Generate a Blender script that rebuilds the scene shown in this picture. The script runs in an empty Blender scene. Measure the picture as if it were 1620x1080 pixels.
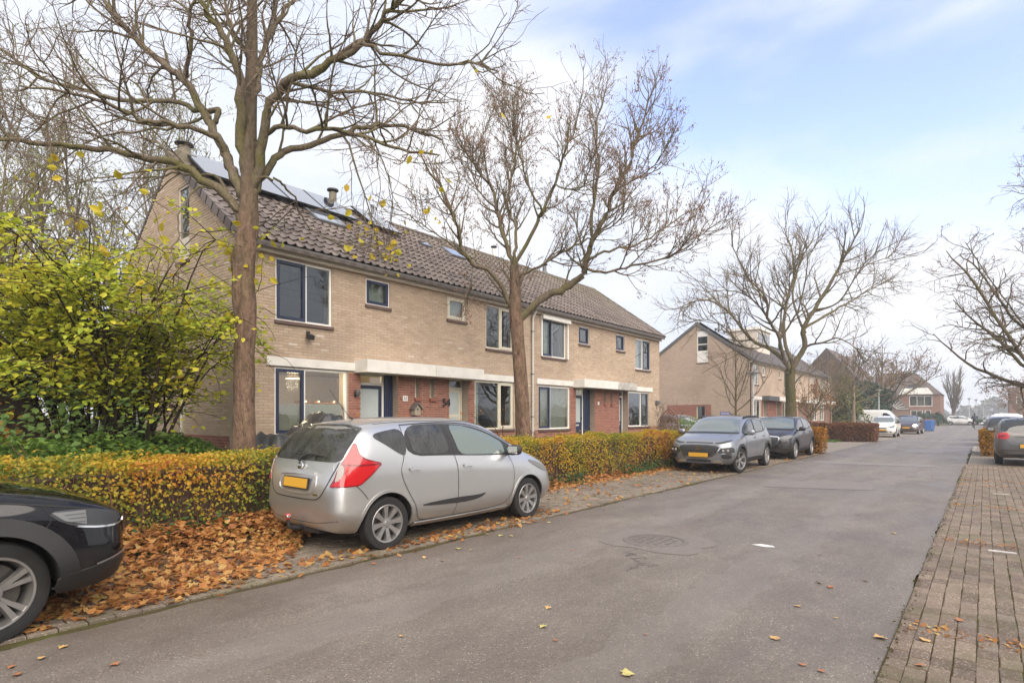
import bpy, bmesh, math, random
import numpy as np
from mathutils import Vector, Matrix
from mathutils.bvhtree import BVHTree
from mathutils.geometry import delaunay_2d_cdt

scene = bpy.context.scene
COL = scene.collection
R = math.radians
rng = np.random.default_rng(7)
random.seed(7)

# ------------------------------------------------------------------ camera, sky, sun, exposure
cam_d = bpy.data.cameras.new('camera')
cam = bpy.data.objects.new('camera', cam_d)
COL.objects.link(cam)
cam.location = (0, 0, 1.55)
cam.rotation_euler = (R(90), 0, R(39.73))
cam_d.sensor_width = 36
cam_d.lens = 20.0
cam_d.shift_y = 0.0722
cam_d.clip_start = 0.05
cam_d.clip_end = 5000
scene.camera = cam

scene.view_settings.view_transform = 'Standard'
scene.view_settings.look = 'None'
scene.view_settings.gamma = 1
scene.view_settings.exposure = 2.2
scene.view_settings.use_curve_mapping = False
scene.cycles.max_bounces = 8
scene.cycles.transparent_max_bounces = 12
scene.cycles.use_denoising = True
scene.cycles.denoising_prefilter = 'NONE'

SUN_AZ, SUN_EL = 120.0, 42.0          # compass-like: from +Y clockwise towards +X
world = bpy.data.worlds.new('World')
scene.world = world
world.use_nodes = True


def build_world():
    nt = world.node_tree
    n, l = nt.nodes, nt.links
    n.clear()
    out = n.new('ShaderNodeOutputWorld')
    bg = n.new('ShaderNodeBackground')
    bg.inputs['Strength'].default_value = 0.1
    sky = n.new('ShaderNodeTexSky')
    sky.sky_type = 'NISHITA'
    sky.sun_disc = False
    sky.sun_elevation = R(SUN_EL)
    sky.sun_rotation = R(SUN_AZ)
    sky.air_density = 1.0
    sky.dust_density = 1.5
    tc = n.new('ShaderNodeTexCoord')

    def math_(op, a, b=None, clamp=False):
        m = n.new('ShaderNodeMath')
        m.operation = op
        m.use_clamp = clamp
        for i, v in enumerate((a, b)):
            if v is None:
                continue
            if isinstance(v, (int, float)):
                m.inputs[i].default_value = v
            else:
                l.new(v, m.inputs[i])
        return m.outputs[0]

    def ramp01(v, a, b):
        m = n.new('ShaderNodeMapRange')
        m.interpolation_type = 'SMOOTHSTEP'
        l.new(v, m.inputs['Value'])
        m.inputs['From Min'].default_value = a
        m.inputs['From Max'].default_value = b
        return m.outputs[0]
    # flatten the direction so clouds stretch into layers
    mp = n.new('ShaderNodeMapping')
    mp.inputs['Scale'].default_value = (1.0, 1.0, 2.6)
    mp.inputs['Location'].default_value = (3.1, 1.7, 0.4)
    l.new(tc.outputs['Generated'], mp.inputs['Vector'])
    nz = n.new('ShaderNodeTexNoise')
    nz.inputs['Scale'].default_value = 1.7
    nz.inputs['Detail'].default_value = 5
    nz.inputs['Roughness'].default_value = 0.5
    nz.inputs['Distortion'].default_value = 0.3
    l.new(mp.outputs[0], nz.inputs['Vector'])
    sep = n.new('ShaderNodeSeparateXYZ')
    l.new(tc.outputs['Generated'], sep.inputs[0])
    # clear patch: a broad opening in the cloud sheet up the street
    dp = n.new('ShaderNodeVectorMath')
    dp.operation = 'DOT_PRODUCT'
    l.new(tc.outputs['Generated'], dp.inputs[0])
    v = Vector((0.02, 0.84, 0.52)).normalized()
    dp.inputs[1].default_value = v
    gap = ramp01(dp.outputs['Value'], 0.74, 0.99)
    low = ramp01(sep.outputs[2], 0.10, 0.42)
    cl = math_('SUBTRACT', 1.25, math_('MULTIPLY', math_('MULTIPLY', gap, low), 0.95))
    cl = math_('ADD', cl, math_('MULTIPLY', math_('SUBTRACT', nz.outputs[0], 0.5), 2.3))
    cover = ramp01(cl, 0.25, 1.0)
    # cloud body: soft grey-white with brighter and bluer-grey reaches
    nz2 = n.new('ShaderNodeTexNoise')
    nz2.inputs['Scale'].default_value = 2.3
    nz2.inputs['Detail'].default_value = 4
    mp2 = n.new('ShaderNodeMapping')
    mp2.inputs['Scale'].default_value = (1, 1, 2.2)
    mp2.inputs['Location'].default_value = (8.2, 5.1, 1.3)
    l.new(tc.outputs['Generated'], mp2.inputs['Vector'])
    l.new(mp2.outputs[0], nz2.inputs['Vector'])
    cr = n.new('ShaderNodeValToRGB')
    cr.color_ramp.elements[0].position = 0.32
    cr.color_ramp.elements[0].color = (1.75, 1.95, 2.35, 1)
    cr.color_ramp.elements[1].position = 0.62
    cr.color_ramp.elements[1].color = (2.52, 2.53, 2.62, 1)
    l.new(nz2.outputs[0], cr.inputs[0])
    skymul = n.new('ShaderNodeMix')
    skymul.data_type = 'RGBA'
    skymul.blend_type = 'MULTIPLY'
    skymul.inputs[0].default_value = 1
    l.new(sky.outputs[0], skymul.inputs[6])
    skymul.inputs[7].default_value = (1.0, .86, .88, 1)
    mx = n.new('ShaderNodeMix')
    mx.data_type = 'RGBA'
    l.new(cover, mx.inputs[0])
    l.new(skymul.outputs[2], mx.inputs[6])
    l.new(cr.outputs[0], mx.inputs[7])
    l.new(mx.outputs[2], bg.inputs[0])
    l.new(bg.outputs[0], out.inputs[0])


build_world()
sun_d = bpy.data.lights.new('sun', 'SUN')
sun = bpy.data.objects.new('sun', sun_d)
COL.objects.link(sun)
sun_d.energy = 1.5
sun_d.angle = R(85)
sun_d.color = (1.0, 0.90, 0.78)
_sd = Vector((math.sin(R(SUN_AZ)) * math.cos(R(SUN_EL)), math.cos(R(SUN_AZ)) * math.cos(R(SUN_EL)), math.sin(R(SUN_EL))))
sun.rotation_euler = _sd.to_track_quat('Z', 'Y').to_euler()

# ------------------------------------------------------------------ materials


class NT:
    def __init__(s, name):
        s.m = bpy.data.materials.new(name)
        s.m.use_nodes = True
        s.t = s.m.node_tree
        s.n, s.l = s.t.nodes, s.t.links
        s.b = s.n['Principled BSDF']
        s._tc = None

    def set(s, **k):
        for a, v in k.items():
            key = {'color': 'Base Color', 'rough': 'Roughness', 'metal': 'Metallic', 'coat': 'Coat Weight', 'coatr': 'Coat Roughness',
                   'spec': 'Specular IOR Level', 'emis': 'Emission Color', 'emis_s': 'Emission Strength', 'normal': 'Normal',
                   'sss': 'Subsurface Weight', 'trans': 'Transmission Weight', 'ior': 'IOR'}[a]
            s.inp(s.b.inputs[key], v)
        return s

    def inp(s, sock, v):
        if v is None:
            return
        if isinstance(v, bpy.types.NodeSocket):
            s.l.new(v, sock)
        elif isinstance(v, (tuple, list)) and len(v) == 3 and sock.type == 'RGBA':
            sock.default_value = (*v, 1)
        else:
            sock.default_value = v

    def coord(s, kind='Object'):
        if s._tc is None:
            s._tc = s.n.new('ShaderNodeTexCoord')
        return s._tc.outputs[kind]

    def pos(s):
        return s.n.new('ShaderNodeNewGeometry').outputs['Position']

    def mapping(s, v, scale=(1, 1, 1), loc=(0, 0, 0), rot=(0, 0, 0)):
        m = s.n.new('ShaderNodeMapping')
        s.l.new(v, m.inputs[0])
        m.inputs['Scale'].default_value = scale
        m.inputs['Location'].default_value = loc
        m.inputs['Rotation'].default_value = rot
        return m.outputs[0]

    def noise(s, v, scale=5, detail=3, rough=0.5, dist=0.0):
        m = s.n.new('ShaderNodeTexNoise')
        s.l.new(v, m.inputs['Vector'])
        m.inputs['Scale'].default_value = scale
        m.inputs['Detail'].default_value = detail
        m.inputs['Roughness'].default_value = rough
        m.inputs['Distortion'].default_value = dist
        return m.outputs[0]

    def voro(s, v, scale=5, out='Distance', feature='F1'):
        m = s.n.new('ShaderNodeTexVoronoi')
        m.feature = feature
        s.l.new(v, m.inputs['Vector'])
        m.inputs['Scale'].default_value = scale
        return m.outputs[out]

    def ramp(s, v, stops, interp='LINEAR'):
        m = s.n.new('ShaderNodeValToRGB')
        s.l.new(v, m.inputs[0])
        e = m.color_ramp.elements
        m.color_ramp.interpolation = interp
        while len(e) < len(stops):
            e.new(0.5)
        for i, (p, c) in enumerate(stops):
            e[i].position = p
            e[i].color = (*c, 1) if len(c) == 3 else c
        return m.outputs[0]

    def mix(s, f, a, b, mode='MIX'):
        m = s.n.new('ShaderNodeMix')
        m.data_type = 'RGBA'
        m.blend_type = mode
        s.inp(m.inputs[0], f)
        s.inp(m.inputs[6], a)
        s.inp(m.inputs[7], b)
        return m.outputs[2]

    def math(s, op, a, b=None, clamp=False):
        m = s.n.new('ShaderNodeMath')
        m.operation = op
        m.use_clamp = clamp
        s.inp(m.inputs[0], a)
        s.inp(m.inputs[1], b)
        return m.outputs[0]

    def rand(s, kind='island'):
        if kind == 'island':
            return s.n.new('ShaderNodeNewGeometry').outputs['Random Per Island']
        return s.n.new('ShaderNodeObjectInfo').outputs['Random']

    def bump(s, h, dist=0.01, strength=1.0):
        m = s.n.new('ShaderNodeBump')
        s.l.new(h, m.inputs['Height'])
        m.inputs['Distance'].default_value = dist
        m.inputs['Strength'].default_value = strength
        s.l.new(m.outputs[0], s.b.inputs['Normal'])
        return s


def simple(name, color, rough=0.6, metal=0.0, var=0.12, nscale=6, bump=0.0, bscale=60, **k):
    t = NT(name)
    v = t.coord('Object')
    nz = t.noise(v, nscale, 4)
    c = t.mix(t.math('MULTIPLY', nz, 1.0), tuple(x * (1 - var) for x in color), tuple(min(1, x * (1 + var)) for x in color))
    t.set(color=c, rough=rough, metal=metal, **k)
    if bump:
        t.bump(t.noise(v, bscale, 3), bump)
    return t.m


def leafmat(name, stops, clump=1.2, mixr=0.5, rough=0.55, sss=True):
    """leaf colours: each leaf picks its own tone, drifting in patches through the plant"""
    t = NT(name)
    p = t.pos()
    nz = t.noise(p, clump, 3, 0.6)
    nz = t.math('MULTIPLY_ADD', nz, 2.5)
    nz.node.inputs[2].default_value = -0.75
    f = t.math('ADD', t.math('MULTIPLY', nz, 1 - mixr), t.math('MULTIPLY', t.rand(), mixr), True)
    c = t.ramp(f, stops)
    t.set(color=c, rough=rough, spec=0.3)
    if sss:
        tr = t.n.new('ShaderNodeBsdfTranslucent')
        t.l.new(c, tr.inputs[0])
        ms = t.n.new('ShaderNodeMixShader')
        ms.inputs[0].default_value = 0.42
        t.l.new(t.b.outputs[0], ms.inputs[1])
        t.l.new(tr.outputs[0], ms.inputs[2])
        t.l.new(ms.outputs[0], t.n['Material Output'].inputs[0])
    return t.m


# ------------------------------------------------------------------ object helpers
def link(o, parent=None):
    COL.objects.link(o)
    if parent is not None:
        o.parent = parent
    return o


def tag(o, label=None, cat=None, group=None, kind=None):
    for k, v in (('label', label), ('category', cat), ('group', group), ('kind', kind)):
        if v:
            o[k] = v
    return o


def empty(name, loc=(0, 0, 0), rz=0, label=None, cat=None, group=None):
    o = bpy.data.objects.new(name, None)
    link(o)
    o.location = loc
    o.rotation_euler = (0, 0, rz)
    o.empty_display_size = 0.2
    return tag(o, label, cat, group)


def np_mesh(name, v, f, mat, parent=None, smooth=False, loc=None, kind=None):
    """verts (N,3), faces (M,k) all with k corners"""
    me = bpy.data.meshes.new(name)
    v = np.ascontiguousarray(v, dtype=np.float32).reshape(-1, 3)
    f = np.ascontiguousarray(f, dtype=np.int32)
    k = f.shape[1]
    me.vertices.add(len(v))
    me.vertices.foreach_set('co', v.ravel())
    me.loops.add(f.size)
    me.loops.foreach_set('vertex_index', f.ravel())
    me.polygons.add(len(f))
    me.polygons.foreach_set('loop_start', np.arange(0, f.size, k, dtype=np.int32))
    me.polygons.foreach_set('use_smooth', np.full(len(f), smooth, dtype=bool))
    me.update(calc_edges=True)
    me.materials.append(mat)
    o = bpy.data.objects.new(name, me)
    link(o, parent)
    if loc is not None:
        o.location = loc
    if kind:
        o['kind'] = kind
    return o


class MB:
    """collects boxes, prisms and tubes into one mesh"""

    def __init__(s):
        s.v, s.f, s.m = [], [], []

    def add(s, vs, fs, mi=0):
        o = len(s.v)
        s.v.extend([tuple(p) for p in vs])
        s.f.extend([tuple(i + o for i in q) for q in fs])
        s.m.extend([mi] * len(fs))
        return s

    def box(s, x0, x1, y0, y1, z0, z1, mi=0):
        vs = [(x, y, z) for x in (x0, x1) for y in (y0, y1) for z in (z0, z1)]
        return s.add(vs, [(0, 1, 3, 2), (4, 6, 7, 5), (0, 4, 5, 1), (2, 3, 7, 6), (0, 2, 6, 4), (1, 5, 7, 3)], mi)

    def prism(s, poly, axis, a, b, mi=0):
        """poly: 2-D outline in the two other axes (in xyz order), extruded along axis from a to b"""
        n = len(poly)

        def P(p, t):
            q = list(p)
            q.insert(axis, t)
            return tuple(q)
        vs = [P(p, a) for p in poly] + [P(p, b) for p in poly]
        fs = [tuple(range(n))[::-1], tuple(range(n, 2 * n))] + [(i, (i + 1) % n, n + (i + 1) % n, n + i) for i in range(n)]
        return s.add(vs, fs, mi)

    def tube(s, pts, rad, sides=8, mi=0, cap=True):
        v, f = tube_np(np.array(pts, float), np.broadcast_to(np.array(rad, float), (len(pts),)), sides)
        s.add(v.tolist(), f.tolist(), mi)
        if cap:
            n = len(v)
            s.f.append(tuple(range(len(s.v) - n, len(s.v) - n + sides))[::-1])
            s.f.append(tuple(range(len(s.v) - sides, len(s.v))))
            s.m += [mi, mi]
        return s

    def lathe(s, prof, segs=24, axis=2, c=(0, 0, 0), mi=0):
        """prof: (radius, height) pairs, spun about the axis"""
        vs, fs = [], []
        for i in range(segs):
            a = 2 * math.pi * i / segs
            for r, h in prof:
                p = [r * math.cos(a), r * math.sin(a)]
                p.insert(axis, h)
                vs.append((p[0] + c[0], p[1] + c[1], p[2] + c[2]))
        n = len(prof)
        for i in range(segs):
            j = (i + 1) % segs
            for k in range(n - 1):
                fs.append((i * n + k, j * n + k, j * n + k + 1, i * n + k + 1))
        return s.add(vs, fs, mi)

    def build(s, name, mats, parent=None, smooth=False, bevel=0.0, sharp=None, kind=None, loc=None):
        me = bpy.data.meshes.new(name)
        me.from_pydata(s.v, [], s.f)
        if not isinstance(mats, (list, tuple)):
            mats = [mats]
        for m in mats:
            me.materials.append(m)
        me.polygons.foreach_set('material_index', s.m)
        bm = bmesh.new()
        bm.from_mesh(me)
        bmesh.ops.recalc_face_normals(bm, faces=bm.faces)
        if bevel:
            bmesh.ops.bevel(bm, geom=[e for e in bm.edges if e.is_manifold and e.calc_face_angle(0) > 0.6], offset=bevel, segments=2, affect='EDGES', clamp_overlap=True)
        if smooth or sharp is not None:
            for f in bm.faces:
                f.smooth = True
            if sharp is not None:
                for e in bm.edges:
                    if e.is_manifold and e.calc_face_angle(0) > sharp:
                        e.smooth = False
        bm.to_mesh(me)
        bm.free()
        o = bpy.data.objects.new(name, me)
        link(o, parent)
        if loc is not None:
            o.location = loc
        if kind:
            o['kind'] = kind
        return o


def tube_np(pts, rad, sides=5):
    """open tube along a polyline: (verts, quad faces)"""
    n = len(pts)
    t = np.empty_like(pts)
    t[1:-1] = pts[2:] - pts[:-2]
    t[0] = pts[1] - pts[0]
    t[-1] = pts[-1] - pts[-2]
    t /= np.linalg.norm(t, axis=1, keepdims=True) + 1e-9
    ref = np.array([0.31, 0.22, 0.92]) if abs(t[0, 2]) < 0.9 else np.array([1.0, 0.1, 0.0])
    u = np.cross(t, ref)
    u /= np.linalg.norm(u, axis=1, keepdims=True) + 1e-9
    w = np.cross(t, u)
    a = np.arange(sides) * (2 * math.pi / sides)
    v = pts[:, None, :] + rad[:, None, None] * (np.cos(a)[None, :, None] * u[:, None, :] + np.sin(a)[None, :, None] * w[:, None, :])
    i = np.arange(n - 1)[:, None] * sides
    j = np.arange(sides)[None, :]
    j2 = (j + 1) % sides
    f = np.stack([i + j, i + j2, i + sides + j2, i + sides + j], -1).reshape(-1, 4)
    return v.reshape(-1, 3), f


class Tubes:
    def __init__(s):
        s.v, s.f, s.n = [], [], 0

    def add(s, pts, rad, sides=4):
        v, f = tube_np(np.asarray(pts, float), np.asarray(rad, float), sides)
        s.v.append(v)
        s.f.append(f + s.n)
        s.n += len(v)

    def build(s, name, mat, parent=None, kind=None, smooth=True):
        if not s.v:
            return None
        return np_mesh(name, np.concatenate(s.v), np.concatenate(s.f), mat, parent, smooth, kind=kind)


def scatter(tv, tf, pos, rot, scale):
    """copies of a template (tv, tf) at pos with 3x3 rot and scale -> verts, faces"""
    tv = np.asarray(tv, float)
    tf = np.asarray(tf, int)
    n = len(pos)
    v = np.einsum('nij,kj->nki', rot, tv) * np.asarray(scale).reshape(-1, 1, 1) + pos[:, None, :]
    f = tf[None] + (np.arange(n) * len(tv))[:, None, None]
    return v.reshape(-1, 3), f.reshape(-1, tf.shape[1])


def rand_rot(n, up=None, tilt=3.14):
    """random rotations; with up (n,3) the template's z points along up, tipped by at most tilt"""
    if up is None:
        q = rng.normal(size=(n, 4))
    else:
        q = None
    if q is not None:
        q /= np.linalg.norm(q, axis=1, keepdims=True)
        w, x, y, z = q.T
        return np.stack([1 - 2 * (y * y + z * z), 2 * (x * y - z * w), 2 * (x * z + y * w), 2 * (x * y + z * w), 1 - 2 * (x * x + z * z), 2 * (y * z - x * w),
                         2 * (x * z - y * w), 2 * (y * z + x * w), 1 - 2 * (x * x + y * y)], -1).reshape(n, 3, 3)
    zz = up + rng.normal(size=(n, 3)) * tilt
    zz /= np.linalg.norm(zz, axis=1, keepdims=True)
    a = rng.normal(size=(n, 3))
    xx = np.cross(a, zz)
    xx /= np.linalg.norm(xx, axis=1, keepdims=True) + 1e-9
    yy = np.cross(zz, xx)
    return np.stack([xx, yy, zz], -1)


LEAF4 = (np.array([[0, -.5, 0], [.33, 0, .10], [0, .55, -.04], [-.33, 0, .10]]), np.array([[0, 1, 2, 3]]))
LEAF6 = (np.array([[0, -.5, 0], [.36, -.18, .09], [.30, .22, .07], [0, .58, -.06], [-.30, .22, .07], [-.36, -.18, .09], [0, 0, -.02]]),
         np.array([[0, 1, 2, 6], [6, 2, 3, 4], [0, 6, 4, 5]]))


def _lobed():
    rad = [.16, .42, .33, .52, .38, .60, .38, .52, .33, .42]
    ang = [-90, -52, -25, 10, 38, 90, 142, 170, 205, 232]
    v = [(r * math.cos(R(a)), r * math.sin(R(a)), 0.22 * r * r * math.sin(R(3 * a)) + 0.22 * (r ** 2)) for r, a in zip(rad, ang)]
    v.append((0, 0, 0))
    return np.array(v), np.array([[i, (i + 1) % 10, 10] for i in range(10)])


LOBED = _lobed()
# ------------------------------------------------------------------ materials of the ground
def asphalt_mat():
    t = NT('asphalt')
    p = t.pos()
    big = t.noise(p, 0.55, 4, 0.6, 0.4)
    mid = t.noise(t.mapping(p, (1.6, 0.35, 1)), 2.2, 4, 0.6)
    base = t.ramp(big, [(0.25, (.120, .101, .083)), (0.5, (.150, .129, .107)), (0.75, (.184, .161, .138))])
    base = t.mix(t.ramp(mid, [(0.35, (0, 0, 0)), (0.75, (.55, .55, .55))]), base, (.112, .090, .078))
    fine = t.noise(p, 120, 2, 0.7)
    base = t.mix(0.75, base, t.ramp(fine, [(0.3, (.35, .35, .35)), (0.7, (.72, .71, .70))]), 'OVERLAY')
    st = t.voro(p, 72)
    stc = t.voro(p, 72, 'Color')
    sp = t.n.new('ShaderNodeSeparateColor')
    t.l.new(stc, sp.inputs[0])
    pick = t.math('GREATER_THAN', sp.outputs[0], 0.74)
    stone = t.math('MULTIPLY', t.math('LESS_THAN', st, 0.36), pick)
    base = t.mix(t.math('MULTIPLY', stone, 0.75), base, t.mix(sp.outputs[1], (.20, .17, .14), (.46, .42, .36)))
    dk = t.math('MULTIPLY', t.math('LESS_THAN', st, 0.40), t.math('LESS_THAN', sp.outputs[0], 0.22))
    base = t.mix(t.math('MULTIPLY', dk, 0.7), base, (.045, .04, .036))
    # hairline cracks, wandering
    wob = t.n.new('ShaderNodeVectorMath')
    wob.operation = 'ADD'
    nzc = t.n.new('ShaderNodeTexNoise')
    nzc.inputs['Scale'].default_value = 1.4
    nzc.inputs['Detail'].default_value = 5
    t.l.new(p, nzc.inputs['Vector'])
    t.l.new(p, wob.inputs[0])
    t.l.new(nzc.outputs['Color'], wob.inputs[1])
    ck = t.voro(wob.outputs[0], 0.34, 'Distance', 'DISTANCE_TO_EDGE')
    ckm = t.math('MULTIPLY', t.math('LESS_THAN', ck, 0.0035), t.math('GREATER_THAN', t.noise(p, .45, 2), 0.60))
    base = t.mix(t.math('MULTIPLY', ckm, 0.65), base, (.035, .03, .027))
    # dirt drifting in along both edges
    sx = t.n.new('ShaderNodeSeparateXYZ')
    t.l.new(p, sx.inputs[0])
    ew = t.math('ADD', sx.outputs[0], t.math('MULTIPLY', t.noise(p, 1.1, 5, .65), 1.3))
    left = t.n.new('ShaderNodeMapRange')
    t.l.new(ew, left.inputs[0])
    left.inputs[1].default_value, left.inputs[2].default_value = -3.6, -4.7
    base = t.mix(t.math('MULTIPLY', left.outputs[0], .55), base, (.075, .055, .042))
    blot = t.noise(t.mapping(p, (1.2, .5, 1), (4, 2, 0)), 1.3, 6, .72, .3)
    base = t.mix(t.ramp(blot, [(.42, (0, 0, 0)), (.66, (.62, .62, .62))]), base, (.088, .070, .059))
    wx = t.math('ABSOLUTE', t.math('SUBTRACT', t.math('ABSOLUTE', t.math('ADD', sx.outputs[0], 2.7)), .95))
    trk = t.math('MULTIPLY', t.math('LESS_THAN', t.math('ADD', wx, t.math('MULTIPLY', t.noise(p, 2, 4), .6)), .55), t.math('MULTIPLY', big, .45))
    base = t.mix(trk, base, (.205, .182, .168))
    rough = t.ramp(big, [(0.3, (.42, .42, .42)), (0.7, (.66, .66, .66))])
    t.set(color=base, rough=rough, spec=0.4)
    h = t.math('ADD', t.math('MULTIPLY', fine, 0.6), t.math('MULTIPLY', st, -0.5))
    t.bump(h, 0.006, 0.9)
    return t.m


M = {}
M['asphalt'] = asphalt_mat()


def paver_mat(name, rnd, tones, moss=True):
    t = NT(name)
    p = t.pos()
    c = t.ramp(t.rand(rnd), tones)
    grit = t.noise(p, 170, 2, .8)
    c = t.mix(0.8, c, t.ramp(grit, [(0.32, (.30, .30, .30)), (0.68, (.74, .73, .71))]), 'OVERLAY')
    sp = t.voro(p, 130, 'Color')
    s2 = t.n.new('ShaderNodeSeparateColor')
    t.l.new(sp, s2.inputs[0])
    c = t.mix(t.math('MULTIPLY', t.math('GREATER_THAN', s2.outputs[0], .9), .55), c, (.46, .40, .33))
    wear = t.noise(p, .9, 5, .65)
    c = t.mix(t.ramp(wear, [(0.42, (0, 0, 0)), (0.72, (.62, .62, .62))]), c, (.075, .055, .045))
    if moss:
        mo = t.noise(p, 1.7, 6, .7)
        c = t.mix(t.ramp(mo, [(0.48, (0, 0, 0)), (0.72, (.6, .6, .6))]), c, (.085, .085, .03))
    t.set(color=c, rough=.72, spec=.35)
    t.bump(grit, .004, .8)
    return t.m


PT = [(0, (.100, .070, .053)), (.3, (.150, .112, .083)), (.65, (.195, .150, .113)), (.85, (.140, .100, .076)), (1, (.170, .142, .112))]
M['paver'] = paver_mat('paver_clay', 'island', PT)
M['paver_single'] = paver_mat('paver_clay_single', 'object', PT)
PT2 = [(0, (.125, .10, .08)), (.5, (.165, .135, .105)), (1, (.19, .155, .12))]
M['paver_left'] = paver_mat('paver_weathered', 'island', PT2)
M['paver_left_single'] = paver_mat('paver_weathered_single', 'object', PT2)


def joint_mat():
    t = NT('joint_soil')
    p = t.pos()
    n1 = t.noise(p, 1.4, 5, .65)
    n2 = t.noise(p, 40, 3, .6)
    c = t.ramp(n1, [(0.36, (.065, .042, .030)), (0.54, (.060, .052, .022)), (0.70, (.080, .088, .024))])
    c = t.mix(.5, c, t.ramp(n2, [(0.3, (.3, .3, .3)), (0.7, (.75, .75, .75))]), 'OVERLAY')
    t.set(color=c, rough=.95, spec=.1)
    t.bump(n2, .01, 1)
    return t.m


M['joint'] = joint_mat()


def soil_mat():
    t = NT('soil')
    p = t.pos()
    n1 = t.noise(p, .35, 5, .6)
    n2 = t.noise(p, 22, 4, .65)
    c = t.ramp(n1, [(0.35, (.05, .038, .026)), (0.6, (.055, .055, .024)), (0.75, (.05, .07, .022))])
    c = t.mix(.6, c, t.ramp(n2, [(0.3, (.28, .28, .28)), (0.7, (.75, .75, .75))]), 'OVERLAY')
    t.set(color=c, rough=.95, spec=.1)
    t.bump(n2, .03, .9)
    return t.m


M['soil'] = soil_mat()
M['field'] = simple('meadow_grass', (.075, .10, .032), .95, 0, .35, .8)
M['concrete'] = simple('kerb_concrete', (.27, .25, .225), .85, 0, .3, 7, .004, 80)
M['patch'] = simple('asphalt_patch', (.165, .148, .135), .6, 0, .25, 9, .004, 120)
M['collar'] = simple('asphalt_collar', (.150, .128, .113), .65, 0, .25, 9, .004, 120)
M['patch_dark'] = simple('asphalt_patch_dark', (.155, .133, .118), .6, 0, .25, 9, .004, 120)
M['road_white'] = simple('road_marking_paint', (.42, .40, .37), .8, 0, .6, 14)
M['iron'] = simple('cast_iron', (.138, .118, .103), .6, .15, .3, 20, .004, 60)


# ------------------------------------------------------------------ ground
def ground_h(x, y):
    """height of the soil: level with the street, rising gently into the front gardens"""
    x = np.asarray(x, float)
    y = np.asarray(y, float)
    s = lambda a, b, v: (lambda q: q * q * (3 - 2 * q))(np.clip((v - a) / (b - a), 0, 1))
    up = s(-7.5, -9.0, x)
    lane = 1 - s(25.2, 27.0, y) * (1 - s(36.0, 38.5, y)) * .8
    far = 1 - s(62, 70, y) * .6
    bank = s(5.1, 3.6, y) * s(-7.9, -9.4, x) * .42
    return -0.02 + .42 * up * lane * far + bank


def build_ground():
    xs = np.concatenate([[-1500, -700, -300, -150, -80, -45, -30], np.arange(-24, -6.9, .5), [-6, -5, -2, 0, 2.4, 4, 8, 16, 40, 100, 300, 700, 1500]])
    ys = np.concatenate([[-300, -80, -30, -14], np.arange(-8, 40, .6), np.arange(40, 80, 2.5), [84, 90, 100, 115, 140, 180, 260, 400, 700, 1200, 1900]])
    X, Y = np.meshgrid(xs, ys)
    Z = ground_h(X, Y)
    n, m = X.shape
    v = np.stack([X, Y, Z], -1).reshape(-1, 3)
    i = np.arange(n - 1)[:, None] * m + np.arange(m - 1)[None]
    f = np.stack([i, i + 1, i + m + 1, i + m], -1).reshape(-1, 4)
    o = np_mesh('ground', v, f, M['soil'], smooth=True, kind='structure')
    # meadow past the end of the street
    mb = MB()
    mb.add([(-400, 118, .03), (400, 118, .03), (900, 1800, .03), (-900, 1800, .03)], [(0, 1, 2, 3)])
    mb.build('meadow', M['field'], kind='structure')


build_ground()


def sheet(name, pts, z, mat, thick=.0, kind='structure', parent=None, n=None):
    mb = MB()
    m = len(pts)
    mb.add([(x, y, z) for x, y in pts], [tuple(range(m))])
    o = mb.build(name, mat, parent)
    if o.data.polygons[0].normal.z < 0:
        o.data.flip_normals()
    if kind:
        o['kind'] = kind
    return o


def wobble_edge(x, y0, y1, amp, step=.22):
    ys = np.arange(y0, y1, step)
    return [(x + float(rng.normal()) * amp * .5 + amp * math.sin(y * 1.7) * .4 + amp * .5 * math.sin(y * .61), float(y)) for y in ys]


# carriageway: slightly ragged asphalt edges
left_e = wobble_edge(-5.0, -12, 36, .045)
left_far = [(-4.75, 42), (-4.45, 60), (-4.3, 76), (-4.3, 112)]
right_e = wobble_edge(-.47, -12, 34, .035)
right_far = [(-.38, 40), (-.33, 60), (-.3, 112)]
pts = left_e + left_far + (right_e + right_far)[::-1]


def ribbon(name, L, Rr, z, mat, kind='structure'):
    """strip between two edge polylines with the same number of points"""
    k = len(L)
    v = [(x, y, z) for x, y in L] + [(x, y, z) for x, y in Rr]
    f = [(i, k + i, k + i + 1, i + 1) for i in range(k - 1)]
    mb = MB()
    mb.add(v, f)
    return mb.build(name, mat, kind=kind)


ry = [p[1] for p in left_e + left_far]
rxs = np.interp(ry, [p[1] for p in right_e + right_far], [p[0] for p in right_e + right_far])
ribbon('road', left_e + left_far, list(zip(rxs.tolist(), ry)), .012, M['asphalt'])
# cross street at the end and the entrance on the left between the two rows
sheet('cross_road', [(-40, 112), (40, 112), (40, 117.6), (-40, 117.6)], .010, M['asphalt'])


def lane_mat():
    t = NT('lane_paving')
    p = t.pos()
    br = t.n.new('ShaderNodeTexBrick')
    t.l.new(t.mapping(p, (1, 1, 1)), br.inputs['Vector'])
    br.inputs['Scale'].default_value = 1
    br.inputs['Brick Width'].default_value = .21
    br.inputs['Row Height'].default_value = .105
    br.inputs['Mortar Size'].default_value = .006
    br.inputs['Color1'].default_value = (.20, .165, .135, 1)
    br.inputs['Color2'].default_value = (.25, .205, .17, 1)
    br.inputs['Mortar'].default_value = (.08, .07, .05, 1)
    c = t.mix(t.noise(p, 1.2, 5, .6), br.outputs[0], (.16, .14, .11))
    t.set(color=c, rough=.8)
    return t.m


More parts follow.
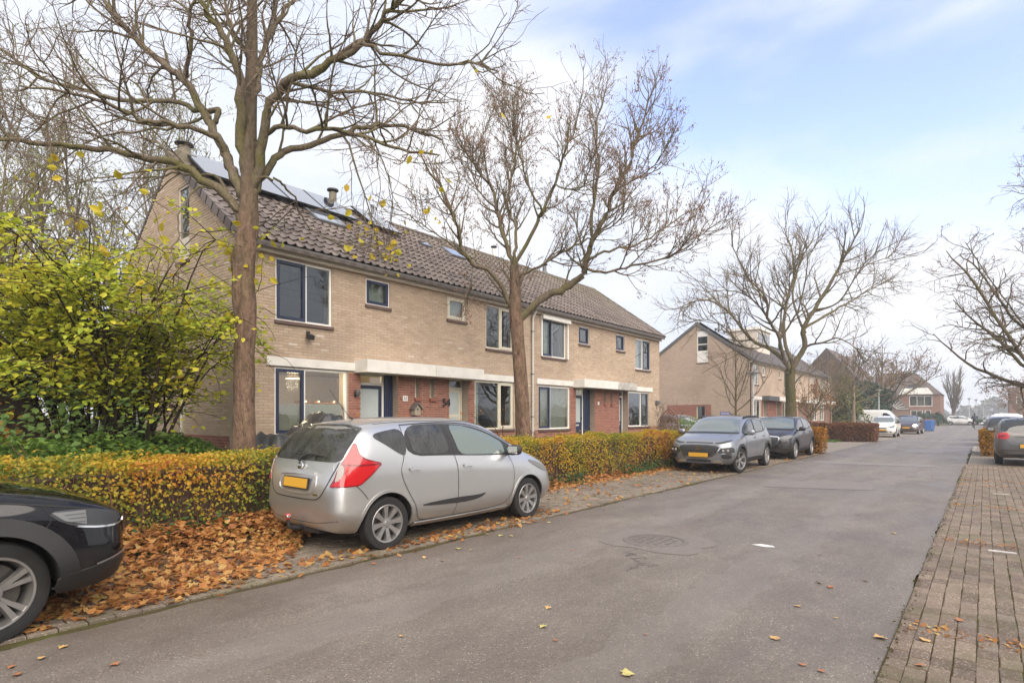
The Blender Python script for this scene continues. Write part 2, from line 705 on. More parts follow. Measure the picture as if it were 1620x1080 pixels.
M['lane'] = lane_mat()
sheet('side_lane', [(-30, 28.0), (-9, 28.0), (-6.4, 27.2), (-5.02, 26.4), (-4.75, 41), (-5.4, 38.6), (-9, 37.2), (-30, 37.2)], .004, M['lane'])
sheet('footpath', [(-8.3, 41), (-6.95, 41), (-6.95, 110), (-8.3, 110)], .006, M['lane'])
sheet('parking_strip', [(-6.9, 41), (-4.76, 41), (-4.2, 76), (-4.2, 110), (-6.9, 110)], .004, M['lane'])
sheet('pavement', [(2.6, -12), (5.0, -12), (5.0, 110), (2.6, 110)], .02, M['lane'])
sheet('parking_strip', [(-.42, 22.9), (2.5, 22.9), (2.5, 110), (-.30, 110)], .006, M['lane'])

# ---- right-hand parking strip: clay pavers in long courses along the street
BW, BL, GAP = .105, .168, .007


def paver_template(w, l, h=.05, ch=.004):
    a, b = w / 2, l / 2
    v = [(-a, -b, -h), (a, -b, -h), (a, b, -h), (-a, b, -h), (-a, -b, -ch), (a, -b, -ch), (a, b, -ch), (-a, b, -ch),
         (-a + ch, -b + ch, 0), (a - ch, -b + ch, 0), (a - ch, b - ch, 0), (-a + ch, b - ch, 0)]
    f = [(0, 1, 5, 4), (1, 2, 6, 5), (2, 3, 7, 6), (3, 0, 4, 7), (4, 5, 9, 8), (5, 6, 10, 9), (6, 7, 11, 10), (7, 4, 8, 11), (8, 9, 10, 11)]
    return np.array(v), np.array(f)


def paving(x0, x1, y0, y1, z, amp, tilt, zfun=None, skip=None):
    """centres, rotations of a running bond"""
    P = []
    nx = int((x1 - x0) / (BW + GAP * .8))
    for i in range(nx):
        x = x0 + (i + .5) * (BW + GAP * .8)
        off = (i % 2) * .5 * (BL + GAP) + rng.normal() * .012
        ny = int((y1 - y0) / (BL + GAP))
        for j in range(ny):
            y = y0 + off + (j + .5) * (BL + GAP)
            P.append((x, y))
    P = np.array(P)
    n = len(P)
    sag = .003 * np.sin(P[:, 0] * 2.1 + P[:, 1] * .9) * np.sin(P[:, 1] * 1.3) - .003
    zz = z + sag + rng.normal(size=n) * amp
    pos = np.column_stack([P + rng.normal(size=(n, 2)) * .0022, zz])
    a, b, c = rng.normal(size=(3, n)) * np.array([[tilt], [tilt], [.012]])
    rot = np.zeros((n, 3, 3))
    rot[:, 0, 0] = rot[:, 1, 1] = rot[:, 2, 2] = 1
    rot[:, 0, 1], rot[:, 1, 0] = -c, c
    rot[:, 0, 2], rot[:, 2, 0] = b, -b
    rot[:, 1, 2], rot[:, 2, 1] = -a, a
    return pos, rot


def build_right_paving():
    base = sheet('parking_pavement', [(-.50, -3), (2.5, -3), (2.5, 22.9), (-.46, 22.9)], .018, M['joint'])
    pos, rot = paving(-.485, 2.5, -.6, 22.9, .029, .0012, .006)
    d = np.linalg.norm(pos[:, :2], axis=1)
    inview = (pos[:, 1] > 2.0) & (pos[:, 0] < .07 * pos[:, 1] + .12)
    key = np.where(inview, d, d + 100)
    order = np.argsort(key)
    tv, tf = paver_template(BW, BL)
    me = None
    for k in order[:300]:
        if me is None:
            o = np_mesh('paver', tv, tf, M['paver_single'], base)
            me = o.data
        else:
            o = bpy.data.objects.new('paver', me)
            link(o, base)
        o.matrix_local = Matrix.Translation(Vector(pos[k])) @ Matrix(rot[k].tolist()).to_4x4()
    rest = order[300:]
    v, f = scatter(tv, tf, pos[rest], rot[rest], np.ones(len(rest)))
    o = np_mesh('pavers', v, f, M['paver'], base, kind='stuff')


build_right_paving()


def build_left_paving():
    base = sheet('parking_bay', [(-7.4, -8), (-4.98, -8), (-4.98, 25.6), (-7.4, 25.6)], .003, M['joint'])
    pos, rot = paving(-7.3, -5.03, -1.5, 25.4, .026, .003, .016)
    tv, tf = paver_template(BW, BL)
    key = np.hypot(pos[:, 0] + 6.0, (pos[:, 1] - 9.4))
    key = np.where((pos[:, 1] > 8.2), key, key + 50)
    order = np.argsort(key)
    me = None
    for k in order[:300]:
        if me is None:
            o = np_mesh('paver', tv, tf, M['paver_left_single'], base)
            me = o.data
        else:
            o = bpy.data.objects.new('paver', me)
            link(o, base)
        o.matrix_local = Matrix.Translation(Vector(pos[k])) @ Matrix(rot[k].tolist()).to_4x4()
    rest = order[300:]
    v, f = scatter(tv, tf, pos[rest], rot[rest], np.ones(len(rest)))
    np_mesh('pavers', v, f, M['paver_left'], base, kind='stuff')


build_left_paving()


# kerb of flat concrete blocks where the bays end on the far side
def kerb(x0, y0, x1, y1, n, parent=None):
    for i in range(n):
        a, b = i / n, (i + 1) / n - .006
        mb = MB()
        dx, dy = x1 - x0, y1 - y0
        L = math.hypot(dx, dy)
        nx, ny = -dy / L * .06, dx / L * .06
        p0, p1 = (x0 + dx * a, y0 + dy * a), (x0 + dx * b, y0 + dy * b)
        mb.prism([(p0[0] - nx, p0[1] - ny), (p1[0] - nx, p1[1] - ny), (p1[0] + nx, p1[1] + ny), (p0[0] + nx, p0[1] + ny)], 2, -.05, .12)
        mb.build('kerb_block', M['concrete'], parent, bevel=.012)


kb = empty('kerb', (0, 0, 0))
kb['kind'] = 'structure'
kerb(-.34, 29.5, .6, 27.6, 3, kb)
kerb(-.36, 29.6, -.34, 34.6, 5, kb)

# road patches, marks, covers
sheet('road_patch', [(-2.62, 28.7), (-1.3, 28.9), (-1.45, 32.2), (-2.66, 31.5)], .017, M['patch'])
sheet('road_patch', [(-3.7, 12.9), (-1.75, 13.7), (-1.95, 15.2), (-3.75, 14.4)], .017, M['patch_dark'])
sheet('road_patch', [(-4.3, 20.4), (-1.1, 21.0), (-1.2, 21.9), (-4.3, 21.4)], .017, M['patch'])
for k, (x, y) in enumerate(((.03, 8.40), (.12, 14.55))):
    mb = MB()
    mb.box(x, x + .24, y - .03, y + .04, .020, .0305)
    mb.build('bay_mark', M['road_white'])
for o in [o for o in bpy.data.objects if o.name.startswith('bay_mark')]:
    o['kind'] = 'structure'


def manhole():
    root = empty('manhole_cover', (-3.1, 6.48, .012), 0, 'round iron manhole cover set in the asphalt road', 'manhole cover')
    mb = MB()
    mb.lathe([(0.0, .010), (.30, .010), (.305, .0075), (.33, .006)], 40)
    mb.build('lid', M['iron'], root, smooth=True, sharp=.6)
    mb = MB()
    mb.lathe([(.332, .004), (.332, .011), (.385, .011), (.395, .003)], 40)
    mb.build('ring', M['iron'], root, smooth=True, sharp=.6)
    mb = MB()
    for i in range(5):
        for j in range(5):
            if abs(i - 2) + abs(j - 2) < 4:
                mb.box(-.2 + i * .1 - .02, -.2 + i * .1 + .02, -.2 + j * .1 - .02, -.2 + j * .1 + .02, .010, .016)
    mb.build('studs', M['iron'], root, kind='stuff')
    mb = MB()
    q = []
    for i in range(26):
        a = i / 26 * 2 * math.pi
        r = (.50 + .17 * abs(math.sin(2 * a)) * 1.0) + rng.normal() * .015
        q.append((r * math.cos(a) * 1.15, r * math.sin(a) * .95, .0035))
    mb.add(q, [tuple(range(26))])
    mb.build('asphalt_collar', M['collar'], root)


manhole()
mb = MB()
mb.add([(-2.14, 7.04, .0155), (-1.98, 7.0, .0155), (-1.88, 7.06, .0155), (-1.92, 7.13, .0155), (-2.06, 7.15, .0155)], [(0, 1, 2, 3, 4)])
tag(mb.build('paint_mark', simple('white_paint_mark', (.55, .54, .52), .5)), kind='structure')
# ------------------------------------------------------------------ house materials
def brick_mat(name, rnd, stops, dirt=(.16, .125, .10)):
    t = NT(name)
    p = t.pos()
    c = t.ramp(t.rand(rnd), stops)
    c = t.mix(.35, c, t.ramp(t.noise(p, 90, 3, .7), [(0.3, (.3, .3, .3)), (0.7, (.72, .72, .72))]), 'OVERLAY')
    w = t.noise(p, .8, 5, .62)
    c = t.mix(t.ramp(w, [(0.5, (0, 0, 0)), (0.8, (.38, .38, .38))]), c, dirt)
    t.set(color=c, rough=.85, spec=.3)
    t.bump(t.noise(p, 150, 3), .003, .7)
    return t.m


BUFF = [(0, (.385, .290, .208)), (.3, (.432, .333, .242)), (.6, (.455, .350, .257)), (.85, (.485, .378, .282)), (.97, (.42, .315, .245)), (1, (.58, .50, .42))]
RED = [(0, (.225, .088, .062)), (.35, (.285, .115, .082)), (.7, (.33, .142, .102)), (1, (.265, .115, .092))]
M['brick_buff'] = brick_mat('brick_buff', 'island', BUFF)
M['brick_single'] = brick_mat('brick_buff_single', 'object', BUFF)
M['brick_red'] = brick_mat('brick_red', 'island', RED, (.19, .09, .07))
M['mortar'] = simple('mortar', (.375, .295, .235), .95, 0, .2, 9)
M['mortar_red'] = simple('mortar_red', (.24, .15, .12), .95, 0, .2, 9)


def brick_tex(name, c1, c2, mort, horiz='Y'):
    """fine masonry for walls too far away to tell the bricks apart"""
    t = NT(name)
    p = t.pos()
    sp = t.n.new('ShaderNodeSeparateXYZ')
    t.l.new(p, sp.inputs[0])
    cb = t.n.new('ShaderNodeCombineXYZ')
    t.l.new(t.math('ADD', sp.outputs[0], sp.outputs[1]), cb.inputs[0])
    t.l.new(sp.outputs[2], cb.inputs[1])
    br = t.n.new('ShaderNodeTexBrick')
    t.l.new(cb.outputs[0], br.inputs['Vector'])
    br.inputs['Scale'].default_value = 1
    br.inputs['Brick Width'].default_value = .22
    br.inputs['Row Height'].default_value = .0625
    br.inputs['Mortar Size'].default_value = .006
    br.inputs['Bias'].default_value = -.1
    br.inputs['Color1'].default_value = (*c1, 1)
    br.inputs['Color2'].default_value = (*c2, 1)
    br.inputs['Mortar'].default_value = (*mort, 1)
    c = t.mix(t.ramp(t.noise(p, .7, 5, .62), [(0.45, (0, 0, 0)), (0.8, (.4, .4, .4))]), br.outputs[0], tuple(x * .45 for x in c1))
    t.set(color=c, rough=.9, spec=.25)
    t.bump(br.outputs[1], -.006, .8)
    return t.m


M['masonry_buff'] = brick_tex('masonry_buff', (.42, .315, .242), (.48, .37, .288), (.36, .29, .235))
M['masonry_red'] = brick_tex('masonry_red', (.26, .11, .08), (.32, .14, .105), (.25, .17, .14))
M['masonry_brown'] = brick_tex('masonry_brown', (.20, .125, .09), (.25, .16, .115), (.2, .15, .12))
M['masonry_terra'] = brick_tex('masonry_terra', (.21, .11, .08), (.25, .135, .10), (.22, .17, .14))


def tile_mat(name, rnd):
    t = NT(name)
    p = t.pos()
    c = t.ramp(t.rand(rnd), [(0, (.080, .062, .056)), (.5, (.125, .098, .088)), (1, (.175, .142, .125))])
    c = t.mix(t.ramp(t.noise(p, 2.2, 5, .65), [(0.5, (0, 0, 0)), (0.75, (.55, .55, .55))]), c, (.13, .115, .09))
    sp = t.n.new('ShaderNodeSeparateXYZ')
    t.l.new(p, sp.inputs[0])
    # moss keeps to the top courses and the far end of the row
    hi = t.math('ADD', t.math('MULTIPLY', t.math('SUBTRACT', sp.outputs[2], 6.6), .5), t.math('MULTIPLY', t.math('SUBTRACT', sp.outputs[1], 15), .05), True)
    mo = t.math('MULTIPLY', t.ramp(t.noise(p, 3.0, 5, .7), [(0.4, (0, 0, 0)), (0.62, (1, 1, 1))]), hi)
    c = t.mix(t.math('MULTIPLY', mo, .7), c, (.10, .095, .03))
    t.set(color=c, rough=.55, spec=.4)
    t.bump(t.noise(p, 120, 2), .002, .6)
    return t.m


M['tile'] = tile_mat('roof_tile_joined', 'island')
M['tile_single'] = tile_mat('roof_tile_single', 'object')
M['roof_far'] = None


def rooftex(name, c1, c2):
    t = NT(name)
    p = t.pos()
    sp = t.n.new('ShaderNodeSeparateXYZ')
    t.l.new(p, sp.inputs[0])
    wv = t.math('SINE', t.math('MULTIPLY', t.math('ADD', sp.outputs[1], sp.outputs[0]), 21))
    rw = t.math('FRACT', t.math('MULTIPLY', sp.outputs[2], 4.9))
    c = t.mix(t.noise(p, 3, 4), c1, c2)
    c = t.mix(t.math('MULTIPLY', t.math('LESS_THAN', rw, .2), .6), c, tuple(x * .4 for x in c1))
    t.set(color=c, rough=.6)
    t.bump(t.math('ADD', wv, t.math('MULTIPLY', rw, 2)), .02, .8)
    return t.m


M['roof_far'] = rooftex('roof_tiles_far', (.085, .07, .063), (.12, .098, .088))
M['roof_brown'] = rooftex('roof_tiles_brown', (.080, .058, .046), (.105, .078, .062))
M['white'] = simple('white_paint', (.74, .72, .68), .5, 0, .06, 5)
M['cream'] = simple('cream_paint', (.60, .56, .45), .5, 0, .07, 5)
M['navy'] = simple('navy_paint', (.018, .028, .065), .38, 0, .15, 5)
M['grey_paint'] = simple('grey_paint', (.085, .09, .095), .5, 0, .15, 5)
M['canopy'] = simple('painted_concrete', (.66, .635, .59), .65, 0, .22, 3.5, .003, 40)
M['canopy_dirty'] = simple('stained_concrete', (.40, .38, .35), .8, 0, .6, 9, .004, 40)
M['fascia'] = simple('fascia_board', (.56, .50, .43), .6, 0, .10, 2)
M['gutter'] = simple('zinc_gutter', (.19, .185, .18), .5, .5, .2, 4)
M['sill'] = simple('brick_sill', (.115, .072, .060), .7, 0, .25, 20, .003, 90)
M['lead'] = simple('lead_flashing', (.12, .12, .125), .55, .3, .2, 8)
M['dark'] = simple('dark_metal', (.03, .03, .032), .45, .3, .2, 8)
M['pipe'] = simple('pvc_pipe', (.50, .48, .45), .5, 0, .1, 3)
M['room'] = simple('room_plaster', (.60, .52, .42), .9, 0, .15, 1.5)
M['blind'] = simple('pleated_blind', (.66, .62, .56), .85, 0, .06, 3)
M['curtain'] = simple('net_curtain', (.72, .72, .69), .9, 0, .12, 6)
M['wood'] = simple('oak_wood', (.30, .15, .06), .5, 0, .25, 12)
M['moss_stone'] = simple('mossy_mortar', (.17, .15, .11), .95, 0, .45, 12, .02, 30)


def glass_mat(name, tint=(.72, .76, .74), refl=1.0):
    t = NT(name)
    tr = t.n.new('ShaderNodeBsdfTransparent')
    tr.inputs[0].default_value = (*tint, 1)
    gl = t.n.new('ShaderNodeBsdfGlossy')
    gl.inputs['Roughness'].default_value = .01
    gl.inputs[0].default_value = (.96, .97, 1.0, 1)
    lw = t.n.new('ShaderNodeLayerWeight')
    lw.inputs[0].default_value = .5
    f = t.math('ADD', t.math('MULTIPLY', t.math('POWER', lw.outputs[1], 3.0), .8 * refl), .075 * refl, True)
    b = t.n.new('ShaderNodeBump')
    b.inputs['Distance'].default_value = .012
    b.inputs['Strength'].default_value = .12
    t.l.new(t.noise(t.pos(), 1.3, 2), b.inputs['Height'])
    t.l.new(b.outputs[0], gl.inputs['Normal'])
    ms = t.n.new('ShaderNodeMixShader')
    t.l.new(f, ms.inputs[0])
    t.l.new(tr.outputs[0], ms.inputs[1])
    t.l.new(gl.outputs[0], ms.inputs[2])
    t.l.new(ms.outputs[0], t.n['Material Output'].inputs[0])
    t.n.remove(t.b)
    return t.m


M['glass'] = glass_mat('window_glass')
M['solar'] = simple('solar_glass', (.035, .042, .06), .08, 0, .1, 5, coat=1.0, spec=.8)
M['solar_frame'] = simple('solar_frame', (.03, .03, .032), .4, .6, .1, 5)
M['skylight'] = simple('skylight_glass', (.10, .12, .14), .04, 0, .1, 3, coat=1.0, spec=.9)
M['frosted'] = simple('frosted_glass', (.45, .50, .49), .25, 0, .12, 5, coat=.6)

FX = -11.5                      # plane of the house fronts
EAVE_X, EAVE_Z, RIDGE_X, RIDGE_Z = -11.26, 5.10, -15.0, 7.78
SL = (RIDGE_Z - EAVE_Z) / (EAVE_X - RIDGE_X)
REAR_X, REAR_Z = -20.2, 4.15
BH, BLEN, JT = .0505, .208, .0115


def subtract(iv, holes):
    out = [iv]
    for a, b in holes:
        nx = []
        for p, q in out:
            if b <= p or a >= q:
                nx.append((p, q))
            else:
                if a > p:
                    nx.append((p, a))
                if b < q:
                    nx.append((b, q))
        out = nx
    return [(p, q) for p, q in out if q - p > .02]


def bricks(u0, u1, z0, z1, holes, clip=None, keep=None):
    """courses of bricks over a wall: list of (u0, u1, z0, z1); clip(z)->(ua, ub)"""
    out = []
    n = int(math.floor((z1 - z0) / (BH + JT)))
    for k in range(n):
        za = z0 + k * (BH + JT)
        zb = za + BH
        ua, ub = (u0, u1) if clip is None else clip(zb)
        ua, ub = max(ua, u0), min(ub, u1)
        if ub - ua < .05:
            continue
        hs = [(h[0], h[1]) for h in holes if h[2] < zb - .01 and h[3] > za + .01]
        spans = subtract((ua, ub), hs)
        off = u0 - ((k % 2) * .5 + .03 * rng.random()) * (BLEN + JT)
        for p, q in spans:
            i = int((p - off) / (BLEN + JT))
            while True:
                a = off + i * (BLEN + JT)
                if a >= q:
                    break
                b = a + BLEN
                a2, b2 = max(a, p), min(b, q)
                if b2 - a2 > .025:
                    out.append((a2, b2, za, zb))
                i += 1
    return np.array(out)


def brick_mesh(name, B, plane, mat, parent, axis='x', sign=1, depth=.012, singles=0):
    if singles:
        # the nearest whole bricks are objects of their own, sharing one mesh
        full = np.where((B[:, 1] - B[:, 0]) > BLEN - 1e-4)[0]
        pick = full[np.argsort(B[full, 0] + .35 * np.abs(B[full, 2] - 2.6))][:singles]
        me = None
        for k in pick:
            if me is None:
                o = brick_mesh('brick', np.array([[0, BLEN, 0, BH]]), 0, M['brick_single'], parent, depth=depth)
                del o['kind']
                me = o.data
            else:
                o = bpy.data.objects.new('brick', me)
                link(o, parent)
            o.location = (plane + rng.normal() * .001, B[k, 0], B[k, 2])
        B = np.delete(B, pick, axis=0)
    """bricks proud of a mortar plane; axis 'x': face towards +x at x=plane; axis 'y': face towards -y"""
    n = len(B)
    if n == 0:
        return None
    j = rng.normal(size=n) * .0012
    ch = .003
    u0, u1, z0, z1 = B.T
    back = np.full(n, 0.0)
    fr = depth + j
    A = [(u0, z0, back), (u1, z0, back), (u1, z1, back), (u0, z1, back), (u0 + ch, z0 + ch, fr), (u1 - ch, z0 + ch, fr), (u1 - ch, z1 - ch, fr), (u0 + ch, z1 - ch, fr)]
    v = np.stack([np.stack(a, -1) for a in A], 1)         # n,8,(u,z,d)
    if axis == 'x':
        vv = np.stack([plane + v[..., 2], v[..., 0], v[..., 1]], -1)
        f = [(4, 5, 6, 7), (0, 1, 5, 4), (1, 2, 6, 5), (2, 3, 7, 6), (3, 0, 4, 7)]
    else:
        vv = np.stack([v[..., 0], plane - v[..., 2], v[..., 1]], -1)
        f = [(4, 5, 6, 7), (0, 1, 5, 4), (1, 2, 6, 5), (2, 3, 7, 6), (3, 0, 4, 7)]
    F = np.array(f)[None] + (np.arange(n) * 8)[:, None, None]
    return np_mesh(name, vv.reshape(-1, 3), F.reshape(-1, 4), mat, parent, kind='stuff')


def wall_core(mb, u0, u1, z0, z1, holes, d0, d1, axis='x', mi=0):
    """a wall slab with rectangular openings, as butted blocks"""
    us = sorted({u0, u1, *[h[0] for h in holes], *[h[1] for h in holes]})
    zs = sorted({z0, z1, *[h[2] for h in holes], *[h[3] for h in holes]})
    us = [u for u in us if u0 <= u <= u1]
    zs = [z for z in zs if z0 <= z <= z1]
    for a, b in zip(us, us[1:]):
        run = None
        for c, d in zip(zs, zs[1:]):
            cu, cz = (a + b) / 2, (c + d) / 2
            solid = not any(h[0] < cu < h[1] and h[2] < cz < h[3] for h in holes)
            if solid:
                run = (run[0], d) if run else (c, d)
            if (not solid or d == zs[-1]) and run:
                if axis == 'x':
                    mb.box(d0, d1, a, b, run[0], run[1], mi)
                else:
                    mb.box(a, b, d0, d1, run[0], run[1], mi)
                run = None


class Facade:
    """adds windows and doors to a wall. to3(u, z, d): d is depth out of the wall face"""

    def __init__(s, root, axis='x', plane=0.0):
        s.root, s.axis, s.plane = root, axis, plane

    def bx(s, mb, u0, u1, z0, z1, d0, d1, mi=0):
        if s.axis == 'x':
            mb.box(s.plane + d0, s.plane + d1, u0, u1, z0, z1, mi)
        else:
            mb.box(u0, u1, s.plane - d1, s.plane - d0, z0, z1, mi)

    def ring(s, mb, u0, u1, z0, z1, w, d0, d1, mi=0):
        s.bx(mb, u0, u0 + w, z0, z1, d0, d1, mi)
        s.bx(mb, u1 - w, u1, z0, z1, d0, d1, mi)
        s.bx(mb, u0 + w, u1 - w, z0, z0 + w, d0, d1, mi)
        s.bx(mb, u0 + w, u1 - w, z1 - w, z1, d0, d1, mi)

    def window(s, u0, u1, z0, z1, parts, frame='white', sill=True, set_=-.065, backing=None, w=.05, label=None):
        """parts: list of (fraction0, fraction1, sash material or None)"""
        mb = MB()
        s.ring(mb, u0, u1, z0, z1, w, set_ - .05, set_ + .03)
        a, b = u0 + w, u1 - w
        for p in parts[1:]:
            m = a + (b - a) * p[0]
            s.bx(mb, m - .025, m + .025, z0 + w, z1 - w, set_ - .048, set_ + .028)
        win = mb.build('window', M[frame], s.root, bevel=.004)
        if label:
            win['label'] = label
        for f0, f1, sash in parts:
            p, q = a + (b - a) * f0 + (.025 if f0 > 0 else 0), a + (b - a) * f1 - (.025 if f1 < 1 else 0)
            c, d = z0 + w, z1 - w
            if sash:
                k = MB()
                s.ring(k, p - .012, q + .012, c - .012, d + .012, .07, set_ - .01, set_ + .045)
                k.build('sash', M[sash], win, bevel=.005)
                p, q, c, d = p + .058, q - .058, c + .058, d - .058
            g = MB()
            s.bx(g, p, q, c, d, set_ - .006, set_ + .002)
            g.build('pane', M['glass'], win)
        if sill:
            k = MB()
            s.bx(k, u0 - .03, u1 + .03, z0 - .075, z0 - .002, -.06, .045)
            k.build('sill', M['sill'], win, bevel=.006)
        if backing is not None:
            k = MB()
            kind, frac = backing
            if kind == 'blind':
                n = max(6, int((z1 - z0) * frac / .035))
                zt = z0 + (z1 - z0) * frac
                for i in range(n):
                    za, zb = z0 + (zt - z0) * i / n, z0 + (zt - z0) * (i + 1) / n
                    s.bx(k, u0 + .06, u1 - .06, za + .002, zb - .002, set_ - .12 - .012 * (i % 2), set_ - .105 - .012 * (i % 2))
                s.bx(k, u0 + .06, u1 - .06, zt, zt + .03, set_ - .135, set_ - .10)
                k.build('blind', M['blind'], win)
            elif kind == 'curtain':
                pts = []
                n = 44
                zt = z1 - .04
                vs, fs = [], []
                ua, ub = u0 + .05, u0 + .05 + (u1 - u0 - .1) * frac
                for i in range(n + 1):
                    u = ua + (ub - ua) * i / n
                    dd = set_ - .16 + .02 * math.sin(i * 1.9) + .008 * math.sin(i * .7)
                    for z in (z0 + .03, zt):
                        vs.append((s.plane + dd, u, z) if s.axis == 'x' else (u, s.plane - dd, z))
                fs = [(2 * i, 2 * i + 2, 2 * i + 3, 2 * i + 1) for i in range(n)]
                k.add(vs, fs)
                k.build('curtain', M['curtain'], win, smooth=True)
        return win


def pantile(pitch=.30, length=.40, lip=.014):
    prof = [(-.5, .036), (-.40, .062), (-.28, .052), (-.15, .014), (.0, .0), (.18, .002), (.34, .014), (.5, .036)]
    v, f = [], []
    for u, h in prof:
        v.append((u * pitch * 1.02, 0, h * .85 + .030))
        v.append((u * pitch * 1.02, length, h * .7 - .004))
        v.append((u * pitch * 1.02, 0, h * .85 + .030 - lip))
    for i in range(len(prof) - 1):
        f.append((3 * i, 3 * i + 3, 3 * i + 4, 3 * i + 1))
        f.append((3 * i + 2, 3 * i + 5, 3 * i + 3, 3 * i))
    return np.array(v), np.array(f)


def roof_tiles(root, roof, y0, y1, single, skip=()):
    """courses of pantiles from the eave to the ridge, in the root's coordinates (origin at x = FX)"""
    L = math.hypot(EAVE_X - RIDGE_X, RIDGE_Z - EAVE_Z)
    nr = 13
    ex = L / nr
    nc = int(round((y1 - y0) / .213))
    pitch = (y1 - y0) / nc
    tv, tf = pantile(pitch, ex * 1.12)
    dirx, dirz = (RIDGE_X - EAVE_X) / L, (RIDGE_Z - EAVE_Z) / L
    rot0 = np.array([[0, dirx, dirz], [1, 0, 0], [0, dirz, -dirx]], float)   # u -> y, v -> up the slope, n -> outward
    pos, rots = [], []
    tip = math.radians(2.6)
    for r in range(nr):
        for c in range(nc):
            y = y0 + (c + .5) * pitch
            if any(a < y < b and p <= r <= q for a, b, p, q in skip):
                continue
            s = r * ex
            jit = rng.normal(size=3) * np.array([.003, .004, .002])
            pos.append((EAVE_X - FX + dirx * s + jit[0], y + jit[1] * .5, EAVE_Z + dirz * s + .025 + jit[2]))
            a = rng.normal() * .008
            rots.append(rot0 @ np.array([[math.cos(a), -math.sin(a), 0], [math.sin(a), math.cos(a), 0], [0, 0, 1]]))
    pos, rots = np.array(pos), np.array(rots)
    if single:
        me = None
        for p, q in zip(pos, rots):
            if me is None:
                o = np_mesh('roof_tile', tv, tf, M['tile_single'], roof, smooth=False)
                me = o.data
            else:
                o = bpy.data.objects.new('roof_tile', me)
                link(o, roof)
            o.matrix_local = Matrix.Translation(Vector(p)) @ Matrix(q.tolist()).to_4x4()
    else:
        v, f = scatter(tv, tf, pos, rots, np.ones(len(pos)))
        np_mesh('roof_tiles', v, f, M['tile'], roof, kind='stuff')


def roof_z(x):
    """height of the roof's underside at x (world)"""
    if x > RIDGE_X:
        return EAVE_Z + (EAVE_X - x) * SL - .04
    return RIDGE_Z - .04 + (x - RIDGE_X) * (RIDGE_Z - REAR_Z) / (RIDGE_X - REAR_X)


def house_shell(root, y0, y1, masonry, holes, gable=None, detail=True):
    """roof slab, rear wall, floor in root coordinates (x = 0 at the front)"""
    mb = MB()
    x = lambda a: a - FX
    # roof slabs under the tiles
    mb.add([(x(EAVE_X) + .03, y0, EAVE_Z - .03), (x(EAVE_X) + .03, y1, EAVE_Z - .03), (x(RIDGE_X), y1, RIDGE_Z - .008), (x(RIDGE_X), y0, RIDGE_Z - .008),
            (x(EAVE_X) + .03, y0, EAVE_Z - .10), (x(EAVE_X) + .03, y1, EAVE_Z - .10), (x(RIDGE_X), y1, RIDGE_Z - .12), (x(RIDGE_X), y0, RIDGE_Z - .12)],
           [(0, 1, 2, 3), (4, 7, 6, 5), (0, 4, 5, 1), (3, 2, 6, 7), (0, 3, 7, 4), (1, 5, 6, 2)])
    mb.add([(x(RIDGE_X), y0, RIDGE_Z), (x(RIDGE_X), y1, RIDGE_Z), (x(REAR_X), y1, REAR_Z), (x(REAR_X), y0, REAR_Z),
            (x(RIDGE_X), y0, RIDGE_Z - .12), (x(RIDGE_X), y1, RIDGE_Z - .12), (x(REAR_X), y1, REAR_Z - .1), (x(REAR_X), y0, REAR_Z - .1)],
           [(0, 1, 2, 3), (4, 7, 6, 5), (3, 2, 6, 7), (0, 3, 7, 4), (1, 5, 6, 2)])
    roof = mb.build('roof', M['roof_far'], root)
    mb = MB()
    mb.box(x(REAR_X) + .4, x(REAR_X) + .6, y0, y1, -.1, REAR_Z + .15)
    mb.build('rear_wall', M[masonry], root)
    mb = MB()
    mb.box(x(REAR_X) + .62, -.36, y0 + .02, y1 - .02, .30, .40)
    mb.box(x(REAR_X) + .62, -.36, y0 + .02, y1 - .02, 2.72, 2.95)
    mb.build('floor', M['room'], root)
    mb = MB()
    mb.box(-4.2, -4.1, y0 + .02, y1 - .02, .40, 2.72)
    mb.box(-4.2, -4.1, y0 + .02, y1 - .02, 2.95, 5.0)
    mb.build('room_wall', M['room'], root)
    mb = MB()
    mb.box(x(REAR_X) + .62, -.36, y1 - .02, y1, -.1, 5.0)
    mb.build('party_wall', M['room'], root)
    return roof


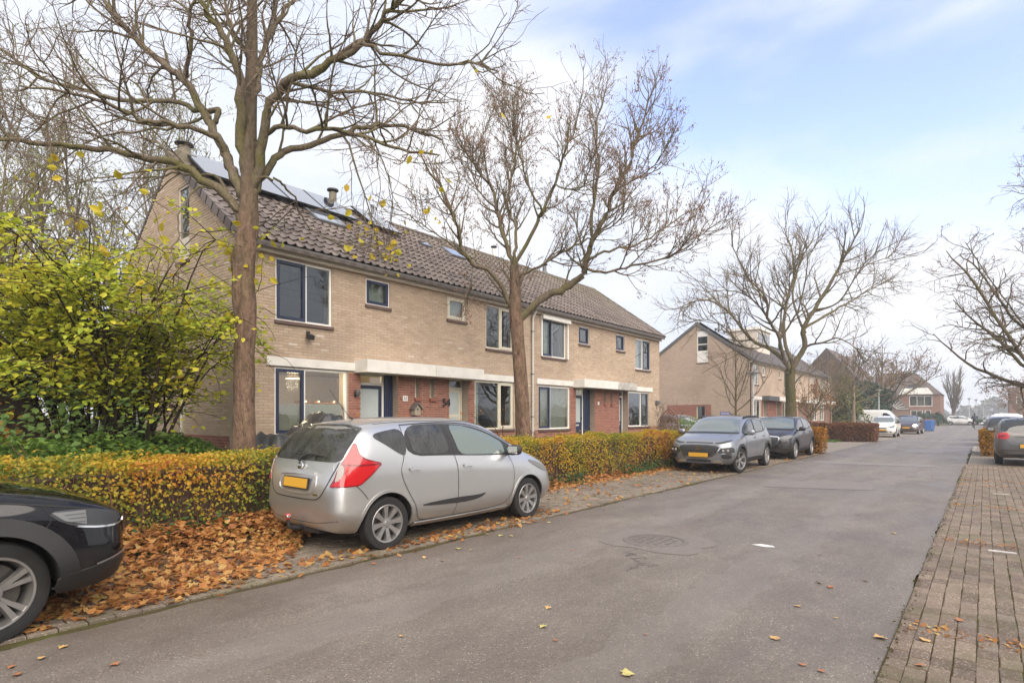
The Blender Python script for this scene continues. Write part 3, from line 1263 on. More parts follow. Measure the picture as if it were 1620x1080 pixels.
def row_house(y0, y1, label, f, detail=True, group='terraced houses along the street', ridge_moss=False, single=False):
    """one house of the row. f: features in absolute y"""
    root = empty('row_house', (FX, y0, 0), 0, label, 'house', group)
    W = y1 - y0
    Y = lambda v: v - y0
    A = 'masonry_buff'
    wins = f['windows']
    ops = [(Y(w['u'][0]), Y(w['u'][1]), w['z'][0], w['z'][1]) for w in wins]
    dr = f['door']
    ops.append((Y(dr[0]), Y(dr[1]), .30, 2.585))
    ops += [(Y(a), Y(b), 2.02, 2.55) for a, b in f['slits']]
    red0, red1 = Y(f['red'][0]), Y(f['red'][1])
    red0, red1 = max(0, red0), min(W, red1)
    lint = (Y(f['lintel'][0]), Y(f['lintel'][1]), 2.60, 2.79)
    can = (Y(f['canopy'][0]), Y(f['canopy'][1]), 2.56, 2.86)
    # core walls
    mb = MB()
    wall_core(mb, 0, W, -.1, 4.93, ops, -.34, -.014)
    core = mb.build('wall', M['mortar'], root)
    if detail:
        nob = [(a - .0, b + .0, c, d) for a, b, c, d in ops]
        body = bricks(0, W, 1.08, 4.93, nob + [lint, (red0, red1, 0, 2.62)])
        brick_mesh('bricks', body, -.014, M['brick_buff'], core, depth=.0085, singles=300 if single else 0)
        rb = bricks(red0, red1, .2, 2.61, nob + [(can[0], can[1], can[2], can[3])])
        brick_mesh('red_bricks', rb, -.014, M['brick_red'], core, depth=.010)
        pl = bricks(0, W, .2, 1.07, nob + [(red0, red1, 0, 2.62)])
        brick_mesh('plinth_bricks', pl, -.014, M['brick_red'], core, depth=.007)
    else:
        mb = MB()
        wall_core(mb, 0, W, 1.08, 4.93, [o for o in ops] + [(red0, red1, 1.0, 2.62)], -.012, 0)
        mb.build('facing', M['masonry_buff'], core)
        mb = MB()
        wall_core(mb, red0, red1, .0, 2.60, ops, -.012, .004)
        mb.build('red_facing', M['masonry_red'], core)
        mb = MB()
        wall_core(mb, 0, W, 0, 1.07, ops + [(red0, red1, 0, 2)], -.012, -.003)
        mb.build('plinth', M['masonry_red'], core)
    F = Facade(root)
    # lintel beam and canopy
    mb = MB()
    mb.box(-.05, .035, lint[0], lint[1], lint[2], lint[3])
    mb.build('lintel', M['canopy'], root, bevel=.006)
    mb = MB()
    c0, c1 = can[0], can[1]
    c0, c1 = max(c0, .004), min(c1, W - .004)
    mb.box(-.05, .50, c0, c1, can[2], can[3])
    mb.build('canopy', M[f.get('canopy_mat', 'canopy')], root, bevel=.008)
    for w in wins:
        F.window(Y(w['u'][0]), Y(w['u'][1]), w['z'][0], w['z'][1], w['parts'], w.get('frame', 'white'), w.get('sill', True), backing=w.get('back'), w=w.get('w', .05))
    # slits
    for a, b in f['slits']:
        a, b = Y(a), Y(b)
        mb = MB()
        F.ring(mb, a, b, 2.02, 2.55, .035, -.20, -.15)
        sw = mb.build('slit_window', M['cream'] if f.get('cream') else M['white'], root)
        g = MB()
        F.bx(g, a + .035, b - .035, 2.055, 2.515, -.19, -.18)
        g.build('pane', M['glass'], sw)
        k = MB()
        F.bx(k, a - .02, b + .03, 1.93, 2.018, -.15, .05)
        k.build('sill', M['brick_red'], sw, bevel=.006)
    # door recess
    d0, d1 = Y(dr[0]), Y(dr[1])
    S = -.26
    fm = M[dr[2]]
    mb = MB()
    jl, jr = Y(dr[3]), Y(dr[4])
    F.ring(mb, jl, jr, .42, 2.585, .055, S - .05, S + .03)
    F.bx(mb, jl + .055, jr - .055, 2.30, 2.36, S - .05, S + .03)
    dframe = mb.build('door_frame', fm, root, bevel=.004)
    g = MB()
    F.bx(g, jl + .055, jr - .055, 2.36, 2.53, S - .01, S)
    g.build('pane', M['glass'], dframe)
    leaf = MB()
    F.bx(leaf, jl + .06, jr - .06, .44, 2.295, S - .045, S - .005)
    door = leaf.build('door', M[dr[5]], root, bevel=.004)
    k = MB()
    if dr[6] == 'big':
        F.ring(k, jl + .06, jr - .06, .44, 2.295, .085, S - .005, S + .012)
        k.build('door_rail', M[dr[5]], door)
        g = MB()
        F.bx(g, jl + .148, jr - .148, .70, 2.208, S - .004, S + .003)
        g.build('pane', M['frosted'], door)
    elif dr[6] == 'two':
        F.ring(k, jl + .06, jr - .06, .44, 2.295, .08, S - .005, S + .012)
        F.bx(k, jl + .14, jr - .14, 1.50, 1.58, S - .005, S + .012)
        k.build('door_rail', M[dr[5]], door)
        for za, zb in ((.9, 1.5), (1.58, 2.21)):
            g = MB()
            F.bx(g, jl + .142, jr - .142, za, zb, S - .004, S + .003)
            g.build('pane', M['frosted'], door)
    else:
        F.ring(k, jl + .06, jr - .06, .44, 2.295, .09, S - .005, S + .012)
        F.bx(k, jl + .15, jr - .15, .53, 1.30, S - .005, S + .010)
        k.build('door_rail', M[dr[5]], door)
        g = MB()
        F.bx(g, jl + .152, jr - .152, 1.302, 2.2, S - .004, S + .003)
        g.build('pane', M['frosted'], door)
        lb = MB()
        F.bx(lb, (jl + jr) / 2 - .14, (jl + jr) / 2 + .14, 1.16, 1.22, S + .010, S + .02)
        lb.build('letterbox', M['pipe'], door, bevel=.004)
    hd = MB()
    F.bx(hd, jr - .135 if not f.get('mirror') else jl + .10, jr - .11 if not f.get('mirror') else jl + .125, 1.36, 1.50, S + .012, S + .05)
    hd.build('handle', M['dark'], door, bevel=.004)
    if dr[7]:
        p0, p1, pm = dr[7]
        mb = MB()
        F.bx(mb, Y(p0), Y(p1), .42, 2.575, S + .0, S + .04)
        n = 4
        for i in range(n):
            a = Y(p0) + (Y(p1) - Y(p0)) * i / n
            F.bx(mb, a + .005, a + (Y(p1) - Y(p0)) / n - .005, .44, 2.56, S + .04, S + .052)
        mb.build('cupboard_door', M[pm], root)
    mb = MB()
    F.bx(mb, d0, d1, .25, .40, -.30, .35)
    mb.build('doorstep', M['concrete'], root, bevel=.01)
    # fascia, gutter
    mb = MB()
    mb.box(-.02, .13, .002, W - .002, 4.935, 5.06)
    mb.build('fascia', M['fascia'], root, bevel=.004)
    mb = MB()
    hp = [(.135, 5.115), (.145, 5.05), (.19, 5.02), (.235, 5.05), (.25, 5.12), (.24, 5.12), (.226, 5.06), (.19, 5.035), (.155, 5.06), (.147, 5.115)]
    mb.prism([(a, b) for a, b in hp], 1, .002, W - .002)
    mb.build('gutter', M['gutter'], root)
    roof = house_shell(root, 0, W, A, ops)
    if detail:
        roof_tiles(root, roof, 0, W, single, f.get('tile_skip', ()))
    else:
        # tile courses as steps: real relief at this distance
        mb = MB()
        L = 16
        for i in range(L):
            t0, t1 = i / L, (i + 1) / L
            xa, za = EAVE_X - FX + (RIDGE_X - EAVE_X) * t0, EAVE_Z + (RIDGE_Z - EAVE_Z) * t0
            xb, zb = EAVE_X - FX + (RIDGE_X - EAVE_X) * t1, EAVE_Z + (RIDGE_Z - EAVE_Z) * t1
            mb.add([(xa, 0, za + .05), (xa, W, za + .05), (xb, W, zb + .012), (xb, 0, zb + .012), (xa, 0, za), (xa, W, za)], [(0, 1, 2, 3), (4, 5, 1, 0)])
        mb.build('tile_courses', M['roof_far'], roof)
    # ridge caps
    n = int(W / .33)
    me = None
    for i in range(n):
        if me is None:
            mb = MB()
            seg = 7
            L = W / n
            pr = []
            for q in range(seg):
                a = math.pi * (q / (seg - 1))
                pr.append((.13 * math.cos(a), .10 * math.sin(a) - .035))
            vs = [(x, -.01, z) for x, z in pr] + [(x * .93, L, z * .93) for x, z in pr]
            mb.add(vs, [(k, k + 1, seg + k + 1, seg + k) for k in range(seg - 1)] + [tuple(range(seg))])
            o = mb.build('ridge_tile', M['tile_single'], roof, smooth=True, sharp=.9)
            me = o.data
        else:
            o = bpy.data.objects.new('ridge_tile', me)
            link(o, roof)
        o.location = (RIDGE_X - FX, i * W / n, RIDGE_Z + .045)
    return root, F, roof


def on_roof(y, s, up=0.0):
    """root-local point on the front slope: s = 0 eave .. 1 ridge"""
    L = math.hypot(EAVE_X - RIDGE_X, RIDGE_Z - EAVE_Z)
    nx, nz = (RIDGE_Z - EAVE_Z) / L, (EAVE_X - RIDGE_X) / L
    return (EAVE_X - FX + (RIDGE_X - EAVE_X) * s + nx * up, y, EAVE_Z + (RIDGE_Z - EAVE_Z) * s + nz * up)


def roof_panel(name, parent, y0, y1, s0, s1, mats, lift=.10, th=.04, border=.03):
    mb = MB()

    def slab(y0, y1, s0, s1, a, b, mi):
        v = [on_roof(y, s, u) for u in (a, b) for y, s in ((y0, s0), (y1, s0), (y1, s1), (y0, s1))]
        mb.add(v, [(0, 3, 2, 1), (4, 5, 6, 7), (0, 1, 5, 4), (1, 2, 6, 5), (2, 3, 7, 6), (3, 0, 4, 7)], mi)
    slab(y0, y1, s0, s1, lift, lift + th, 0)
    fr = mb.build(name, mats[0], parent)
    mb = MB()
    L = math.hypot(EAVE_X - RIDGE_X, RIDGE_Z - EAVE_Z)
    bs = border / L
    slab(y0 + border, y1 - border, s0 + bs, s1 - bs, lift + th, lift + th + .006, 0)
    mb.build('pane' if name == 'roof_window' else 'panel_glass', mats[1], fr)
    return fr


def vent(parent, y, s, h, r, mat='lead', cap=True, base=.0):
    x, _, z = on_roof(y, s)
    mb = MB()
    mb.lathe([(0, z - .15), (r, z - .15), (r, z + h), (r * .9, z + h + .01), (0, z + h + .01)], 14, c=(x, y, 0))
    if base:
        mb.lathe([(base, z - .2), (base * .95, z + .10), (r, z + .16)], 14, c=(x, y, 0))
    o = mb.build('roof_vent', M[mat], parent, smooth=True, sharp=.7)
    if cap:
        k = MB()
        k.lathe([(0, z + h + .14), (r * 1.5, z + h + .10), (r * 1.55, z + h + .06), (r * .6, z + h + .05), (r * .5, z + h - .02)], 14, c=(x, y, 0))
        k.build('cap', M['dark'], o, smooth=True, sharp=.7)
    return o


def build_row_one():
    H1 = dict(
        windows=[
            dict(u=(6.04, 7.39), z=(3.57, 4.90), parts=[(0, .53, 'navy'), (.53, 1, None)], back=None),
            dict(u=(8.32, 9.04), z=(4.24, 4.88), parts=[(0, 1, 'navy')], back=('curtain', 1)),
            dict(u=(6.02, 7.80), z=(1.13, 2.585), parts=[(0, .385, 'navy'), (.385, 1, None)], back=('blind', .44)),
        ],
        door=(8.17, 9.30, 'white', 8.19, 9.02, 'navy', 'big', (9.03, 9.29, 'navy')), slits=[(9.86, 10.02)], red=(7.83, 20), lintel=(5.84, 7.99), canopy=(7.99, 20),
        tile_skip=[(2.75, 3.75, 7, 10)])
    r1, F1, rf1 = row_house(5.24, 10.15, 'end terrace house with navy blue window sashes, behind the thick bare tree', H1, single=True)
    H2 = dict(
        windows=[
            dict(u=(11.03, 11.77), z=(4.24, 4.88), parts=[(0, 1, 'cream')], frame='cream', back=('curtain', 1)),
            dict(u=(12.62, 13.95), z=(3.57, 4.90), parts=[(0, .5, None), (.5, 1, 'cream')], frame='cream', back=None),
            dict(u=(12.15, 13.92), z=(1.13, 2.585), parts=[(0, .62, None), (.62, 1, 'cream')], frame='cream', back=('curtain', .18)),
        ],
        door=(11.10, 11.86, 'cream', 11.12, 11.84, 'cream', 'two', None), slits=[(10.38, 10.56)], red=(10.0, 12.12), lintel=(12.0, 14.05), canopy=(10.0, 12.0),
        cream=True, mirror=True, tile_skip=[])
    r2, F2, rf2 = row_house(10.15, 14.82, 'terrace house with cream window frames and large number 54 beside its door', H2, single=True)
    H3 = dict(
        windows=[
            dict(u=(15.42, 16.86), z=(3.55, 4.86), parts=[(0, .42, 'navy'), (.42, 1, None)], back=('curtain', .4)),
            dict(u=(17.7, 18.42), z=(4.20, 4.86), parts=[(0, 1, 'navy')], back=None),
            dict(u=(15.24, 17.10), z=(1.08, 2.56), parts=[(0, .36, 'navy'), (.36, 1, None)], back=('blind', .95)),
        ],
        door=(17.50, 18.80, 'white', 17.52, 18.33, 'navy', 'letter', (18.34, 18.79, 'navy')), slits=[(19.48, 19.66)], red=(17.12, 30), lintel=(15.12, 17.3), canopy=(17.3, 30), tile_skip=[])
    r3, F3, rf3 = row_house(14.82, 19.75, 'terrace house with white framed windows right of the white drainpipe', H3)
    H4 = dict(
        windows=[
            dict(u=(20.46, 21.16), z=(4.20, 4.86), parts=[(0, 1, 'navy')], back=None),
            dict(u=(22.12, 23.5), z=(3.54, 4.86), parts=[(0, .5, None), (.5, 1, 'navy')], back=('curtain', .5)),
            dict(u=(21.5, 23.36), z=(1.08, 2.56), parts=[(0, .62, None), (.62, 1, 'grey_paint')], back=None),
        ],
        door=(20.72, 21.42, 'white', 20.74, 21.40, 'navy', 'letter', None), slits=[(20.02, 20.2)], red=(19.0, 21.46), lintel=(21.3, 23.68), canopy=(19.0, 21.3), mirror=True, canopy_mat='canopy_dirty')
    r4, F4, rf4 = row_house(19.75, 24.42, 'terrace house at the far end of the row with a stained grey canopy', H4)

    # ---- gable wall of the first house (plane y = 5.24, facing the camera)
    x = lambda a: a - FX
    gz = lambda z: (RIDGE_X - (RIDGE_Z - z) / ((RIDGE_Z - REAR_Z) / (RIDGE_X - REAR_X)) if z > REAR_Z else REAR_X + .4, (EAVE_X - (z - EAVE_Z) / SL) if z > 5.0 else FX)
    holes = [(-14.50, -14.16, .6, 2.15), (-14.55, -13.88, 5.1, 6.85), (-17.6, -16.9, 1.3, 2.3)]
    B = bricks(REAR_X + .4, FX, .2, 7.70, holes, clip=lambda z: (max(gz(z + .12)[0], REAR_X + .4), gz(z + .12)[1]))
    B[:, 0] -= FX
    B[:, 1] -= FX
    mb = MB()
    # gable core, sliced in narrow vertical strips so openings stay open
    us = sorted({REAR_X + .4, FX, RIDGE_X, *[h[0] for h in holes], *[h[1] for h in holes]})
    for a, b in zip(us, us[1:]):
        za, zb = roof_z(a) - .10, roof_z(b) - .10
        if b >= FX - 1e-6:
            zb = 5.0
        cuts = [h for h in holes if h[0] <= (a + b) / 2 <= h[1]]
        lo = -.1
        for h in sorted(cuts, key=lambda q: q[2]):
            mb.box(x(a), x(b), .014, .3, lo, h[2])
            lo = h[3]
        mb.prism([(x(a), lo), (x(b), lo), (x(b), zb), (x(a), za)], 1, .014, .3)
    core = mb.build('gable_wall', M['mortar'], r1)
    hi = B[B[:, 2] >= 1.08]
    lo = B[B[:, 2] < 1.08]
    brick_mesh('bricks', hi, .014, M['brick_buff'], core, axis='y', depth=.0085)
    brick_mesh('plinth_bricks', lo, .014, M['brick_red'], core, axis='y', depth=.011)
    G = Facade(r1, 'y', 0.0)
    for h in holes:
        if h[3] > 5:
            w = G.window(x(h[0]), x(h[1]), h[2], h[3], [(0, 1, None)], 'fascia')
            k = MB()
            G.bx(k, x(h[0]) + .05, x(h[1]) - .05, h[2] + .05, h[2] + .55, -.06, -.04)
            k.build('spandrel', M['fascia'], w)
        else:
            G.window(x(h[0]), x(h[1]), h[2], h[3], [(0, 1, None)], 'white')
    # verge tiles, front slope
    n = 13
    for i in range(n):
        s0, s1 = i / n, (i + 1.12) / n
        mb = MB()
        v = [on_roof(yy, s, u) for u in (-.09, .085 - 0) for yy, s in ((-.10, s0), (.04, s0), (.04, s1), (-.10, s1))]
        v[4] = on_roof(-.10, s0, .10)
        v[5] = on_roof(.04, s0, .10)
        mb.add(v, [(0, 3, 2, 1), (4, 5, 6, 7), (0, 1, 5, 4), (1, 2, 6, 5), (2, 3, 7, 6), (3, 0, 4, 7)])
        mb.build('verge_tile', M['tile_single'], rf1)
    # far gable of the last house
    mb = MB()
    W4 = 24.42 - 19.75
    mb.prism([(x(FX), -.1), (x(FX), 5.0), (x(RIDGE_X), RIDGE_Z - .13), (x(REAR_X + .4), roof_z(REAR_X + .4) - .12), (x(REAR_X + .4), -.1)], 1, W4 - .005, W4 + .02)
    mb.build('gable_wall', M['masonry_buff'], r4)
    for i in range(n):
        s0, s1 = i / n, (i + 1.12) / n
        mb = MB()
        v = [on_roof(yy, s, u) for u in (-.09, .085) for yy, s in ((W4 - .04, s0), (W4 + .12, s0), (W4 + .12, s1), (W4 - .04, s1))]
        mb.add(v, [(0, 3, 2, 1), (4, 5, 6, 7), (0, 1, 5, 4), (1, 2, 6, 5), (2, 3, 7, 6), (3, 0, 4, 7)])
        mb.build('verge_tile', M['tile_single'], rf4)

    # ---- roof furniture
    def panels(root, roof, y0, n, s0, s1, w=1.02):
        for i in range(n):
            p = roof_panel('solar_panel', roof, y0 + i * (w + .02), y0 + i * (w + .02) + w, s0, s1, (M['solar_frame'], M['solar']), lift=.17)
    panels(r1, rf1, .25, 4, .68, 1.0)
    panels(r2, rf2, -.35 + .4, 1, .68, 1.0)
    roof_panel('roof_window', rf1, 2.78, 3.72, .52, .78, (M['lead'], M['skylight']), lift=.05, th=.07, border=.06)
    roof_panel('roof_window', rf2, 3.0, 3.7, .62, .76, (M['lead'], M['skylight']), lift=.05, th=.07, border=.06)
    roof_panel('roof_window', rf2, 1.9, 2.3, .66, .72, (M['lead'], M['skylight']), lift=.05, th=.07, border=.05)
    vent(rf1, 4.42, 1.0, .42, .11, 'moss_stone', True, .15)
    vent(rf2, .95, 1.0, .46, .055, 'lead', False, .10)
    vent(rf2, 1.98, .70, .12, .10, 'dark', False)
    vent(rf2, 3.9, .70, .10, .10, 'lead', False)
    vent(rf3, 2.1, 1.0, .38, .08, 'pipe', True)
    vent(rf4, .55, 1.0, .36, .09, 'lead', True, .14)
    # mossy stack with a pot at the top of the gable
    mb = MB()
    cx, cy = x(-14.85), .26
    mb.box(cx - .22, cx + .22, cy - .26, cy + .2, 7.45, 7.80)
    mb.lathe([(.20, 7.78), (.15, 7.88), (.13, 8.02), (0, 8.02)], 14, c=(cx, cy, 0))
    st = mb.build('chimney', M['moss_stone'], rf1, smooth=True, sharp=.6)
    mb = MB()
    mb.lathe([(0, 8.12), (.20, 8.10), (.21, 8.07), (.10, 8.05), (.06, 8.0)], 16, c=(cx, cy, 0))
    mb.build('cap', M['dark'], st, smooth=True, sharp=.6)
    # drainpipe between the pairs, with brackets
    mb = MB()
    mb.tube([(.19, .05, 5.05), (.16, .05, 4.95), (.06, .03, 4.78), (.05, .03, 4.6), (.05, .03, .3)], .04, 10)
    dp = mb.build('drainpipe', M['pipe'], r3, smooth=True, sharp=.9)
    for z in (4.3, 2.9, 1.5):
        k = MB()
        k.box(-.01, .095, -.02, .08, z, z + .03)
        k.build('bracket', M['gutter'], dp)
    # roller shutter box over the third house's upper window
    mb = MB()
    mb.box(.0, .15, 15.32 - 14.82, 16.98 - 14.82, 4.80, 4.93)
    mb.build('shutter_box', M['white'], r3, bevel=.01)
    for u in (15.34, 16.90):
        k = MB()
        k.box(.0, .05, u - 14.82, u - 14.82 + .06, 3.55, 4.8)
        k.build('shutter_rail', M['white'], r3)
    # wooden bar with small lamps behind the first house's front window
    mb = MB()
    mb.box(-.46, -.40, 6.72 - 5.24, 7.74 - 5.24, 1.82, 1.885)
    bar = mb.build('shelf', M['wood'], r1)
    lampm = NT('warm_lamp').set(color=(1, .7, .3), emis=(1, .55, .2), emis_s=6.0).m
    for u in (6.95, 7.28, 7.68):
        k = MB()
        k.lathe([(0, .014), (.012, .01), (.014, 0), (.012, -.01), (0, -.014)], 8, c=(-.37, u - 5.24, 1.87))
        k.build('lamp', lampm, bar)
    # the lit room behind the shelf
    for nm, loc, e, hs in (('room_lamp', (-12.7, 7.1, 2.3), 45, r1), ('room_lamp', (-13.0, 16.6, 2.2), 25, r3)):
        ld = bpy.data.lights.new(nm, 'POINT')
        ld.energy, ld.color, ld.shadow_soft_size = e, (1, .74, .48), .15
        lo_ = bpy.data.objects.new(nm, ld)
        COL.objects.link(lo_)
        lo_.location = loc
        MB().lathe([(.05, .30), (.16, .14), (.165, .13), (.05, .29)], 16, c=tuple(Vector(loc) - hs.location)).build('lamp_shade', M['blind'], hs, smooth=True)
    return (r1, F1), (r2, F2), (r3, F3), (r4, F4)


rows1 = build_row_one()
(r1, F1), (r2, F2), (r3, F3), (r4, F4) = rows1


# ---- things fixed to the fronts
def text_mesh(name, s, size, mat, depth=.01):
    c = bpy.data.curves.new(name, 'FONT')
    c.body = s
    c.size = size
    c.extrude = depth
    c.align_x, c.align_y = 'CENTER', 'CENTER'
    c.resolution_u = 4
    o = bpy.data.objects.new(name, c)
    COL.objects.link(o)
    dg = bpy.context.evaluated_depsgraph_get()
    me = bpy.data.meshes.new_from_object(o.evaluated_get(dg))
    bpy.data.objects.remove(o)
    me.materials.clear()
    me.materials.append(mat)
    o = bpy.data.objects.new(name, me)
    return o


FRONT = Matrix(((0, 0, 1), (1, 0, 0), (0, 1, 0))).to_4x4()       # text x -> +y, y -> +z, facing +x


def front_text(s, size, mat, y, z, x, parent=None, depth=.01, name='house_number', bold=0):
    o = text_mesh(name, s, size, mat, depth)
    link(o, parent)
    o.matrix_local = Matrix.Translation((x, y, z)) @ FRONT
    return o


n54 = front_text('54', .30, M['dark'], 10.96, 1.90, FX + .035, None, .014)
tag(n54, 'large dark metal digits 54 on the red brick beside the cream door', 'house number')
pl = MB().box(FX + .004, FX + .016, 9.44, 9.60, 1.92, 2.06).build('number_plate', M['white'], bevel=.003)
tag(pl, 'small white plate with number 52 on red brick beside navy panel', 'house number')
t52 = front_text('52', .10, M['dark'], 9.52, 1.985, FX + .018, None, .002, 'digits')
t52.parent = pl


def bird_house():
    root = empty('bird_house', (FX + .02, 9.80, 1.56), 0, 'small wooden bird house hanging on the red brick wall below the slit windows', 'bird house')
    wd = simple('weathered_wood', (.33, .29, .22), .85, 0, .25, 15)
    mb = MB()
    mb.prism([(-.10, 0), (.10, 0), (.10, .17), (0, .28), (-.10, .17)], 0, 0, .15)
    b = mb.build('box', wd, root)
    mb = MB()
    for s in (-1, 1):
        mb.prism([(0, .30), (s * .145, .145), (s * .145, .165), (0, .325)], 0, -.01, .20)
    mb.build('roof', M['gutter'], root)
    mb = MB()
    mb.lathe([(0, .151), (.026, .151), (.026, .153), (0, .153)], 12, axis=0, c=(0, 0, .15))
    mb.build('hole', M['dark'], root)
    mb = MB()
    mb.tube([(.15, 0, .09), (.20, 0, .09)], .006, 6)
    mb.build('perch', wd, root)


bird_house()


def wall_lamp(y, z, label, up=False):
    root = empty('wall_lamp', (FX + .01, y, z), 0, label, 'lamp')
    mb = MB()
    mb.box(0, .02, -.045, .045, -.06, .06)
    mb.build('bracket', M['dark'], root)
    mb = MB()
    mb.lathe([(0, .10), (.05, .095), (.055, .06), (.05, -.02), (.02, -.06), (0, -.06)], 14, c=(.075, 0, 0))
    mb.build('lamp_shade', M['grey_paint'], root, smooth=True, sharp=.7)
    mb = MB()
    mb.tube([(.015, 0, -.03), (.06, 0, -.03)], .012, 6)
    mb.build('arm', M['dark'], root)


wall_lamp(8.02, 2.06, 'small dark wall lamp on red brick left of the navy door')


def flood_lamp():
    root = empty('security_lamp', (FX + .01, 6.78, 3.37), 0, 'small dark flood lamp under the upper navy window', 'lamp')
    MB().box(0, .02, -.04, .04, -.04, .04).build('bracket', M['dark'], root)
    mb = MB()
    mb.prism([(.03, -.12), (.15, -.17), (.17, -.07), (.05, -.02)], 1, -.07, .07)
    mb.build('lamp_head', M['dark'], root, bevel=.006)
    MB().tube([(.015, 0, 0), (.06, 0, -.05)], .012, 6).build('arm', M['dark'], root)


flood_lamp()
mb = MB()
mb.box(FX + .004, FX + .11, 24.0, 24.28, 2.05, 2.22)
tag(mb.build('mailbox', M['grey_paint'], bevel=.01), 'small grey box mounted on the wall at the far corner of the row', 'mailbox')
pl2 = MB().box(FX + .004, FX + .016, 19.0, 19.12, 1.96, 2.08).build('number_plate', M['white'])
tag(pl2, 'tiny white number plate on red brick beside the letterbox door', 'house number')


# ---- second row: same type of house, seen far off
def build_row_two():
    y = 37.6
    wd = [4.85, 4.85, 4.85, 4.85, 4.87]
    labs = ['near end house of the second row with a broad brick gable and solar panels', 'second row house with a white roof dormer',
            'second row house in the middle, behind the mossy trunk', 'second row house just before the far end', 'last house of the second row beside the evergreens']
    out = []
    for i, w in enumerate(wd):
        a = y + sum(wd[:i])
        b = a + w
        m = i % 2 == 1
        Yf = (lambda v, a=a, b=b, m=m: a + v if not m else b - v)

        def rg(p, q):
            u, v = Yf(p), Yf(q)
            return (min(u, v), max(u, v))
        fr = 'white' if i != 1 else 'cream'
        f = dict(windows=[dict(u=rg(.55, 1.75), z=(3.57, 4.88), parts=[(0, .5, None), (.5, 1, 'grey_paint' if i % 2 else None)], frame=fr, back=('curtain', .5)),
                          dict(u=rg(2.6, 3.2), z=(4.2, 4.86), parts=[(0, 1, fr)], frame=fr),
                          dict(u=rg(.55, 2.2), z=(1.08, 2.56), parts=[(0, .5, None), (.5, 1, None)], frame=fr, back=('curtain', .6))],
                 door=(*rg(2.75, 3.75), fr, *rg(2.77, 3.73), 'navy' if i % 2 else 'grey_paint', 'letter', None), slits=[rg(4.4, 4.56)], red=rg(2.3, 4.86), lintel=rg(.4, 2.4), canopy=rg(2.42, 4.86), mirror=m,
                 canopy_mat='canopy' if i != 0 else 'grey_paint')
        r, F, rf = row_house(a, b, labs[i], f, detail=False, group='houses of the second row')
        out.append((r, F, rf, w))
    r, F, rf, w = out[0]
    x = lambda q: q - FX
    gh = [(-14.98, -14.22, 5.1, 7.3), (-15.0, -14.40, .9, 2.2)]
    mb = MB()
    us = sorted({REAR_X + .4, FX, RIDGE_X, *[h[0] for h in gh], *[h[1] for h in gh]})
    for a, b in zip(us, us[1:]):
        cuts = [h for h in gh if h[0] <= (a + b) / 2 <= h[1]]
        lo = -.1
        for h in sorted(cuts, key=lambda q: q[2]):
            mb.box(x(a), x(b), -.018, .25, lo, h[2])
            lo = h[3]
        zb = 5.0 if b >= FX - 1e-6 else roof_z(b) - .08
        mb.prism([(x(a), lo), (x(b), lo), (x(b), zb), (x(a), roof_z(a) - .08)], 1, -.018, .25)
    mb.build('gable_wall', M['masonry_buff'], r)
    mb = MB()
    wall_core(mb, x(-17.1), x(-14.0), -.1, 2.28, [(x(h[0]), x(h[1]), h[2], h[3]) for h in gh[1:]], -.040, -.0185, axis='y')
    mb.build('red_facing', M['masonry_red'], r)
    G = Facade(r, 'y', 0.0)
    w_ = G.window(x(gh[0][0]), x(gh[0][1]), gh[0][2], gh[0][3], [(0, 1, None)], 'white')
    k = MB()
    G.bx(k, x(gh[0][0]) + .05, x(gh[0][1]) - .05, gh[0][2] + .05, gh[0][2] + .8, -.06, -.03)
    G.bx(k, x(gh[0][0]) + .05, x(gh[0][1]) - .05, gh[0][3] - .45, gh[0][3] - .05, -.06, -.03)
    k.build('spandrel', M['white'], w_)
    k = MB()
    G.bx(k, x(gh[0][0]) + .05, x(gh[0][1]) - .05, 6.3, 6.36, -.06, -.02)
    k.build('transom', M['white'], w_)
    G.window(x(gh[1][0]), x(gh[1][1]), gh[1][2], gh[1][3], [(0, 1, None)], 'cream')
    # verge boards
    mb = MB()
    e = [(x(EAVE_X), EAVE_Z + .06), (x(RIDGE_X), RIDGE_Z + .06), (x(REAR_X), REAR_Z + .06)]
    mb.prism([e[0], e[1], (e[1][0], e[1][1] - .22), (e[0][0], e[0][1] - .18)], 1, -.09, -.020)
    mb.prism([e[1], e[2], (e[2][0], e[2][1] - .2), (e[1][0], e[1][1] - .22)], 1, -.09, -.020)
    mb.build('verge', M['lead'], rf)
    for i in range(4):
        roof_panel('solar_panel', rf, .3 + i * 1.04, 1.3 + i * 1.04, .38, .72, (M['solar_frame'], M['solar']), lift=.12)
    for i in range(3):
        roof_panel('solar_panel', rf, .3 + i * 1.04, 1.3 + i * 1.04, .73, .99, (M['solar_frame'], M['solar']), lift=.12)
    for k, (rr, yy) in enumerate(((0, 3.9), (0, 4.5), (1, .8), (2, 1.2))):
        vent(out[rr][2], yy, .97, .4, .08, 'lead', True)
    # flat-roofed dormer on the second and third house
    for q, (ya, yb) in ((1, (1.2, 4.3)),):
        rr = out[q]
        xa, _, za = on_roof(0, .42)
        xb, _, zb = on_roof(0, .98)
        mb = MB()
        mb.box(xb, xa, ya, yb, za - .1, zb + .15)
        d = mb.build('dormer', M['fascia'], rr[2])
        mb = MB()
        mb.box(xb - .3, xa + .15, ya - .15, yb + .15, zb + .15, zb + .33)
        mb.build('flat_roof', M['canopy'], d)
        for s in range(3):
            u0 = ya + .15 + s * (yb - ya - .2) / 3
            k = MB()
            k.box(xa, xa + .03, u0, u0 + (yb - ya - .2) / 3 - .1, za + .45, zb - .05)
            k.build('pane', M['solar'], d)


build_row_two()


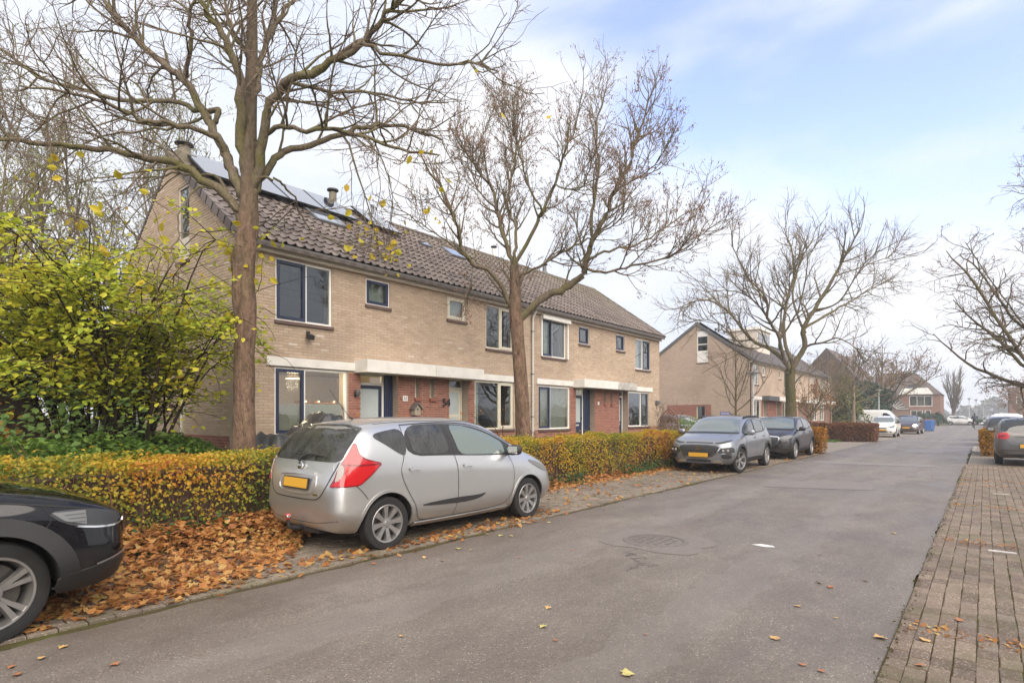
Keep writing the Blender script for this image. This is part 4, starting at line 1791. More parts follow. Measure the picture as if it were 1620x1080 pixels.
# ---- third row (steep dark gable) and the houses closing the street
def far_house(name, label, x0, x1, y0, y1, eave, ridge, walls, roofm, hip=0.0, along='x', dormers=(), wins=(), group=None, front='-y'):
    """ridge along x. walls to the eave, gabled or hipped roof, windows on the -y front: (u0,u1,z0,z1)"""
    root = empty(name, ((x0 + x1) / 2, (y0 + y1) / 2, 0), 0, label, 'house', group)
    ox, oy = (x0 + x1) / 2, (y0 + y1) / 2
    a, b, c, d = x0 - ox, x1 - ox, y0 - oy, y1 - oy
    mb = MB()
    wall_core(mb, a, b, -.1, eave, [(u - ox, v - ox, p, q) for u, v, p, q in wins], c, c + .3, axis='y')
    mb.box(a, b, d - .3, d, -.1, eave)
    mb.box(a, a + .3, c + .3, d - .3, -.1, eave)
    mb.box(b - .3, b, c + .3, d - .3, -.1, eave)
    w = mb.build('wall', M[walls], root)
    o = .35
    if along == 'x':
        m = (c + d) / 2
        v = [(a - .2, c - o, eave - .1), (b + .2, c - o, eave - .1), (b + .2, d + o, eave - .1), (a - .2, d + o, eave - .1), (a + hip - .2, m, ridge), (b - hip + .2, m, ridge)]
        f = [(0, 1, 5, 4), (2, 3, 4, 5), (1, 2, 5), (3, 0, 4), (0, 3, 2, 1)]
    else:
        m = (a + b) / 2
        v = [(a - o, c - .2, eave - .1), (b + o, c - .2, eave - .1), (b + o, d + .2, eave - .1), (a - o, d + .2, eave - .1), (m, c + hip - .2, ridge), (m, d - hip + .2, ridge)]
        f = [(1, 2, 5, 4), (3, 0, 4, 5), (0, 1, 4), (2, 3, 5), (0, 3, 2, 1)]
    rb = MB()
    rb.add(v, f)
    rf = rb.build('roof', M[roofm], root)
    mb = MB()
    mb.box(a + .3, b - .3, c + 1.6, c + 1.7, 0, eave - .1)
    mb.build('room_wall', M['room'], root)
    F = Facade(root, 'y', c)
    for u, v_, p, q in wins:
        n = 1 if v_ - u < 1.4 else 3 if v_ - u > 2.4 else 2
        F.window(u - ox, v_ - ox, p, q, [(i / n, (i + 1) / n, None) for i in range(n)], 'white', w=.09, sill=False)
    return root, rf, w, (ox, oy, c)


def build_far():
    # third row: two houses, a steep dark gable towards the camera
    r, rf, w, _ = far_house('gabled_house', 'dark brick house with a steep gable behind the evergreens', -19.0, -11.5, 80, 86, 5.4, 10.0, 'masonry_brown', 'roof_brown', along='y')
    mb = MB()
    mb.prism([(-3.75, 5.4), (3.75, 5.4), (0, 9.8)], 1, -3.02, -2.9)
    mb.build('gable_wall', M['masonry_brown'], r)
    F = Facade(r, 'y', -3.02)
    F.window(.6, 1.5, 6.0, 8.3, [(0, 1, None)], 'white', set_=.05, w=.12)
    for i in range(2):
        far_house('gabled_house', ['brick house behind the steep dark gable, joined to it', 'last brick house of the third row, mostly hidden'][i], -19.0, -11.5, 86.02 + i * 6, 92 + i * 6, 5.4, 10.0, 'masonry_brown', 'roof_brown', along='y')
    # house closing the view left: hipped roof with white dormer fronts
    for k, (x0, x1, y, lab, hp) in enumerate(((-20.0, -6.0, 126, 'wide brick house with white fronted dormers closing the street', 4.2), (3.2, 17.0, 126, 'brick house with a white roof front at the right end of the street', 4.2))):
        wins = [(x0 + .8, x0 + 2.2, 3.4, 4.7), (x0 + 5.0, x0 + 6.2, .9, 2.4), (x1 - 4.6, x1 - 1.2, 3.2, 5.1), (x1 - 4.4, x1 - 2.6, .3, 2.5), (x1 - 2.3, x1 - 1.4, .9, 2.5), (x0 + 2.2, x0 + 4.8, 3.3, 5.0)]
        r, rf, w, (ox, oy, c) = far_house('brick_house', lab, x0, x1, y, y + 10, 5.4, 9.6, 'masonry_terra', 'roof_brown', hip=hp, wins=wins, group=None)
        for u0, u1 in (((x1 - 6.2, x1 - 1.0)), ((x0 + 1.0, x0 + 5.4))):
            mb = MB()
            mb.prism([(u0 - ox, 5.3), (u1 - ox, 5.3), (u1 - ox - .9, 6.5), (u0 - ox + .7, 6.5)], 1, c - .25, c + 2.2)
            d = mb.build('dormer', M['white'], rf)
            for q in range(3):
                k = MB()
                a = u0 - ox + 1.5 + q * (u1 - u0 - 3.2) / 3
                k.box(a, a + (u1 - u0 - 3.2) / 3 - .15, c - .1, c + 2.4, 6.51, 7.2)
                k.build('pane', M['solar'], d)
        # porch with a pitched glass canopy
        if x0 < 0:
            mb = MB()
            mb.box(x1 - 7.4 - ox, x1 - 4.7 - ox, c - 1.6, c - .01, 0, 2.7)
            p = mb.build('porch', M['masonry_brown'], r)
            mb = MB()
            mb.prism([(x1 - 7.6 - ox, 2.7), (x1 - 4.5 - ox, 2.7), (x1 - 6.6 - ox, 5.2)], 1, c - 1.8, c - .02)
            mb.build('porch_roof', M['roof_brown'], p)
            for q in range(5):
                k = MB()
                a = q / 5
                k.tube([(x1 - 4.6 - ox - 2.0 * a, c - 1.83, 2.75 + 2.3 * a), (x1 - 6.4 - ox - .6 * a, c - 1.83, 2.75 + .6 * a)], .05, 4)
                k.build('rafter', M['white'], p)


build_far()
for i in range(4):
    q = far_house('terrace_house', ('first', 'second', 'third', 'fourth')[i] + ' house across the street, seen only as a reflection in the windows', -3.5, 3.5, 0, 8, 5.2, 8.0, 'masonry_buff', 'roof_far', wins=[(-2.6, -.6, .9, 2.5), (.8, 1.8, .3, 2.5), (-2.6, -1.2, 3.4, 4.7), (.8, 2.2, 3.4, 4.7)])[0]
    q.location = (18, -8 + i * 7.05, 0)
    q.rotation_euler.z = R(-90)
# ------------------------------------------------------------------ trees: measured trunks and main limbs
PLANE_TREE_TRUNK = [(-8.85, 4.15, 0.93), (-8.86, 4.14, 1.72), (-8.86, 4.14, 2.5), (-8.84, 4.16, 3.09), (-8.86, 4.14, 3.68), (-8.84, 4.16, 4.13), (-8.82, 4.18, 4.62), (-8.8, 4.19, 5.06), (-8.79, 4.2, 6.04), (-8.77, 4.22, 7.03), (-8.76, 4.22, 8.01), (-8.76, 4.23, 8.6), (-8.74, 4.24, 9.19)]
PLANE_TREE_RADII = [0.168, 0.155, 0.15, 0.15, 0.164, 0.151, 0.147, 0.126, 0.097, 0.084, 0.071, 0.059, 0.042]
PLANE_TREE_LIMBS = [
    ([(-8.97, 4.06, 4.79), (-9.17, 3.74, 5.11), (-9.31, 3.48, 5.28), (-9.35, 3.3, 5.34), (-9.64, 2.91, 5.4), (-9.97, 2.49, 5.44), (-10.36, 2.02, 5.45), (-10.73, 1.56, 5.42), (-10.86, 1.31, 5.28)], 0.075, 0.0176),
    ([(-8.94, 4.08, 5.11), (-9.16, 4.02, 5.6), (-9.38, 3.97, 5.94), (-9.64, 3.89, 6.4), (-10.02, 3.7, 7.02), (-10.41, 3.51, 7.34), (-10.89, 3.24, 7.87), (-11.33, 3.0, 8.42), (-11.61, 2.9, 8.92)], 0.088, 0.022),
    ([(-9.48, 4.02, 6.48), (-9.86, 3.92, 6.53), (-10.45, 3.66, 6.79), (-11.3, 3.18, 6.9), (-12.04, 2.78, 7.17), (-12.81, 2.37, 7.52), (-13.55, 1.97, 8.13), (-14.04, 1.79, 8.47)], 0.048, 0.0132),
    ([(-9.14, 3.91, 5.8), (-9.15, 3.55, 5.86), (-9.15, 3.21, 5.82), (-9.2, 2.82, 5.73), (-9.23, 2.45, 5.8), (-9.36, 1.99, 5.83), (-9.47, 1.56, 5.75)], 0.044, 0.0106),
    ([(-8.85, 4.15, 5.45), (-8.79, 4.03, 5.98), (-8.64, 3.98, 6.39), (-8.58, 3.86, 6.78), (-8.58, 3.68, 7.16), (-8.66, 3.45, 7.43), (-8.65, 3.28, 7.69)], 0.088, 0.0264),
    ([(-10.13, 3.74, 7.08), (-9.82, 3.74, 7.42), (-9.62, 3.64, 7.79), (-9.31, 3.64, 8.03)], 0.044, 0.0176),
    ([(-8.74, 4.24, 5.06), (-8.52, 4.24, 5.78), (-8.22, 4.31, 6.37), (-7.79, 4.47, 6.57), (-7.2, 4.78, 6.77), (-6.73, 4.99, 7.04), (-6.41, 5.07, 7.25), (-6.12, 5.12, 7.45)], 0.084, 0.0176),
    ([(-7.64, 4.64, 6.69), (-7.03, 4.93, 6.98), (-6.66, 5.04, 6.76), (-6.01, 5.37, 6.5), (-5.46, 5.62, 6.38), (-5.05, 5.75, 6.18)], 0.035, 0.0088),
    ([(-8.73, 4.25, 5.01), (-8.71, 4.46, 5.49), (-8.65, 4.69, 5.78), (-8.39, 5.09, 6.0), (-8.16, 5.47, 6.22), (-7.95, 5.83, 6.41), (-7.61, 6.29, 6.45), (-7.22, 6.81, 6.31)], 0.088, 0.0158),
    ([(-8.66, 4.31, 5.8), (-8.25, 4.32, 5.89), (-7.73, 4.44, 5.74), (-7.15, 4.59, 5.63), (-6.49, 4.81, 5.36), (-5.9, 4.98, 5.07), (-5.42, 5.05, 4.91)], 0.044, 0.0106),
    ([(-8.53, 4.42, 5.23), (-8.61, 4.67, 5.21), (-8.67, 4.92, 5.04), (-8.82, 5.12, 4.81), (-8.66, 5.56, 4.57), (-8.61, 5.91, 4.36)], 0.022, 0.0053),
    ([(-8.7, 4.28, 6.63), (-8.86, 4.43, 7.37), (-8.88, 4.71, 8.03), (-8.92, 4.97, 8.48), (-8.94, 5.25, 8.94)], 0.053, 0.0176),
    ([(-8.08, 4.53, 6.61), (-7.99, 5.13, 6.69), (-7.82, 5.79, 6.93), (-7.64, 6.46, 6.98), (-7.43, 7.15, 7.18)], 0.035, 0.0088),
    ([(-8.9, 3.98, 4.78), (-9.38, 3.97, 5.34), (-9.97, 3.87, 5.47), (-10.54, 3.79, 5.67), (-11.21, 3.62, 5.72), (-11.98, 3.37, 5.79), (-12.92, 2.98, 5.85)], 0.026, 0.007),
    ([(-9.6, 3.92, 6.37), (-10.17, 3.66, 6.28), (-10.91, 3.25, 6.25), (-11.59, 2.89, 6.23), (-12.28, 2.52, 5.87), (-12.99, 2.14, 5.28)], 0.026, 0.0053),
    ([(-8.76, 4.23, 7.03), (-9.39, 4.22, 7.74), (-9.88, 4.34, 8.38), (-10.37, 4.45, 9.05)], 0.044, 0.0176),
    ([(-9.22, 3.58, 4.98), (-9.12, 3.32, 4.5), (-8.86, 3.19, 4.05), (-8.77, 2.92, 3.7)], 0.018, 0.0044),
    ([(-8.18, 5.49, 6.22), (-7.9, 5.85, 6.03), (-7.78, 6.09, 5.59), (-7.77, 6.22, 4.98)], 0.018, 0.0044),
]
ALDER_TREE_TRUNK = [(-8.57, 10.76, 0.97), (-8.6, 10.73, 1.81), (-8.65, 10.69, 2.73), (-8.68, 10.66, 3.49), (-8.72, 10.63, 4.1), (-8.73, 10.62, 4.64), (-8.75, 10.6, 5.17)]
ALDER_TREE_RADII = [0.184, 0.17, 0.161, 0.156, 0.161, 0.129, 0.101]
ALDER_TREE_LIMBS = [
    ([(-8.75, 10.61, 4.66), (-8.83, 10.69, 5.2), (-9.05, 10.65, 5.8), (-9.29, 10.6, 6.62), (-9.45, 10.62, 7.19), (-9.77, 10.51, 7.66), (-10.25, 10.25, 8.45), (-10.54, 10.16, 8.94)], 0.07, 0.0094),
    ([(-8.73, 10.62, 5.15), (-8.35, 10.76, 5.84), (-8.08, 10.82, 6.4), (-7.77, 10.9, 6.94), (-7.54, 10.92, 7.53), (-7.24, 10.99, 8.19), (-7.06, 10.97, 8.85)], 0.055, 0.0078),
    ([(-8.75, 10.61, 5.22), (-8.84, 10.79, 5.79), (-9.0, 10.92, 6.32), (-9.25, 10.97, 6.76), (-9.32, 11.17, 7.59), (-9.34, 11.41, 8.38), (-9.51, 11.53, 9.42), (-9.73, 11.62, 10.14)], 0.047, 0.0078),
    ([(-8.0, 10.71, 6.35), (-8.1, 10.28, 6.93), (-8.1, 9.93, 7.68), (-7.99, 9.68, 8.16)], 0.035, 0.0078),
    ([(-8.71, 10.64, 3.80), (-8.13, 11.05, 4.4), (-7.73, 11.31, 4.61), (-7.41, 11.51, 4.88), (-7.28, 11.54, 5.26), (-7.12, 11.61, 5.8), (-6.86, 11.75, 6.28), (-6.72, 11.8, 6.75), (-6.42, 11.97, 7.32), (-6.25, 12.05, 7.89), (-6.07, 12.12, 8.5), (-5.97, 12.14, 9.01)], 0.101, 0.0094),
    ([(-7.14, 11.55, 5.69), (-7.26, 11.74, 6.46), (-7.29, 11.99, 7.26), (-7.36, 12.22, 7.93), (-7.52, 12.37, 8.82), (-7.51, 12.66, 9.58), (-7.52, 12.93, 10.24)], 0.047, 0.0078),
    ([(-7.33, 11.53, 5.04), (-6.8, 11.65, 4.9), (-6.23, 11.82, 4.98), (-5.64, 11.99, 5.07), (-5.11, 12.13, 5.24), (-4.62, 12.22, 5.58)], 0.039, 0.0062),
    ([(-7.18, 11.52, 5.27), (-6.95, 12.1, 5.53), (-6.5, 12.87, 5.82), (-6.02, 13.65, 6.44), (-5.52, 14.46, 7.04)], 0.039, 0.0062),
    ([(-8.81, 10.56, 4.2), (-9.05, 10.17, 4.93), (-9.33, 9.75, 5.15), (-9.41, 9.5, 5.45), (-9.44, 9.29, 6.09), (-9.56, 9.01, 6.72), (-9.71, 8.69, 7.14), (-9.78, 8.45, 7.55)], 0.062, 0.0078),
    ([(-8.91, 10.48, 4.36), (-9.49, 10.21, 5.21), (-9.76, 10.2, 5.42), (-9.88, 10.32, 4.67)], 0.023, 0.0047),
    ([(-8.69, 10.66, 4.87), (-8.09, 10.74, 5.09), (-7.37, 10.92, 5.39), (-6.79, 10.99, 5.53), (-6.23, 11.04, 5.76), (-5.79, 10.98, 6.14)], 0.035, 0.0062),
    ([(-9.32, 9.74, 5.17), (-9.52, 9.38, 5.45), (-9.79, 8.96, 5.79), (-10.12, 8.49, 6.13), (-10.37, 8.09, 6.46)], 0.027, 0.0047),
    ([(-9.33, 10.65, 6.64), (-9.79, 10.46, 7.22), (-10.02, 10.46, 7.98), (-9.87, 10.78, 8.8), (-9.72, 11.1, 9.7)], 0.027, 0.0047),
    ([(-7.71, 10.82, 6.9), (-7.08, 10.91, 6.67), (-6.72, 10.78, 7.01), (-6.4, 10.61, 7.41)], 0.023, 0.0047),
    ([(-8.06, 10.79, 6.39), (-8.17, 11.74, 6.89), (-8.03, 12.89, 7.74)], 0.023, 0.0047),
    ([(-6.71, 11.78, 6.75), (-6.22, 11.8, 6.92), (-5.68, 11.86, 7.17), (-5.23, 11.84, 7.73)], 0.027, 0.0047),
]
ELM_TREE_TRUNK = [(-8.18, 33.77, 1.03), (-8.16, 33.79, 2.14), (-8.21, 33.74, 3.35), (-8.21, 33.74, 4.05)]
ELM_TREE_RADII = [0.317, 0.264, 0.246, 0.264]
ELM_TREE_LIMBS = [
    ([(-8.16, 33.79, 4.05), (-7.56, 34.03, 5.27), (-7.56, 33.77, 6.22), (-7.08, 33.9, 7.16), (-6.2, 34.37, 8.94), (-5.51, 34.69, 10.46), (-5.02, 34.84, 11.47)], 0.176, 0.02),
    ([(-7.59, 34.26, 5.29), (-6.79, 34.06, 5.43), (-5.91, 33.92, 5.6), (-4.97, 33.83, 4.93)], 0.08, 0.012),
    ([(-7.44, 34.0, 6.36), (-6.62, 35.49, 7.21), (-5.87, 36.93, 7.96), (-4.98, 38.48, 8.87), (-4.05, 40.06, 9.67)], 0.088, 0.012),
    ([(-8.24, 33.72, 4.11), (-8.73, 33.68, 4.82), (-9.4, 33.5, 5.36), (-10.07, 33.31, 5.77), (-10.75, 33.12, 6.71), (-11.45, 32.91, 7.67), (-12.56, 32.36, 8.24), (-13.88, 31.63, 7.77)], 0.144, 0.016),
    ([(-8.46, 33.53, 4.61), (-8.52, 32.84, 5.72), (-8.84, 31.92, 6.73), (-8.78, 31.32, 7.71), (-9.35, 30.2, 8.65), (-9.81, 29.17, 10.13)], 0.12, 0.016),
    ([(-8.1, 33.84, 4.3), (-8.6, 34.07, 5.85), (-8.64, 34.69, 7.84), (-8.47, 35.48, 9.5), (-8.7, 35.94, 11.34), (-9.19, 36.18, 12.69)], 0.12, 0.016),
    ([(-7.55, 33.9, 6.11), (-8.1, 33.93, 7.91), (-8.01, 34.5, 9.62), (-7.51, 35.4, 11.38), (-7.3, 36.06, 12.39)], 0.088, 0.012),
    ([(-8.84, 31.92, 6.73), (-9.33, 30.86, 7.59), (-10.07, 29.6, 7.95), (-10.86, 28.29, 7.73)], 0.064, 0.0096),
    ([(-8.66, 33.38, 5.66), (-7.72, 33.28, 7.15), (-7.19, 32.86, 9.17), (-7.03, 32.13, 10.39)], 0.072, 0.0096),
    ([(-7.08, 33.9, 7.16), (-5.92, 34.0, 7.52), (-4.9, 33.99, 9.13), (-4.0, 33.87, 9.98)], 0.064, 0.0096),
    ([(-6.2, 34.37, 8.94), (-5.42, 35.45, 9.39), (-4.25, 36.87, 10.09), (-3.72, 37.74, 10.06)], 0.048, 0.008),
    ([(-9.38, 33.43, 5.35), (-10.09, 32.19, 5.29), (-10.77, 30.97, 6.21), (-11.24, 29.92, 6.61), (-12.15, 28.52, 6.53)], 0.048, 0.008),
]
LEAF_SPOTS = [(-2.47, 3.33, 0.11, 1, 0.022), (-2.68, 3.68, 0.1, 0, 0.022), (-1.11, 4.16, 0.13, 0, 0.022), (-1.64, 3.03, 0.16, 1, 0.022), (-1.16, 4.99, 0.1, 0, 0.022), (-1.17, 5.81, 0.1, 0, 0.022), (-1.06, 5.73, 0.09, 2, 0.022), (-1.39, 6.97, 0.07, 3, 0.022), (-0.86, 3.83, 0.08, 2, 0.022), (-0.76, 3.81, 0.08, 2, 0.022), (-0.87, 4.88, 0.06, 0, 0.022), (-1.03, 18.07, 0.12, 0, 0.022), (-0.9, 8.86, 0.13, 0, 0.022), (-0.85, 6.16, 0.1, 3, 0.022), (-1.06, 5.73, 0.1, 2, 0.022), (-5.53, 23.64, 0.12, 0, 0.034), (-3.89, 16.98, 0.1, 3, 0.022), (-0.31, 4.74, 0.13, 0, 0.034), (-0.31, 4.25, 0.1, 2, 0.034), (-0.15, 5.37, 0.11, 2, 0.034), (-0.38, 4.96, 0.05, 0, 0.034), (-0.31, 5.06, 0.06, 1, 0.034), (-0.55, 4.65, 0.16, 0, 0.022), (-4.7, 1.0, 0.1, 0, 0.022), (-4.58, 0.86, 0.09, 0, 0.022), (-4.4, 0.72, 0.1, 2, 0.022), (-4.57, 0.72, 0.08, 2, 0.022), (-4.13, 1.13, 0.1, 2, 0.022), (-5.81, 1.93, 0.1, 1, 0.034), (-4.66, 4.64, 0.13, 1, 0.022), (-5.57, 5.48, 0.09, 1, 0.034), (-4.5, 4.69, 0.07, 1, 0.022), (-5.26, 4.85, 0.08, 2, 0.034), (-5.19, 5.52, 0.1, 1, 0.034), (-5.09, 5.6, 0.09, 0, 0.034), (-4.76, 5.5, 0.12, 1, 0.022), (-4.64, 5.56, 0.1, 1, 0.022), (-5.04, 6.34, 0.08, 0, 0.034), (-4.8, 6.6, 0.1, 1, 0.022), (-3.86, 4.77, 0.07, 2, 0.022), (-4.4, 4.15, 0.08, 2, 0.022), (-4.65, 4.11, 0.09, 0, 0.022), (-4.86, 3.6, 0.1, 2, 0.022), (-4.93, 9.59, 0.09, 0, 0.022), (-4.76, 8.06, 0.08, 0, 0.022), (-4.68, 8.55, 0.07, 3, 0.022), (-5.88, 12.38, 0.1, 1, 0.034), (-6.72, 13.96, 0.08, 0, 0.034), (-3.12, 2.55, 0.07, 0, 0.022), (-2.25, 3.17, 0.06, 2, 0.022), (-3.23, 8.23, 0.06, 3, 0.022), (-3.62, 5.42, 0.06, 2, 0.022), (-1.83, 3.66, 0.05, 2, 0.022)]


def bark_mat(name, a, b, green, grn=.5, scale=9, top=None):
    t = NT(name)
    p = t.pos()
    m = t.mapping(p, (1, 1, .35))
    n1 = t.noise(m, scale, 5, .7, .5)
    n2 = t.voro(m, scale * 3.2)
    c = t.ramp(n1, [(.3, a), (.7, b)])
    c = t.mix(.6, c, t.ramp(n2, [(0, (.28, .28, .28)), (.6, (.68, .67, .66))]), 'OVERLAY')
    g = t.noise(p, 1.9, 4, .6)
    c = t.mix(t.math('MULTIPLY', t.ramp(g, [(.42, (0, 0, 0)), (.66, (1, 1, 1))]), grn), c, green)
    if top:
        sp = t.n.new('ShaderNodeSeparateXYZ')
        t.l.new(p, sp.inputs[0])
        mr = t.n.new('ShaderNodeMapRange')
        t.l.new(t.math('ADD', sp.outputs[2], t.math('MULTIPLY', n1, 1.2)), mr.inputs[0])
        mr.inputs[1].default_value, mr.inputs[2].default_value = 4.9, 6.3
        c = t.mix(mr.outputs[0], c, t.ramp(n1, [(.3, top[0]), (.7, top[1])]))
    t.set(color=c, rough=.9, spec=.2)
    t.bump(t.math('ADD', n1, t.math('MULTIPLY', n2, .6)), .018, .9)
    return t.m


M['bark_brown'] = bark_mat('bark_reddish', (.048, .029, .021), (.215, .14, .10), (.10, .09, .04), .35, 15, ((.06, .046, .033), (.135, .105, .07)))
M['bark_limb'] = bark_mat('bark_mossy', (.07, .055, .042), (.15, .12, .085), (.115, .11, .035), .75, 14)
M['bark_grey'] = bark_mat('bark_grey', (.11, .085, .065), (.22, .175, .135), (.13, .125, .045), .55)
M['bark_green'] = bark_mat('bark_green', (.06, .045, .028), (.12, .095, .055), (.06, .068, .018), .8)
M['bark_dark'] = bark_mat('bark_dark', (.012, .008, .006), (.05, .032, .022), (.03, .03, .015), .2, 6)
M['twig'] = simple('twig_brown', (.135, .095, .068), .85, 0, .35, 3)
M['twig_light'] = simple('twig_olive', (.15, .115, .075), .85, 0, .35, 3)
M['twig_red'] = simple('twig_red', (.17, .085, .06), .85, 0, .3, 3)
M['catkin'] = leafmat('seed_clusters', [(0, (.13, .07, .05)), (.6, (.20, .11, .075)), (1, (.27, .17, .11))], 1.0, .7, sss=False)


def norm(v):
    return v / (np.linalg.norm(v) + 1e-9)


def path(p, d, L, n, wander, trop=0.0, droop=0.0):
    p = np.array(p, float)
    d = norm(np.array(d, float))
    out = [p.copy()]
    for i in range(n):
        d = norm(d + rng.normal(size=3) * wander + np.array([0, 0, trop - droop * i / n]))
        p = p + d * (L / n)
        out.append(p.copy())
    return np.array(out)


def smooth_poly(pts, k=3):
    """Catmull-Rom through the points"""
    P = np.array(pts, float)
    Q = np.vstack([2 * P[0] - P[1], P, 2 * P[-1] - P[-2]])
    out = []
    for i in range(1, len(Q) - 2):
        for j in range(k):
            t = j / k
            a, b, c, d = Q[i - 1], Q[i], Q[i + 1], Q[i + 2]
            out.append(.5 * ((2 * b) + (-a + c) * t + (2 * a - 5 * b + 4 * c - d) * t * t + (-a + 3 * b - 3 * c + d) * t ** 3))
    out.append(P[-1])
    return np.array(out)


def side_dir(t, ang, bias=None):
    a = rng.normal(size=3)
    if bias is not None:
        a = a + bias
    a = norm(a - t * np.dot(a, t))
    return norm(t * math.cos(ang) + a * math.sin(ang))


def sprout(T, pts, rads, spec, lv, tips, lo=.2):
    """side branches along a limb, then their own, level by level"""
    sp = spec[lv]
    seg = np.diff(pts, axis=0)
    Ls = np.linalg.norm(seg, axis=1)
    L = Ls.sum()
    n = rng.poisson(sp['n'] * L) if sp['n'] * L < 40 else int(sp['n'] * L)
    cum = np.concatenate([[0], np.cumsum(Ls)]) / L
    for _ in range(max(n, sp.get('min', 1))):
        t = lo + (1 - lo) * rng.random() ** sp.get('pow', .8)
        i = min(np.searchsorted(cum, t) - 1, len(seg) - 1)
        i = max(i, 0)
        f = (t - cum[i]) / (cum[i + 1] - cum[i] + 1e-9)
        p = pts[i] + seg[i] * f
        r = rads[i] + (rads[i + 1] - rads[i]) * f
        d = side_dir(norm(seg[i]), math.radians(sp['ang'] + rng.normal() * 12), sp.get('bias'))
        ln = sp['len'] * (1.15 - .55 * t) * (.6 + .7 * rng.random())
        m = sp['seg']
        q = path(p, d, ln, m, sp['wander'], sp.get('trop', 0), sp.get('droop', 0))
        r0 = min(r * .72, sp['rmax'])
        r0 = max(r0, sp['rmin'])
        rr = np.linspace(r0, sp['rmin'] * .6, m + 1)
        T[sp['bin']].add(q, rr, sp['sides'])
        if lv + 1 < len(spec):
            sprout(T, q, rr, spec, lv + 1, tips, .15)
        else:
            tips.append(q)


def bare_tree(name, label, trunk, radii, limbs, spec, bark, limb_mat, twig_mat, group=None, flare=1.5, extra=None, cat='tree', knots=()):
    base = trunk[0]
    gz = float(ground_h(base[0], base[1]))
    root = empty(name, (base[0], base[1], gz - .02), 0, label, cat, group)
    off = np.array([base[0], base[1], gz - .02])
    tp = smooth_poly(np.array(trunk) - off, 3)
    tr = np.interp(np.linspace(0, 1, len(tp)), np.linspace(0, 1, len(radii)), radii)
    lo = np.array([[tp[0][0], tp[0][1], -.25], [tp[0][0], tp[0][1], .12], [tp[0][0], tp[0][1], .4]])
    if tp[0][2] > .45:
        tp = np.vstack([lo, tp])
        tr = np.concatenate([[tr[0] * flare * 1.1, tr[0] * flare, tr[0] * 1.15], tr])
    sides = 18
    v, f = tube_np(tp, tr, sides)
    vv = v.reshape(len(tp), sides, 3)
    ang = np.arange(sides) / sides * 2 * math.pi
    for i in range(len(tp)):
        k = 1 + .045 * np.sin(3 * ang + i * .5) + .03 * np.sin(5 * ang - i * .8) + rng.normal(size=sides) * .02
        vv[i] = tp[i] + (vv[i] - tp[i]) * k[:, None]
    for kz, ka, ks in knots:
        i = int(np.argmin(np.abs(tp[:, 2] - kz)))
        for di, w in ((-1, .5), (0, 1), (1, .5)):
            if 0 <= i + di < len(tp):
                k = 1 + ks * w * np.exp(-((np.angle(np.exp(1j * (ang - ka)))) / .45) ** 2)
                vv[i + di] = tp[i + di] + (vv[i + di] - tp[i + di]) * k[:, None]
    np_mesh('trunk', vv.reshape(-1, 3), f, M[bark], root, True)
    T = {'branch': Tubes(), 'twig': Tubes()}
    tips = []
    hosts = [(tp, tr)]
    for pts, r0, r1 in limbs:
        P = np.array(pts) - off
        # root the limb inside whatever it grows from
        bd, hp, hr = 1e9, None, r0
        for hq, hrad in hosts:
            d_ = np.linalg.norm(hq - P[0], axis=1)
            i_ = int(np.argmin(d_))
            if d_[i_] - .5 * hrad[i_] < bd:
                bd = d_[i_] - .5 * hrad[i_]
                back = i_
                while back > 0 and np.linalg.norm(hq[back] - hq[i_]) < .8 * max(d_[i_], hrad[i_]):
                    back -= 1
                hp, hr = hq[back], hrad[back]
        P = np.vstack([hp, P]) if np.linalg.norm(P[0] - hp) > .04 else P
        r0 = min(r0, hr * .85)
        q = smooth_poly(P, 4)
        q[1:-1] += rng.normal(size=(len(q) - 2, 3)) * .018
        k = len(q)
        rr = r1 + (r0 - r1) * (1 - np.linspace(0, 1, k)) ** .8
        hosts.append((q, rr))
        lt = Tubes()
        lt.add(q, rr, 9)
        lt.build('limb', M[limb_mat], root)
        sprout(T, q, rr, spec, 0, tips)
    sprout(T, tp[len(tp) // 2:], tr[len(tp) // 2:], spec, 0, tips, .4)
    T['branch'].build('branches', M[limb_mat], root, 'stuff')
    T['twig'].build('twigs', M[twig_mat], root, 'stuff')
    return root, tips, off


SPEC1 = [dict(n=3.5, ang=46, len=1.5, seg=7, wander=.15, trop=.06, rmax=.022, rmin=.008, sides=5, bin='branch', pow=.7),
         dict(n=5.0, ang=44, len=.70, seg=5, wander=.22, trop=.02, droop=.05, rmax=.010, rmin=.0048, sides=4, bin='twig'),
         dict(n=6.0, ang=45, len=.32, seg=3, wander=.22, rmax=.005, rmin=.0032, sides=3, bin='twig')]
T1, tips1, off1 = bare_tree('plane_tree', 'thick bare street tree with reddish bark in front of the navy windowed house', PLANE_TREE_TRUNK, PLANE_TREE_RADII, PLANE_TREE_LIMBS, SPEC1, 'bark_brown', 'bark_limb', 'twig',
                           knots=((3.35, 2.6, .28), (2.75, 2.9, .22), (3.9, -.5, .15)))
SPEC2 = [dict(n=4.8, ang=38, len=1.08, seg=6, wander=.12, trop=.14, rmax=.03, rmin=.010, sides=5, bin='branch', pow=.75),
         dict(n=5.6, ang=38, len=.70, seg=4, wander=.15, trop=.10, rmax=.011, rmin=.0062, sides=4, bin='twig'),
         dict(n=4.0, ang=42, len=.34, seg=3, wander=.18, trop=.05, rmax=.006, rmin=.0042, sides=3, bin='twig')]
T2, tips2, off2 = bare_tree('alder_tree', 'forked bare tree with brown seed clusters behind the middle hedge', ALDER_TREE_TRUNK, ALDER_TREE_RADII, ALDER_TREE_LIMBS, SPEC2, 'bark_brown', 'bark_limb', 'twig_light')


